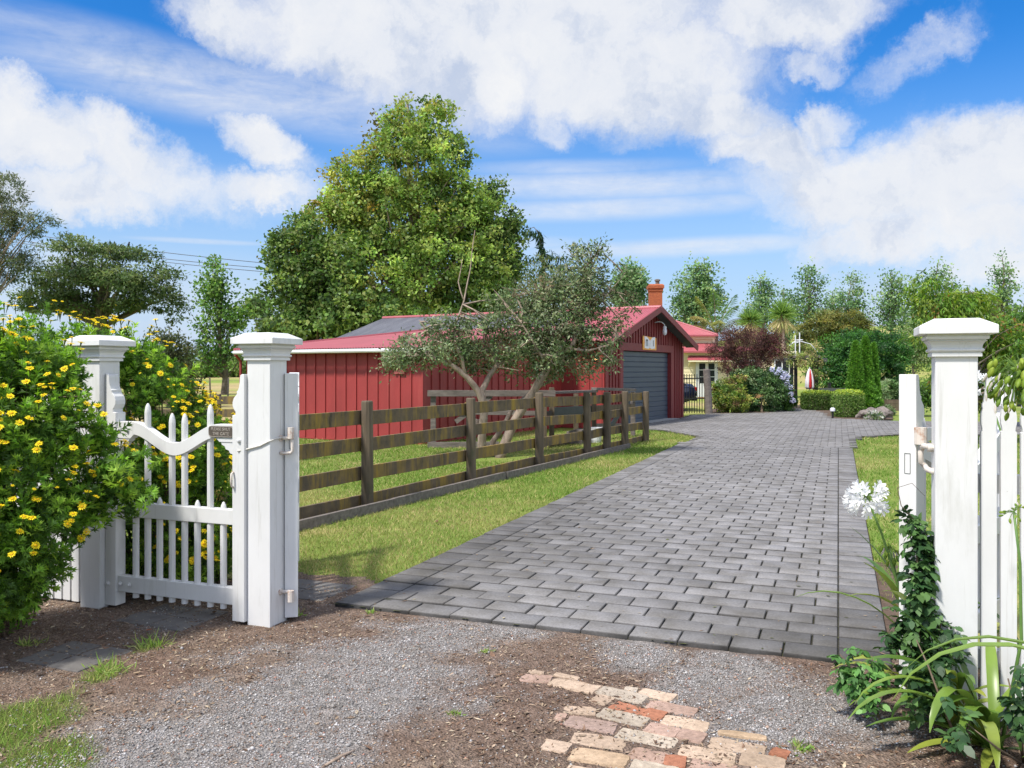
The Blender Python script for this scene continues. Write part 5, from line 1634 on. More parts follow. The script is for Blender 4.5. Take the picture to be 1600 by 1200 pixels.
for px, py, Y, lab, r_ in ((1172, 502, 48, 'shorter cabbage tree with spiky head, next to the palm', .95), (1222, 492, 47, 'taller cabbage tree with spiky head, above the pergola', 1.0)):
    CT = thing('cabbage_tree', lab, 'cabbage tree', foot(px, Y), 0, 'spiky cabbage trees beside the palm')
    top_ = np.array([0, 0, EYE + (HOR - py) / FPX * Y - float(hgt(0, 0))])
    mb = MB(); mb.tube([(0, 0, 0), (.08, 0, top_[2] * .6), (0, 0, top_[2])], [.16, .12, .09], 8); mb.build('trunk', M['palebark'], CT, smooth=True)
    n = 420; d = rdir(n); d[:, 2] = np.where(d[:, 2] < -.35, -d[:, 2], d[:, 2])
    V, F = leaves_np(np.repeat(top_[None], n, 0) + d * .08, d, unit(rdir(n) + np.array([[0, 0, 1]])), rng.uniform(.7, 1.0, n) * r_, np.full(n, .055), wide=.35)
    np_mesh('spiky_head', V, F, M['leaf'], CT, tint=pick([(.09, .15, .035), (.13, .19, .05), (.06, .11, .03)], n) * rng.uniform(.8, 1.2, (n, 1)))
    n = 160; d = rdir(n); d[:, 2] = -np.abs(d[:, 2]) - .8; d = unit(d)
    V, F = leaves_np(np.repeat(top_[None], n, 0) + d * rng.uniform(.1, .7, (n, 1)), d, rdir(n), rng.uniform(.6, .9, n), np.full(n, .05))
    np_mesh('dead_skirt', V, F, M['leafmatt'], CT, tint=pick([(.30, .25, .14), (.22, .20, .10), (.16, .18, .07)], n))

# ---- garden shrubs round the turning circle
tree('maroon_shrub', 'dark maroon fine-leaved shrub spreading above the clipped hedge', 'shrub', foot(1168, 31.5), [lob(1165, 540, 54, 24, 31.5), lob(1128, 548, 24, 18, 31.5), lob(1208, 545, 28, 22, 31.5), lob(1172, 568, 40, 22, 31.5), lob(1150, 525, 24, 14, 31.5), lob(1190, 527, 26, 14, 31.5), lob(1140, 575, 16, 10, 31), lob(1180, 590, 24, 14, 31.2)],
     420, 60, .085, .075, [(.055, .024, .022), (.078, .033, .030), (.045, .028, .021), (.10, .05, .042), (.034, .018, .016)], top=at(1168, 545, 31.5), r0=.10, nl=90, bark='twig', mt='leafmatt', asp=.3, shell=.3, r1=.008, hmin=.2, up=.2, flat=1.2)
tree('variegated_shrub', 'mixed yellow-green low shrub beside the timber gate post', 'shrub', gnd(1140, 645.5), [lob(1138, 622, 25, 22, 29.5), lob(1130, 606, 16, 16, 29.7), lob(1152, 628, 22, 18, 29.3), lob(1148, 602, 18, 16, 29.8)],
     240, 46, .07, .085, [(.06, .10, .02), (.12, .15, .03), (.20, .21, .05), (.09, .11, .03), (.10, .07, .035), (.045, .08, .018)], r0=.04, nl=8, bark='twig', asp=.5, shell=.5, r1=.01)
tree('box_shrub', 'dense dark glossy rounded shrub under the maroon one', 'shrub', gnd(1190, 645.5), [lob(1190, 615, 40, 30, 30.2), lob(1180, 590, 34, 14, 30.6), lob(1205, 598, 30, 20, 30.4), lob(1165, 600, 26, 22, 30.4)],
     460, 46, .07, .075, [(.022, .05, .016), (.035, .07, .02), (.055, .095, .028), (.10, .13, .06)], wts=[.36, .34, .2, .1], r0=.05, nl=8, bark='twig', mt='leafgloss', asp=.5, shell=.6, r1=.01)
HD = tree('hydrangea_bush', 'hydrangea bush with pale blue flower heads behind the glossy shrub', 'shrub', foot(1221, 30.6), [lob(1220, 612, 18, 34, 30.8), lob(1212, 598, 16, 22, 31), lob(1228, 625, 13, 24, 30.6)],
     110, 40, .07, .12, [(.04, .085, .02), (.06, .11, .025), (.03, .06, .016)], r0=.03, nl=6, bark='twig', asp=.6, shell=.4, r1=.01)
MHY = leafmat('hydrangea_petal', .3, .1, .6)
for px, py in ((1206, 577), (1213, 583), (1218, 578), (1222, 590), (1226, 584), (1229, 597), (1234, 605), (1236, 616), (1240, 626), (1231, 588), (1225, 602)):
    c_ = at(px + random.uniform(-1, 1), py, 30.0) - HD.location
    n = 70; d = rdir(n)
    V, F = leaves_np(np.array(c_)[None] + d * .085, rdir(n), d, np.full(n, .05), np.full(n, .045))
    np_mesh('flower_head', V, F, MHY, HD, tint=pick([(.27, .28, .36), (.33, .33, .39), (.23, .25, .34), (.35, .33, .37)], n))


def hedge(name, label, px0, px1, ptop, pbot, Y, depth, pal, ncl, rz=0.0, leaf=.05):
    a_ = at(px0, HOR, Y); b_ = at(px1, HOR, Y)
    t = thing(name, label, 'hedge', Vector(((a_.x + b_.x) / 2, Y, 0)), rz)
    w = b_.x - a_.x; z1 = EYE + (HOR - ptop) / FPX * Y
    n = ncl * 30
    # superellipsoid box surface
    d = rdir(n); k = (np.abs(d) ** 5).sum(1) ** (-1 / 5)
    p = d * k[:, None] * np.array([[w / 2, depth / 2, z1 / 2 + .02]]) * rng.uniform(.84, 1.03, (n, 1)) + np.array([[0, 0, z1 / 2]])
    A = unit(d * .8 + rdir(n)); Nn = unit(d + rdir(n) * .8)
    L = leaf * rng.uniform(.7, 1.3, n)
    V, F = leaves_np(p, A, Nn, L, L * .6)
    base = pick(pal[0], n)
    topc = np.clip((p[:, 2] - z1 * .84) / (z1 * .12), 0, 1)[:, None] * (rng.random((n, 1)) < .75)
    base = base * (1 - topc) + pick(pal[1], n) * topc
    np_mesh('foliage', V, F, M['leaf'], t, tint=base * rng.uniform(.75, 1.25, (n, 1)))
    mb = MB()
    for k in range(14):
        x_ = random.uniform(-w * .4, w * .4); y_ = random.uniform(-depth * .35, depth * .2)
        mb.tube([(x_, y_, -.05), (x_ + random.uniform(-.05, .05), y_, z1 * .5), (x_ + random.uniform(-.12, .12), y_, z1 * .85)], [.018, .012, .005], 5)
    mb.build('stems', M['palebark'], t)
    return t


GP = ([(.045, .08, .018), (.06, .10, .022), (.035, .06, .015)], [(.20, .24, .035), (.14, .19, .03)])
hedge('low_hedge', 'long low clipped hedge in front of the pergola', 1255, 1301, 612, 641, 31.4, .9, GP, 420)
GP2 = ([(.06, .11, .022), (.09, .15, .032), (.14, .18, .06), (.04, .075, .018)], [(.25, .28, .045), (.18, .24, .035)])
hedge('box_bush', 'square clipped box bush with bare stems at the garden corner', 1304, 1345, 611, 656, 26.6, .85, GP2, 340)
SP = thing('conifer_spires', 'tight green conifer with three pointed spires by the rocks', 'conifer', gnd(1348, 648))
Ysp = SP.location.y
P, D_, TT = [], [], []
for px, top, w, n_, dy in ((1337, 534, 12.5, 8000, -.2), (1352, 526, 12.5, 8500, .1), (1365, 536, 9, 5000, .35), (1349, 588, 25, 9000, 0)):
    c0 = at(px, 650, Ysp + dy); zt_ = EYE + (HOR - top) / FPX * Ysp; k = Ysp / FPX
    f = rng.random(n_) ** .8; a_ = rng.uniform(0, 6.28, n_)
    r_ = w * k * np.clip(np.minimum(1.25 * (1 - f) ** .55, .55 + f * 3), 0, 1.0) * (1 + .12 * np.sin(a_ * 5 + f * 30))
    rr_ = r_ * rng.uniform(.78, 1.04, n_)
    P.append(np.stack([c0.x - SP.location.x + np.cos(a_) * rr_, dy + np.sin(a_) * rr_, f * zt_ * (1 if n_ != 8000 or top == 526 else 1)], 1))
    D_.append(np.stack([np.cos(a_), np.sin(a_), np.full(n_, .9)], 1)); TT.append(pick([(.06, .135, .022), (.095, .185, .03), (.04, .095, .016)], n_))
P, D_, TT = map(np.concatenate, (P, D_, TT)); n = len(P)
V, F = leaves_np(P, D_ + rng.normal(0, .5, (n, 3)), rdir(n) + D_ * .4, rng.uniform(.05, .10, n), rng.uniform(.03, .05, n))
np_mesh('foliage', V, F, M['leaf'], SP, tint=TT * rng.uniform(.75, 1.25, (n, 1)))
mb = MB(); mb.tube([(0, 0, -.1), (0, 0, 1.8)], [.09, .02], 6); mb.build('trunk', M['bark'], SP)
DT = [lob(1310, 548, 40, 22, 37), lob(1345, 538, 48, 22, 37), lob(1385, 550, 36, 30, 37.5), lob(1290, 575, 30, 26, 36.5), lob(1330, 572, 44, 26, 36.3), lob(1385, 580, 34, 24, 37), lob(1403, 568, 18, 30, 37.5), lob(1340, 528, 30, 12, 37.5), lob(1300, 596, 28, 12, 36.2), lob(1395, 598, 20, 12, 37)]
tree('dome_tree', 'deep green dome-shaped tree with tiered leaf pads behind the spires', 'tree', foot(1345, 37.6), DT, 560, 46, .16, .115, [(.018, .055, .014), (.028, .075, .017), (.045, .105, .022), (.014, .04, .012)], top=at(1345, 545, 37.5), r0=.16, nl=40, asp=.5, shell=.45, flat=.55, up=.9, r1=.015)
OT = [lob(1300, 512, 50, 22, 52), lob(1275, 520, 30, 22, 52), lob(1335, 520, 36, 20, 52), lob(1310, 498, 36, 14, 52), lob(1262, 535, 22, 16, 52)]
tree('spreading_conifer', 'broad bronze-green layered conifer behind the dome-shaped tree', 'conifer', foot(1300, 52), OT, 260, 44, .22, .20, [(.055, .065, .018), (.085, .09, .024), (.04, .05, .016), (.11, .105, .03)], top=at(1300, 505, 52), r0=.2, nl=26, asp=.35, shell=.4, flat=.4, up=.9)
tree('sapling', 'young lollipop tree with dark trunk between gate and right gatepost', 'tree', gnd(1441, 651), [lob(1441, 618, 22, 20, 27.5), lob(1450, 610, 14, 14, 27.5)], 110, 36, .09, .09, [(.045, .09, .022), (.07, .12, .03), (.10, .14, .05), (.03, .06, .018)], r0=.06, nl=12, shell=.4, asp=.55, r1=.01)
tree('sapling', 'small leafy garden tree left of the open right gate stile', 'tree', gnd(1391, 640), [lob(1391, 608, 12, 14, 32), lob(1398, 618, 10, 12, 32)], 70, 34, .08, .09, [(.05, .09, .03), (.08, .12, .045), (.035, .065, .022)], r0=.05, nl=8, shell=.3, asp=.5, r1=.01)
tree('feather_shrub', 'pale feathery grass-like shrub between spires and gate stile', 'shrub', gnd(1380, 641), [lob(1381, 610, 7, 20, 31.8), lob(1376, 620, 7, 14, 31.8)], 60, 34, .06, .14, [(.14, .19, .09), (.18, .22, .12), (.10, .15, .06)], r0=.02, nl=6, shell=.2, asp=.15, r1=.006)
for px, py, rx, ry, lab, pal_ in ((1365, 650, 12, 7, 'low white-tipped plant draped over the rocks', [(.08, .11, .05), (.25, .25, .22), (.05, .08, .025)]), (1387, 641, 9, 8, 'grey-green clump at the end of the rocks', [(.09, .13, .06), (.16, .19, .11), (.05, .08, .03)])):
    Y_ = 1999 / (py + ry - HOR)
    tree('ground_plant', lab, 'plant', gnd(px, py + ry), [lob(px, py, rx, ry, Y_)], 40, 26, .05, .08, pal_, r0=.01, nl=4, shell=.3, asp=.4, r1=.004)
tree('broadleaf_tree', 'yellow-green drooping-leaved tree behind the right gatepost cap', 'tree', foot(1500, 17), [lob(1462, 480, 44, 34, 17), lob(1510, 478, 40, 28, 17), lob(1450, 525, 26, 34, 16.5), lob(1440, 445, 20, 22, 17), lob(1490, 520, 44, 44, 17.5), lob(1545, 540, 40, 50, 17.5), lob(1520, 600, 60, 40, 18), lob(1590, 560, 40, 60, 17)],
     560, 24, .12, .12, [(.06, .11, .018), (.09, .14, .022), (.13, .17, .03), (.04, .075, .016), (.15, .09, .03)], wts=[.32, .28, .16, .2, .04], top=at(1500, 470, 17), r0=.12, nl=50, asp=.28, droop=.9, shell=.3, r1=.012, hmin=.3)
tree('broadleaf_tree', 'fresh green leafy tree at the right edge over the picket fence', 'tree', foot(1625, 22), [lob(1590, 515, 46, 32, 22), lob(1570, 540, 40, 36, 22), lob(1620, 540, 50, 60, 22), lob(1600, 585, 50, 40, 22)], 300, 30, .15, .13, [(.05, .10, .02), (.08, .14, .03), (.11, .16, .04), (.035, .07, .018)], top=at(1610, 500, 22), r0=.12, nl=26, asp=.45, shell=.35, r1=.012)
tree('macrocarpa', 'brownish spreading conifer crown behind the drooping-leaved tree', 'conifer', foot(1530, 58), [lob(1530, 478, 36, 18, 58), lob(1500, 470, 26, 12, 58), lob(1548, 495, 34, 20, 58), lob(1520, 510, 44, 24, 58)], 190, 40, .24, .22, [(.07, .07, .025), (.05, .058, .02), (.10, .085, .035)], top=at(1530, 462, 58), r0=.25, nl=24, asp=.35, flat=.4, shell=.35, r1=.04)
tree('broadleaf_tree', 'pale grey-green paddock tree left of the tall right gatepost', 'tree', foot(1428, 62), [lob(1425, 540, 18, 26, 62), lob(1440, 555, 20, 22, 62)], 100, 30, .28, .2, [(.09, .12, .05), (.12, .15, .07), (.06, .09, .04)], r0=.12, nl=14, asp=.5, shell=.3)
tree('vine', 'thin yellowish vine scrambling over the pergola beams', 'vine', PE.location + Vector((.5, .1, 0)), [lob(1262, 562, 20, 10, 33), lob(1250, 568, 20, 7, 32.8), lob(1275, 575, 9, 30, 32.8), lob(1240, 556, 12, 8, 33), lob(1268, 545, 14, 12, 33.3)], 120, 22, .07, .08, [(.11, .14, .035), (.16, .17, .06), (.07, .10, .03), (.20, .17, .08)], top=at(1262, 555, 33), r0=.03, nl=30, bark='twig', shell=.2, asp=.5, r1=.006)
# ================================================================== FOREGROUND PLANTS
def rosettes(P, O, nl=11, L=.064, W_=.0122, pal=None):
    """shoots with narrow, forked leaves: P tips, O axis"""
    n = len(P)
    O = unit(O)
    ref = np.where(np.abs(O[:, 2:3]) < .9, np.array([[0, 0, 1.0]]), np.array([[1.0, 0, 0]]))
    X_ = unit(np.cross(O, ref)); Y_ = np.cross(O, X_)
    Cs, As, Ns, Ls, Ws, Ts = [], [], [], [], [], []
    base = pick(pal, n)
    for k in range(nl):
        a = k * 2.4 + rng.uniform(0, 6.28, n) * .2
        rad = X_ * np.cos(a)[:, None] + Y_ * np.sin(a)[:, None]
        back = (k / nl) * .075
        c = P - O * (back * rng.uniform(.8, 1.2, n))[:, None]
        ax = unit(O * (1.0 - .75 * k / nl) + rad * (.35 + .65 * k / nl) + rng.normal(0, .12, (n, 3)))
        nr = unit(np.cross(np.cross(ax, O), ax) + rng.normal(0, .15, (n, 3)))
        l = L * rng.uniform(.75, 1.2, n) * (.7 + .4 * k / nl)
        t = base * rng.uniform(.75, 1.25, (n, 1)) * (1.25 - .4 * k / nl)
        Cs.append(c); As.append(ax); Ns.append(nr); Ls.append(l); Ws.append(np.full(n, W_)); Ts.append(t)
        s = unit(np.cross(ax, nr))
        for sg in (-1, 1):
            Cs.append(c + ax * (l * .40)[:, None]); As.append(ax * .8 + s * sg * .55); Ns.append(nr); Ls.append(l * .5); Ws.append(np.full(n, W_ * .75)); Ts.append(t)
    C, A, Nn, Lq, Wq, T_ = [np.concatenate(q_) for q_ in (Cs, As, Ns, Ls, Ws, Ts)]
    V, F = leaves_np(C, A, Nn, Lq, Wq, .1, .5)
    return V, F, T_


def daisy_mesh():
    V, F, T_ = [], [], []
    np_ = 13
    for k in range(np_):
        a = 2 * math.pi * k / np_ + random.uniform(-.06, .06)
        c, s = math.cos(a), math.sin(a); L = random.uniform(.018, .0225)
        w = .0030; dz = random.uniform(-.004, .002)
        b = len(V)
        V += [(c * .005 + s * w * .5, s * .005 - c * w * .5, .001), (c * L * .7 + s * w, s * L * .7 - c * w, .002 + dz * .5), (c * L, s * L, dz), (c * L * .7 - s * w, s * L * .7 + c * w, .002 + dz * .5), ]
        F.append((b, b + 1, b + 2, b + 3)); T_.append((.90, .70, .020))
    b = len(V); m_ = 8
    for k in range(m_): V.append((.0068 * math.cos(2 * math.pi * k / m_), .0068 * math.sin(2 * math.pi * k / m_), .003))
    for k in range(m_): V.append((.004 * math.cos(2 * math.pi * k / m_), .004 * math.sin(2 * math.pi * k / m_), .0055))
    for k in range(m_):
        k2 = (k + 1) % m_
        F.append((b + k, b + k2, b + m_ + k2, b + m_ + k)); T_.append((.82, .46, .012))
    for k in (0, 2, 4):
        F.append((b + m_, b + m_ + k + 1, b + m_ + k + 2, b + m_ + (k + 3) % m_ if k < 4 else b + m_ + 7)); T_.append((.82, .48, .012))
    # calyx and stalk
    b = len(V)
    for z, r_ in ((.001, .0065), (-.006, .004), (-.05, .0012)):
        for k in range(5): V.append((r_ * math.cos(1.2566 * k), r_ * math.sin(1.2566 * k), z))
    for i in range(2):
        for k in range(5):
            k2 = (k + 1) % 5
            F.append((b + i * 5 + k, b + i * 5 + k2, b + i * 5 + 5 + k2, b + i * 5 + 5 + k)); T_.append((.10, .14, .03))
    return np.array(V), np.array(F), np.array(T_)


M['daisy'] = leafmat('daisy_petal', .25, .15, .6)


def surf_pts(lobes, n, tol=.93, face=None):
    w = np.array([np.prod(r) ** (2 / 3) for c, r in lobes]); w /= w.sum()
    i = rng.choice(len(lobes), n, p=w); d = rdir(n)
    c = np.array([l[0] for l in lobes]); r = np.array([l[1] for l in lobes])
    k = 1 + (fbm(d[:, 0] * 2 + 5, d[:, 2] * 2 + 5 + i, .7, 61) - .5) * .45
    P = c[i] + d * r[i] * k[:, None]
    nrm = unit(d / r[i])
    ok = np.ones(n, bool)
    for j in range(len(lobes)):
        q_ = (((P - c[j]) / r[j]) ** 2).sum(1)
        ok &= (q_ > tol) | (i == j)
    return P[ok], nrm[ok]


def daisy_bush(label, base, lobes, ns, nf, seed, tool=None, zmin=.06, sprig=.6):
    t = thing('daisy_bush', label, 'bush', base, 0, 'yellow daisy bushes round the small gate')
    b_ = np.array(base)
    P, Nn = surf_pts(lobes, ns)
    if tool is not None:
        k = tool(P); P, Nn = P[k], Nn[k]
    O = unit(Nn * .8 + np.array([[0, 0, .55]]) + rng.normal(0, .38, P.shape))
    inner = rng.uniform(0, 1, len(P)) ** 1.5 * .36
    P2 = P - Nn * inner[:, None] + O * (rng.random((len(P), 1)) < .22) * rng.uniform(.02, .13, (len(P), 1)) * sprig
    ok = P2[:, 2] > zmin
    if tool is not None: ok &= tool(P2)
    V, F, T_ = rosettes(P2[ok] - b_, O[ok], pal=[(.065, .13, .018), (.10, .18, .025), (.15, .23, .034), (.048, .095, .016), (.036, .07, .015)])
    np_mesh('foliage', V, F, M['leaf'], t, tint=T_)
    mb = MB()
    sel = P2[ok][::max(1, int(ok.sum() / 170))]
    for p in sel:
        p = Vector(p - b_)
        if p.x > .42 and seed == 1:      # side sprays hang from the middle of the bush, not from the ground
            r_ = Vector((.18, p.y * .6, max(p.z - .12, .1)))
            m_ = r_.lerp(p, .5) + Vector((0, 0, .05))
        else:
            r_ = Vector((p.x * .5 + random.uniform(-.06, .06) - (.1 if seed == 1 else 0), p.y * .4 + random.uniform(-.06, .06), 0))
            m_ = r_.lerp(p, .5) + Vector((0, 0, .06))
        mb.tube([r_ - Vector((0, 0, .03)), m_, p], [.008, .0055, .0025], 4, False)
    mb.build('stems', M['twig'], t)
    # flowers: up to a hundred as their own parts, the rest as one
    Pf, Nf = surf_pts(lobes, nf * 14)
    wt = np.clip(.25 + .9 * Nf[:, 2] - .55 * Nf[:, 1], .03, None)
    ok = (rng.random(len(Pf)) < wt) & (Pf[:, 2] > .25)
    if tool is not None: ok &= tool(Pf)
    Pf, Nf = Pf[ok][:nf], Nf[ok][:nf]
    # cluster some of them
    dv, df, dt = daisy_mesh()
    first = None; restV, restF, restT = [], [], []
    for i in range(len(Pf)):
        if i > 3 and random.random() < .42:      # daisies come in sprays
            j_ = i - random.randint(1, 3)
            Pf[i] = Pf[j_] + rng.normal(0, .026, 3); Nf[i] = Nf[j_]
        if tool is not None and not tool(Pf[i:i + 1] + Nf[i:i + 1] * .06)[0]: continue
        p = Pf[i] + Nf[i] * random.uniform(.02, .06) + np.array([0, 0, random.uniform(.0, .05)])
        ax = Vector(Nf[i] * .55 + np.array([0, -.25, .95]) + rng.normal(0, .28, 3)).normalized()
        s_ = random.uniform(.82, 1.22) * (1.0 if random.random() > .14 else .45)
        Mx = Matrix.Translation(Vector(p - b_)) @ ax.to_track_quat('Z', 'Y').to_matrix().to_4x4() @ Matrix.Rotation(random.uniform(0, 6.28), 4, 'Z') @ Matrix.Scale(s_, 4)
        if i < 100:
            if first is None: first = np_mesh('flower', dv, df, M['daisy'], t, tint=dt); o = first
            else:
                o = first.copy(); COL.objects.link(o); o.parent = t
            o.matrix_local = Mx
        else:
            m4 = np.array(Mx); restF.append(df + len(restV) * len(dv)); restV.append(dv @ m4[:3, :3].T + m4[:3, 3]); restT.append(dt)
    if restV:
        o = np_mesh('flowers', np.concatenate(restV), np.concatenate(restF), M['daisy'], t, tint=np.concatenate(restT)); o['kind'] = 'stuff'
    return t


def wl(px, py, rx, ry, Y, rd): return lob(px, py, rx, ry, Y, rd)


def front_ok(P):
    u = P[:, 0] * DN.x + P[:, 1] * DN.y; v = P[:, 0] * DD.x + P[:, 1] * DD.y
    k = P[:, 1] / FPX; px = 800 + P[:, 0] / k; py = HOR - (P[:, 2] - EYE) / k
    # keep clear of the pickets and the posts; sparse twigs may reach past the left gatepost
    lim = 4.075
    return (v < lim) & ~((u > -4.46) & (v > 4.0))


FL = [wl(-20, 600, 130, 90, 4.72, .32), wl(20, 700, 120, 120, 4.55, .42), wl(10, 830, 100, 110, 4.40, .38), wl(88, 690, 58, 80, 4.68, .2), wl(80, 790, 76, 76, 4.55, .26), wl(135, 790, 40, 40, 4.66, .12), wl(150, 690, 34, 44, 4.72, .12), wl(-20, 915, 84, 66, 4.35, .34), wl(15, 905, 44, 66, 4.40, .24), wl(205, 768, 34, 28, 4.70, .10), wl(170, 740, 40, 40, 4.68, .12), wl(-40, 740, 120, 220, 4.5, .5), wl(95, 590, 34, 50, 4.78, .14)]
daisy_bush('front daisy bush with yellow flowers spilling over the picket fence onto the dirt', gnd(40, 960), FL, 9500, 390, 1, front_ok)


def back_ok(P):
    v = P[:, 0] * DD.x + P[:, 1] * DD.y; u = P[:, 0] * DN.x + P[:, 1] * DN.y
    return (v > 4.17) & ~((u > -4.46) & (u < -4.26) & (v < 4.24))


BL = [wl(235, 610, 60, 70, 5.75, .3), wl(270, 690, 70, 90, 5.8, .35), wl(310, 740, 60, 110, 5.9, .35), wl(225, 770, 66, 120, 5.7, .35), wl(335, 830, 40, 90, 5.9, .3), wl(270, 850, 80, 80, 5.8, .35), wl(110, 560, 100, 60, 5.75, .35), wl(30, 550, 100, 66, 5.65, .4), wl(90, 700, 120, 150, 5.75, .35), wl(200, 570, 50, 50, 5.8, .3)]
daisy_bush('rear daisy bush crowded with yellow flowers behind the small white gate', gnd(250, 900), BL, 7500, 380, 2, back_ok)


# ---- agapanthus
def strap(mb, base, az, L, w, rise, curl, twist=0.0, n=12):
    """a strap leaf that rises, arches and falls; V-folded"""
    d = Vector((math.cos(az), math.sin(az), 0)); s = Vector((-math.sin(az), math.cos(az), 0))
    p = Vector(base); el = rise
    pts = []
    st = L / n
    for i in range(n + 1):
        pts.append((p.copy(), el)); p = p + (d * math.cos(el) + Vector((0, 0, math.sin(el)))) * st
        el -= curl / n * (.4 + 1.2 * i / n)
    vs, fs = [], []
    for i, (p, el) in enumerate(pts):
        f = i / n
        ww = w * (0.75 + .5 * f if f < .4 else .95) * (1 - max(0, f - .62) ** 2 / .155)
        ww = max(ww, .0015)
        up = -d * math.sin(el) + Vector((0, 0, math.cos(el)))
        sd = s * math.cos(twist * f) + up * math.sin(twist * f)
        up2 = up * math.cos(twist * f) - s * math.sin(twist * f)
        vs += [p - sd * ww * .5 + up2 * ww * .16, p, p + sd * ww * .5 + up2 * ww * .16]
    for i in range(n):
        a = i * 3
        fs += [(a, a + 1, a + 4, a + 3), (a + 1, a + 2, a + 5, a + 4)]
    return mb.add(vs, fs)


M['strap'] = None
m, nt, b = nodes('strap_leaf')
nz = noise_tex(nt, 6, 3, .6, None)
oi = nt.nodes.new('ShaderNodeObjectInfo')
c1 = ramp(nt, oi.outputs['Random'], [(0, (.07, .14, .022)), (.4, (.13, .235, .035)), (.75, (.21, .32, .05)), (1, (.36, .38, .06))])
c1 = mixc(nt, 1.0, c1, ramp(nt, nz, [(.35, (.8, .8, .8)), (.65, (1.15, 1.15, 1.15))]), 'MULTIPLY')
nt.links.new(c1, b.inputs['Base Color']); b.inputs['Roughness'].default_value = .34; b.inputs['Specular IOR Level'].default_value = .5
trn = nt.nodes.new('ShaderNodeBsdfTranslucent'); nt.links.new(c1, trn.inputs['Color'])
mx = nt.nodes.new('ShaderNodeMixShader'); mx.inputs[0].default_value = .3
nt.links.new(b.outputs[0], mx.inputs[1]); nt.links.new(trn.outputs[0], mx.inputs[2]); nt.links.new(mx.outputs[0], nt.nodes['Material Output'].inputs[0])
M['strap'] = m
M['stalk'] = mat('green_stalk', (.09, .18, .04), (.13, .23, .055), .45, 12)


def umbel_white(parent, c, r, n=30, tilt=(0, 0, 0)):
    """open white agapanthus head: radiating pedicels each with a six-petalled trumpet"""
    mbp = MB()
    V, F = [], []
    for k in range(n):
        d = Vector(rdir(1)[0]); d.z = d.z * .7 + .12
        d.normalize()
        L = r * random.uniform(.52, .66)
        e = Vector(c) + d * L + Vector((0, 0, -.010))
        mbp.tube([c, Vector(c) + d * L * .5 + Vector((0, 0, .004)), e], [.0016, .0014, .0012], 4, False)
        ref = d.orthogonal().normalized(); r2 = d.cross(ref)
        fl = r * random.uniform(.42, .56)
        for j in range(6):
            a = math.pi * 2 * j / 6
            rad = ref * math.cos(a) + r2 * math.sin(a); sd = d.cross(rad)
            b0 = len(V)
            p0 = e; p1 = e + d * fl * .45 + rad * fl * .16; p2 = e + d * fl * .82 + rad * fl * .42; p3 = e + d * fl * .86 + rad * fl * .62
            w1, w2 = fl * .10, fl * .15
            V += [p0 - sd * w1 * .4, p0 + sd * w1 * .4, p1 + sd * w1, p1 - sd * w1, p2 + sd * w2, p2 - sd * w2, p3 + sd * w2 * .3, p3 - sd * w2 * .3]
            F += [(b0, b0 + 1, b0 + 2, b0 + 3), (b0 + 3, b0 + 2, b0 + 4, b0 + 5), (b0 + 5, b0 + 4, b0 + 6, b0 + 7)]
    tn_ = np.concatenate([np.full((len(F), 3), .80) * rng.uniform(.94, 1.04, (len(F), 1)), np.tile((.16, .26, .06), (len(mbp.f), 1))])
    b0 = len(V); V += [Vector(v_) for v_ in mbp.v]; F += [tuple(i_ + b0 for i_ in f_) for f_ in mbp.f]
    o = np_mesh('flower_head', np.array([tuple(v) for v in V]), np.array(F), M['petalw'], parent, tint=tn_, smooth=True)
    return o


def umbel_pods(parent, c, r, n, droopy=.8, podl=.034, white=.2, podc=((.24, .34, .045), (.32, .40, .06), (.17, .27, .04))):
    """spent head: hanging green seed pods and a few withered petals"""
    mbp = MB(); V, F, T_ = [], [], []
    for k in range(n):
        d = Vector(rdir(1)[0]); d.z = d.z * .75 - .05
        d.normalize(); L = r * random.uniform(.55, .95)
        m_ = Vector(c) + d * L * .6 + Vector((0, 0, .10 * r)); e = Vector(c) + d * L - Vector((0, 0, droopy * r * .35))
        mbp.tube([c, m_, e], [.0016, .0014, .0012], 4, False)
        ax = (d * .35 + Vector((0, 0, -1)) * droopy + Vector(rng.normal(0, .2, 3))).normalized()
        ref = ax.orthogonal().normalized(); r2 = ax.cross(ref)
        w_ = random.random() < white
        pl_ = podl * random.uniform(.8, 1.25)
        col_ = (.62, .58, .52) if w_ else random.choice(podc)
        rad_ = pl_ * (.13 if w_ else .24)
        b0 = len(V); prof = [(0, .25), (.22, .8), (.55, 1.0), (.85, .6), (1.0, .08)]
        for f, rr in prof:
            for j in range(6):
                a = math.pi * 2 * j / 6
                V.append(e + ax * pl_ * f + (ref * math.cos(a) + r2 * math.sin(a)) * rad_ * rr * (1.15 if j % 2 else .88))
        for i in range(len(prof) - 1):
            for j in range(6):
                j2 = (j + 1) % 6
                F.append((b0 + i * 6 + j, b0 + i * 6 + j2, b0 + i * 6 + 6 + j2, b0 + i * 6 + 6 + j)); T_.append(np.array(col_) * random.uniform(.85, 1.15))
    b0 = len(V); V += [Vector(v_) for v_ in mbp.v]; F += [tuple(i_ + b0 for i_ in f_) for f_ in mbp.f]; T_ += [np.array((.14, .24, .05))] * len(mbp.f)
    o = np_mesh('seed_head', np.array([tuple(v) for v in V]), np.array(F), M['leaf'], parent, tint=np.array(T_), smooth=True)
    return o


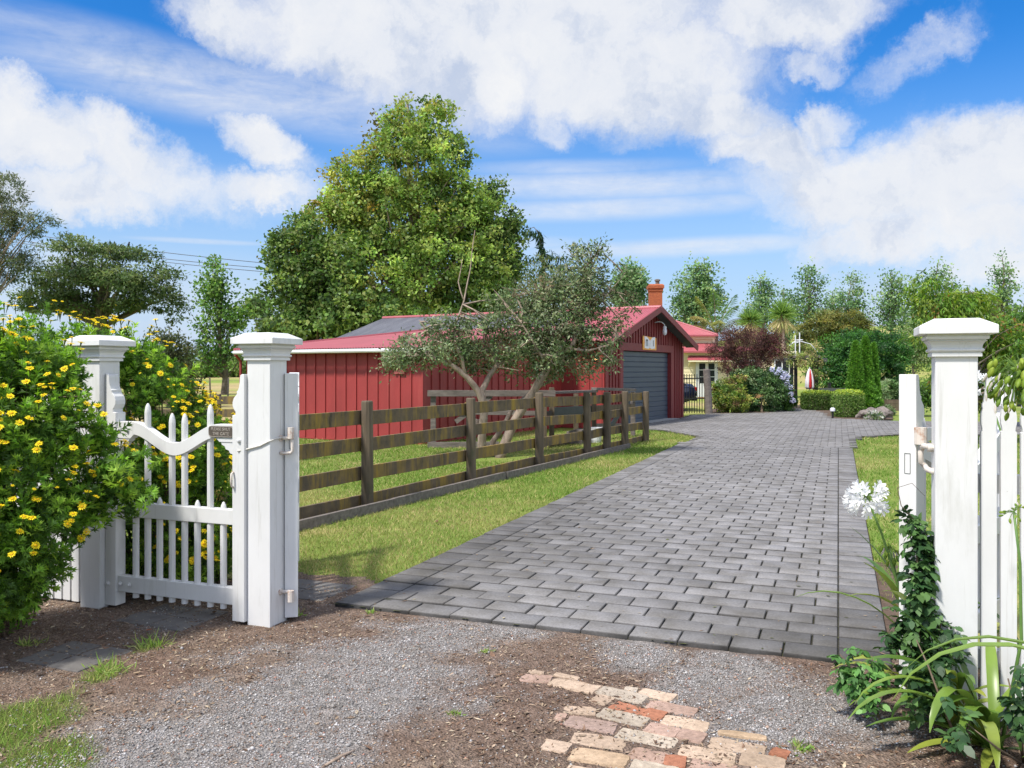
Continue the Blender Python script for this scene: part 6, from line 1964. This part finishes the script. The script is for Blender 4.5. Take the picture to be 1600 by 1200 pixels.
def agapanthus(label, base, leaves, heads, ls=1.08, grp='agapanthus lilies along the right fence'):
    t = thing('agapanthus', label, 'lily', base, 0, grp)
    for az, L, w, rise, curl, tw in leaves:
        mb = MB(); strap(mb, (random.uniform(-.04, .04), random.uniform(-.04, .04), 0), az + random.uniform(-.1, .1), L * ls, w * SW, rise, curl, tw)
        mb.build('leaf', M['strap'], t, smooth=True)
    for kind, pts, r, n in heads:
        pl_ = [Vector(p) - Vector(base) for p in pts]
        mb = MB(); mb.tube(pl_, [.0075 - .003 * i / (len(pl_) - 1) for i in range(len(pl_))], 7); mb.build('stalk', M['stalk'], t, smooth=True)
        if kind == 'white': umbel_white(t, pl_[-1], r, n)
        elif kind == 'pods': umbel_pods(t, pl_[-1], r, n)
        elif kind == 'buds': umbel_pods(t, pl_[-1], r, n, .15, .020, .05)
    return t


rr_ = lambda a, b: random.uniform(a, b)
SW = 1.5
A1 = gnd(1418, 1085); A1 = Vector((A1.x, A1.y, 0))
lv = [(R(200), .42, .030, 1.15, 2.6, .2), (R(170), .50, .030, 1.2, 2.2, -.2), (R(150), .38, .028, 1.0, 1.9, .3), (R(210), .30, .032, .8, 1.5, .2), (R(250), .42, .032, 1.3, 2.4, .2), (R(280), .38, .03, .9, 2.3, .2), (R(185), .34, .028, 1.35, 1.6, 0), (R(230), .36, .026, .5, .9, 0), (R(330), .5, .03, 1.2, 1.8, .3), (R(300), .42, .03, 1.1, 2.0, -.3), (R(265), .26, .03, .9, 1.5, 0)]
agapanthus('white agapanthus in full bloom leaning from the foot of the right gate stile', A1, lv,
           [('white', [A1 + Vector((.02, 0, .02)), at(1420, 975, A1.y), at(1400, 905, A1.y - .02), at(1378, 835, A1.y - .05), at(1354, 775, A1.y - .07)], .094, 34),
            ('pods', [A1 + Vector((.03, .02, .02)), at(1412, 960, A1.y), at(1398, 890, A1.y), at(1390, 857, A1.y)], .05, 12)], .72)
A2 = gnd(1545, 1172); A2 = Vector((A2.x, A2.y, 0))
lv = [(R(175), .62, .032, 1.15, 2.5, .2), (R(160), .55, .030, 1.3, 2.1, -.2), (R(190), .66, .034, .95, 2.0, .2), (R(205), .52, .032, 1.25, 2.6, 0), (R(225), .5, .034, 1.15, 2.5, .2), (R(250), .5, .034, 1.0, 2.4, -.2), (R(280), .48, .032, .9, 2.2, .2), (R(310), .5, .032, 1.2, 2.2, .2), (R(340), .55, .032, 1.1, 2.0, .2), (R(10), .5, .03, 1.2, 1.7, 0), (R(180), .50, .030, .55, 1.0, .1),
      (R(200), .4, .03, .35, .7, 0), (R(240), .34, .03, .4, .8, 0), (R(150), .6, .028, 1.35, 1.2, .4), (R(130), .52, .028, 1.3, 1.6, .4), (R(215), .56, .034, 1.4, 3.1, .1), (R(265), .42, .032, 1.35, 2.8, .1), (R(120), .44, .028, 1.45, .9, .2), (R(60), .5, .03, 1.3, 1.5, 0), (R(295), .36, .03, .45, .9, 0)]
agapanthus('strap-leaved agapanthus clump filling the lower right corner', A2, lv,
           [('buds', [A2 + Vector((.05, 0, .02)), at(1596, 1000, A2.y), at(1594, 880, A2.y), at(1584, 800, A2.y)], .045, 13)], 1.12)
A6 = gnd(1478, 1140); A6 = Vector((A6.x, A6.y, 0))
lv = [(R(a_), rr_(.24, .42), .03, rr_(.8, 1.4), rr_(1.5, 2.7), rr_(-.3, .3)) for a_ in (150, 178, 204, 220, 236, 252, 270, 292, 318, 345, 20, 60, 100)]
agapanthus('strap-leaved lily between the dark climber and the corner clump', A6, lv, [], 1.3)
A3 = Vector((2.05, 2.62, 0))
lv = [(R(160), .6, .034, 1.25, 2.3, .2), (R(185), .55, .034, 1.0, 2.1, .2), (R(210), .52, .034, .9, 2.0, .1), (R(140), .62, .032, 1.4, 1.8, .2), (R(235), .5, .034, 1.1, 2.4, .1), (R(120), .5, .03, 1.3, 1.7, 0), (R(172), .50, .032, .6, 1.2, .0), (R(90), .5, .03, 1.3, 1.6, 0), (R(265), .5, .03, 1.0, 2.0, .1), (R(176), 1.2, .036, 1.42, 2.9, .1), (R(158), 1.1, .034, 1.45, 2.7, .2)]
agapanthus('agapanthus at the right edge carrying a big drooping green seed head', A3, lv,
           [('pods', [A3 + Vector((.02, 0, .02)), Vector((1.98, 2.66, .6)), Vector((1.80, 2.82, 1.1)), at(1597, 582, 2.95) + Vector((0, 0, 0))], .125, 120)])
A4 = D(.86, 4.65)
lv = [(R(a_), rr_(.4, .6), .03, rr_(.9, 1.4), rr_(1.6, 2.5), .2) for a_ in range(0, 360, 30)]
agapanthus('white agapanthus bloom peeping over the pickets beside the right gatepost', A4, lv, [('white', [A4 + Vector((0, 0, .02)), A4 + Vector((0, .02, .8)), at(1537, 596, A4.y)], .058, 24)])
# lily leaves seen in the gap between gate leaf and post
A5 = D(.40, 4.42)
lv = [(R(a_), rr_(.45, .8), .032, rr_(1.2, 1.5), rr_(.8, 2.0), .2) for a_ in (170, 200, 225, 250, 270, 300, 190, 240, 150, 100)]
agapanthus('dark agapanthus leaves squeezed between the open right gate and its post', A5, lv, [])


# ---- climbing rose-like shrub up the right gate stile, and a self-sown sprig
def vine_shrub(name, label, base, cols, nleaf, leaf, pal, stems):
    t = thing(name, label, 'shrub', base, 0)
    b_ = np.array(base)
    P, A, T_ = [], [], []
    for (p0, p1, r, n) in cols:
        f = rng.random(n)[:, None]
        c = np.array(p0) * (1 - f) + np.array(p1) * f + unit(rng.normal(size=(n, 3))) * rng.uniform(.3, 1, (n, 1)) * r
        P.append(c)
    P = np.concatenate(P); n = len(P)
    # compound leaves: three to five leaflets hanging from each point
    C, AX, NN, LL = [], [], [], []
    d0 = rdir(n); d0[:, 2] = d0[:, 2] * .5 - .15; d0[:, 1] -= .35; d0 = unit(d0)
    s0 = unit(np.cross(d0, np.array([[0, 0, 1.0]])))
    nn = unit(np.cross(s0, d0) + rng.normal(0, .35, (n, 3)))
    for off, sd, sc in ((.55, 0, 1.0), (.25, .9, .85), (.25, -.9, .85), (-.2, 1.1, .7), (-.2, -1.1, .7)):
        C.append(P + d0 * off * leaf); AX.append(d0 + s0 * sd + rng.normal(0, .15, (n, 3)) + np.array([[0, 0, -.3]])); NN.append(nn + rng.normal(0, .2, (n, 3))); LL.append(leaf * sc * rng.uniform(.75, 1.2, n))
    C, AX, NN, LL = map(np.concatenate, (C, AX, NN, LL))
    V, F = ovals_np(C - b_, AX, NN, LL, LL * .60, .10)
    np_mesh('foliage', V, F, M['leafgloss'], t, tint=np.tile(pick(pal, n), (5, 1)) * rng.uniform(.75, 1.25, (len(C), 1)))
    mb = MB()
    for pts, r in stems:
        mb.tube([Vector(p) - Vector(base) for p in pts], [r * (1 - .6 * i / (len(pts) - 1)) for i in range(len(pts))], 6)
    mb.build('stems', M['twig'], t, smooth=True)
    return t


DK = [(.017, .042, .014), (.026, .058, .018), (.038, .078, .022), (.013, .032, .011)]
cY = 3.62
cb = gnd(1432, 1110)
vine_shrub('climbing_shrub', 'dark-leaved climber scrambling up the right gate stile', cb,
           [(at(1440, 840, 3.68), at(1432, 960, 3.62), .065, 130), (at(1428, 960, 3.62), at(1440, 1080, 3.52), .085, 150), (at(1415, 800, 3.72), at(1440, 850, 3.68), .05, 40), (at(1455, 960, 3.6), at(1490, 1020, 3.5), .08, 44), (at(1470, 1040, 3.4), at(1440, 1110, 3.35), .10, 46), (at(1390, 980, 3.6), at(1400, 1010, 3.6), .04, 16)],
           0, .046, DK + [(.045, .085, .025)],
           [([cb, at(1436, 1000, 3.58), at(1432, 900, 3.64), at(1436, 820, 3.7)], .010), ([cb, at(1460, 1060, 3.5), at(1470, 960, 3.6), at(1455, 900, 3.64)], .007), ([at(1436, 820, 3.7), at(1408, 790, 3.72), at(1402, 762, 3.72), at(1425, 755, 3.72), at(1445, 775, 3.7)], .0025),
            ([gnd(1512, 1195), at(1480, 1120, 3.28), at(1450, 1040, 3.36), at(1432, 1000, 3.45)], .006)])
cb = gnd(1386, 1150)
vine_shrub('sapling_sprig', 'small leafy self-sown sprig at the corner of the pavers', cb,
           [(at(1330, 1020, 3.66), at(1345, 1080, 3.58), .055, 34), (at(1340, 1065, 3.6), at(1375, 1110, 3.5), .06, 30), (at(1325, 1040, 3.64), at(1318, 1060, 3.64), .04, 14), (at(1365, 1030, 3.62), at(1380, 1060, 3.6), .04, 14), (at(1308, 1025, 3.66), at(1315, 1030, 3.66), .02, 5)],
           0, .040, [(.035, .085, .02), (.05, .115, .028), (.075, .15, .04), (.025, .06, .016)],
           [([cb, at(1365, 1100, 3.55), at(1340, 1055, 3.62), at(1312, 1022, 3.67)], .006), ([at(1365, 1100, 3.55), at(1372, 1060, 3.58), at(1362, 1025, 3.64)], .0035)])
cb = gnd(1600, 1195)
vine_shrub('climbing_shrub', 'dark rose-like leaves at the bottom right corner among the straps', cb,
           [(at(1590, 1080, 2.95), at(1615, 1150, 2.9), .07, 40), (at(1490, 1110, 3.15), at(1500, 1180, 3.0), .06, 16), (at(1600, 1020, 3.0), at(1620, 1080, 3.0), .05, 16)], 0, .046, DK,
           [([cb, at(1590, 1120, 2.95), at(1575, 1060, 3.0)], .006), ([cb, at(1560, 1170, 3.0), at(1510, 1130, 3.1)], .005)])

# ---- small weeds, fallen leaves and a stick
for i, (px, py, s_, lab) in enumerate(((460, 965, .05, 'tiny green weed at the foot of the corded gatepost'), (580, 962, .035, 'sparse weed in the gravel beside the pavers\' left corner'), (760, 1024, .03, 'small weed alone in the gravel below the paver edge'), (712, 1123, .03, 'low weed in the brown dirt left of the bricks'), (1252, 1178, .045, 'dusty weed right of the old bricks'),
                                       (165, 1055, .09, 'grassy tuft between the stepping slabs'), (238, 1014, .08, 'grassy weed patch below the second stepping slab'), (45, 1012, .05, 'little seedling weeds under the front daisy bush'))):
    c_ = gnd(px, py); t = None
    n = 90 if s_ > .07 else 46
    d = rdir(n); d[:, 2] = np.abs(d[:, 2]) * (1.0 if s_ > .07 else .6) + .15
    V, F = leaves_np(np.stack([rng.normal(0, s_ * .5, n), rng.normal(0, s_ * .4, n), np.full(n, .012)], 1), d, rdir(n), rng.uniform(.5, 1.3, n) * s_, np.full(n, s_ * (.07 if s_ > .07 else .22)))
    o = np_mesh('weed', V, F, M['leaf'], None, tint=pick([(.10, .17, .03), (.14, .20, .05), (.18, .19, .07)], n)); o.location = c_
    tag(o, lab, 'weed', 'weeds in the gravel')
mb = MB(); a_, b_ = gnd(508, 1196, .02), gnd(556, 1172, .02); mb.tube([a_, a_.lerp(b_, .5) + Vector((.004, .006, .004)), b_], [.005, .007, .004], 6)
o = mb.build('stick', M['palebark'], smooth=True); tag(o, 'dry pale stick lying on the gravel at the bottom', 'stick')
FLV = leafmat('fallen_leaf', .1, .2, .7)
for px, py, c_, lab in ((232, 985, (.28, .09, .04), 'rust-red fallen leaf beside the stepping slabs'), (158, 996, (.35, .20, .13), 'pinkish fallen leaf nearest the daisy bush'), (760, 797, (.10, .06, .035), 'dark fallen leaf on the lawn strip'), (683, 815, (.14, .08, .04), 'brown curled leaf on the lawn left of the pavers'), (335, 957, (.22, .14, .08), 'tan fallen leaf between gate and slab')):
    n = 1
    p = gnd(px, py, .03)
    vs = [(-.035, 0, 0), (-.01, -.016, .004), (.02, -.013, .010), (.04, 0, .016), (.02, .014, .012), (-.01, .017, .006), (0, 0, -.002)]
    o = np_mesh('fallen_leaf', np.array(vs) * random.uniform(.7, 1.1), np.array([(6, 0, 1), (6, 1, 2), (6, 2, 3), (6, 3, 4), (6, 4, 5), (6, 5, 0)]), FLV, None, tint=np.tile(c_, (6, 1)))
    o.location = p; o.rotation_euler = (rr_(-.3, .3), rr_(-.3, .3), rr_(0, 6)); tag(o, lab, 'leaf', 'fallen leaves')

# ================================================================== SKY, SUN, CAMERA
SUN_AZ = R(-133)            # compass-like: angle from +Y towards +X where the sun stands (behind and left)
SUN_EL = R(56)
w = bpy.data.worlds.new('World'); SC.world = w; w.use_nodes = True
nt = w.node_tree
bg = nt.nodes['Background']
sky = nt.nodes.new('ShaderNodeTexSky'); sky.sky_type = 'NISHITA'; sky.sun_disc = False
sky.sun_elevation = SUN_EL; sky.sun_rotation = SUN_AZ
sky.air_density = 1.0; sky.dust_density = 0.4; sky.ozone_density = 2.2
tc = nt.nodes.new('ShaderNodeTexCoord')
sep = nt.nodes.new('ShaderNodeSeparateXYZ'); nt.links.new(tc.outputs['Generated'], sep.inputs[0])


def mth(op, a, b=None, clamp=False):
    n = nt.nodes.new('ShaderNodeMath'); n.operation = op; n.use_clamp = clamp
    for s_, v_ in zip(n.inputs, (a, b)):
        if v_ is None: continue
        if isinstance(v_, (int, float)): s_.default_value = v_
        else: nt.links.new(v_, s_)
    return n.outputs[0]


azn = mth('ARCTAN2', sep.outputs[0], sep.outputs[1]); eln = mth('ARCSINE', sep.outputs[2])
cmb = nt.nodes.new('ShaderNodeCombineXYZ'); nt.links.new(azn, cmb.inputs[0]); nt.links.new(eln, cmb.inputs[1])
AE = cmb.outputs[0]


def vnz(vec, scale, detail, rough, w_=0.0, sc=(1, 1, 1), dist=0.0):
    mp = nt.nodes.new('ShaderNodeMapping'); mp.inputs['Scale'].default_value = sc; nt.links.new(vec, mp.inputs[0])
    n = nt.nodes.new('ShaderNodeTexNoise'); n.noise_dimensions = '4D'; n.inputs['Scale'].default_value = scale; n.inputs['Detail'].default_value = detail; n.inputs['Roughness'].default_value = rough; n.inputs['W'].default_value = w_; n.inputs['Distortion'].default_value = dist
    nt.links.new(mp.outputs[0], n.inputs['Vector'])
    return n


# domain warp so that cloud edges billow
wn = vnz(AE, 6, 9, .68, 3.1)
wv = nt.nodes.new('ShaderNodeVectorMath'); wv.operation = 'SUBTRACT'; nt.links.new(wn.outputs['Color'], wv.inputs[0]); wv.inputs[1].default_value = (.5, .5, .5)
ws = nt.nodes.new('ShaderNodeVectorMath'); ws.operation = 'SCALE'; ws.inputs['Scale'].default_value = .16; nt.links.new(wv.outputs[0], ws.inputs[0])
wa = nt.nodes.new('ShaderNodeVectorMath'); wa.operation = 'ADD'; nt.links.new(AE, wa.inputs[0]); nt.links.new(ws.outputs[0], wa.inputs[1])
AEW = wa.outputs[0]


def pxae(px, py):
    x_ = (px - 800) / FPX; z_ = (HOR - py) / FPX
    return math.atan2(x_, 1), math.atan2(z_, math.hypot(x_, 1))


def cloudblob(vec, px, py, rx, ry, rot=0.0, wt=1.0, soft=.25):
    a_, e_ = pxae(px, py)
    mp = nt.nodes.new('ShaderNodeMapping'); mp.vector_type = 'TEXTURE'
    mp.inputs['Location'].default_value = (a_, e_, 0); mp.inputs['Rotation'].default_value = (0, 0, R(rot)); k = math.cos(a_) ** 1.3
    mp.inputs['Scale'].default_value = (rx / FPX * k, ry / FPX * k, 1)
    nt.links.new(vec, mp.inputs[0])
    ln = nt.nodes.new('ShaderNodeVectorMath'); ln.operation = 'LENGTH'; nt.links.new(mp.outputs[0], ln.inputs[0])
    mr = nt.nodes.new('ShaderNodeMapRange'); mr.interpolation_type = 'SMOOTHSTEP'
    mr.inputs['From Min'].default_value = 1.25; mr.inputs['From Max'].default_value = soft; mr.inputs['To Min'].default_value = 0; mr.inputs['To Max'].default_value = wt
    nt.links.new(ln.outputs['Value'], mr.inputs['Value'])
    return mr.outputs[0]


def chain(op, lst):
    r_ = lst[0]
    for x_ in lst[1:]: r_ = mth(op, r_, x_)
    return r_


puff = chain('MAXIMUM', [cloudblob(AEW, *a_) for a_ in (
    (650, 70, 360, 130, -8, 1.05), (980, 100, 290, 140, -6, 1.1), (1230, 20, 220, 80, 0, 1.1), (860, 20, 460, 100, 0, 1.1), (400, 30, 160, 80, -10, .85), (870, 195, 70, 60, 0, .85), (1120, 180, 130, 60, -15, .95),
    (30, 190, 170, 95, -20, 1.0), (200, 240, 220, 75, -24, 1.0), (430, 225, 120, 48, -26, .9), (120, 290, 300, 60, 0, .9), (420, 290, 160, 40, 0, .75), (60, 420, 180, 70, 0, .5),
    (1390, 290, 280, 105, -4, 1.1), (1510, 250, 180, 100, 0, 1.1), (1220, 245, 170, 56, -10, .85), (1440, 360, 270, 70, 0, .95), (1440, 75, 110, 50, 20, .6), (1290, 100, 80, 34, 10, .55), (1560, 410, 180, 60, 0, .8), (1300, 190, 80, 40, 20, .7), (1000, 215, 150, 40, 0, .5))])
wisp = chain('MAXIMUM', [cloudblob(AE, *a_) for a_ in (
    (330, 135, 360, 56, -4, .85), (560, 165, 320, 60, -6, .8), (230, 90, 340, 44, -6, .55), (330, 300, 340, 40, 0, .6), (960, 290, 320, 26, 0, .75), (960, 325, 330, 20, 1, .7), (1080, 386, 300, 16, 1, .8), (310, 377, 110, 5, 0, .55), (820, 380, 120, 12, 0, .4), (900, 262, 200, 14, 0, .5),
    (1500, 470, 300, 90, 0, .55), (200, 480, 400, 100, 0, .45), (700, 500, 500, 60, 0, .30))])
n1 = vnz(AEW, 8, 10, .66, 1.7).outputs['Fac']
n2 = vnz(AE, 9, 8, .66, 6.3, (1, 5.0, 1), .6).outputs['Fac']
n3 = vnz(AE, 26, 6, .6, 2.2, (.9, 1.6, 1), 1.2).outputs['Fac']
d1 = mth('ADD', puff, mth('MULTIPLY', mth('SUBTRACT', n1, .5), 1.45))
mr = nt.nodes.new('ShaderNodeMapRange'); mr.interpolation_type = 'SMOOTHSTEP'; mr.inputs['From Min'].default_value = .12; mr.inputs['From Max'].default_value = 1.0; nt.links.new(d1, mr.inputs['Value'])
gate = mth('GREATER_THAN', puff, .001)
pd = mth('MULTIPLY', mr.outputs[0], mth('MULTIPLY', mth('MINIMUM', mth('MULTIPLY', puff, 3.0), 1.0), .97))
d2 = mth('MULTIPLY', wisp, mth('ADD', mth('MULTIPLY', n2, 1.35), mth('MULTIPLY', mth('SUBTRACT', n3, .5), .5)), True)
# the rest of the sky dome, never in view from the drive: cloud added as neutral fill light
n4 = vnz(tc.outputs['Generated'], 2.2, 7, .6, 9.0).outputs['Fac']
mrb = nt.nodes.new('ShaderNodeMapRange'); mrb.interpolation_type = 'SMOOTHSTEP'; mrb.inputs['From Min'].default_value = .40; mrb.inputs['From Max'].default_value = .56; nt.links.new(n4, mrb.inputs['Value'])
mry = nt.nodes.new('ShaderNodeMapRange'); mry.interpolation_type = 'SMOOTHSTEP'; mry.inputs['From Min'].default_value = R(38); mry.inputs['From Max'].default_value = R(55); nt.links.new(mth('ABSOLUTE', azn), mry.inputs['Value'])
mre = nt.nodes.new('ShaderNodeMapRange'); mre.interpolation_type = 'SMOOTHSTEP'; mre.inputs['From Min'].default_value = R(27); mre.inputs['From Max'].default_value = R(38); nt.links.new(eln, mre.inputs['Value'])
oth = mth('MULTIPLY', mth('MULTIPLY', mrb.outputs[0], .8), mth('MAXIMUM', mry.outputs[0], mre.outputs[0]))
dens = mth('MAXIMUM', mth('MAXIMUM', pd, d2), oth)
dens = mth('MINIMUM', dens, .97)
hs = nt.nodes.new('ShaderNodeHueSaturation'); hs.inputs['Saturation'].default_value = SKY_SAT; hs.inputs['Value'].default_value = SKY_VAL
hs.inputs['Hue'].default_value = SKY_HUE
nt.links.new(sky.outputs[0], hs.inputs['Color'])
# cloud white with soft grey-lavender hollows
shade = vnz(AEW, 9, 8, .6, 4.4).outputs['Fac']
out_b = nt.nodes.new('ShaderNodeMapRange'); out_b.inputs['To Min'].default_value = 1.0; out_b.inputs['To Max'].default_value = 1.7
nt.links.new(mth('MAXIMUM', mry.outputs[0], mre.outputs[0]), out_b.inputs['Value'])      # unseen cloud outside the view is brightened to add fill light
cr = ramp(nt, shade, [(.33, (.60 * CLOUD, .68 * CLOUD, .84 * CLOUD)), (.46, (.86 * CLOUD, .89 * CLOUD, .95 * CLOUD)), (.64, (.97 * CLOUD, .975 * CLOUD, .985 * CLOUD))])
# pale air low over the horizon
mrh = nt.nodes.new('ShaderNodeMapRange'); mrh.interpolation_type = 'SMOOTHSTEP'; mrh.inputs['From Min'].default_value = R(20); mrh.inputs['From Max'].default_value = R(-1); mrh.inputs['To Max'].default_value = .95; nt.links.new(eln, mrh.inputs['Value'])
air = mixc(nt, mrh.outputs[0], hs.outputs[0], (1.22, 1.68, 2.42))
cb2 = nt.nodes.new('ShaderNodeVectorMath'); cb2.operation = 'SCALE'; nt.links.new(cr, cb2.inputs[0]); nt.links.new(out_b.outputs[0], cb2.inputs['Scale'])
fin = mixc(nt, dens, air, cb2.outputs[0])
nt.links.new(fin, bg.inputs['Color'])
bg.inputs['Strength'].default_value = SKY_STR

sl = bpy.data.lights.new('sun', 'SUN'); sl.energy = SUN_E; sl.angle = R(SUN_ANG); sl.color = (1.0, .955, .88)
so = bpy.data.objects.new('sun', sl); COL.objects.link(so)
sd = Vector((math.sin(SUN_AZ) * math.cos(SUN_EL), math.cos(SUN_AZ) * math.cos(SUN_EL), math.sin(SUN_EL)))
so.rotation_euler = sd.to_track_quat('Z', 'Y').to_euler(); so.location = sd * 60

cam = bpy.data.cameras.new('camera'); co = bpy.data.objects.new('camera', cam); COL.objects.link(co)
co.location = (0, 0, EYE); co.rotation_euler = (R(90), 0, 0)
cam.sensor_width = 36; cam.lens = 30; cam.shift_y = -22 / 1600
cam.clip_start = .05; cam.clip_end = 6000
SC.camera = co
SC.render.resolution_x = 1024; SC.render.resolution_y = 768
SC.view_settings.view_transform = 'Standard'; SC.view_settings.look = 'None'; SC.view_settings.exposure = EXPO; SC.view_settings.gamma = 1
SC.cycles.use_denoising = True
SC.cycles.max_bounces = 6; SC.cycles.diffuse_bounces = 3; SC.cycles.glossy_bounces = 2; SC.cycles.transmission_bounces = 3; SC.cycles.transparent_max_bounces = 4
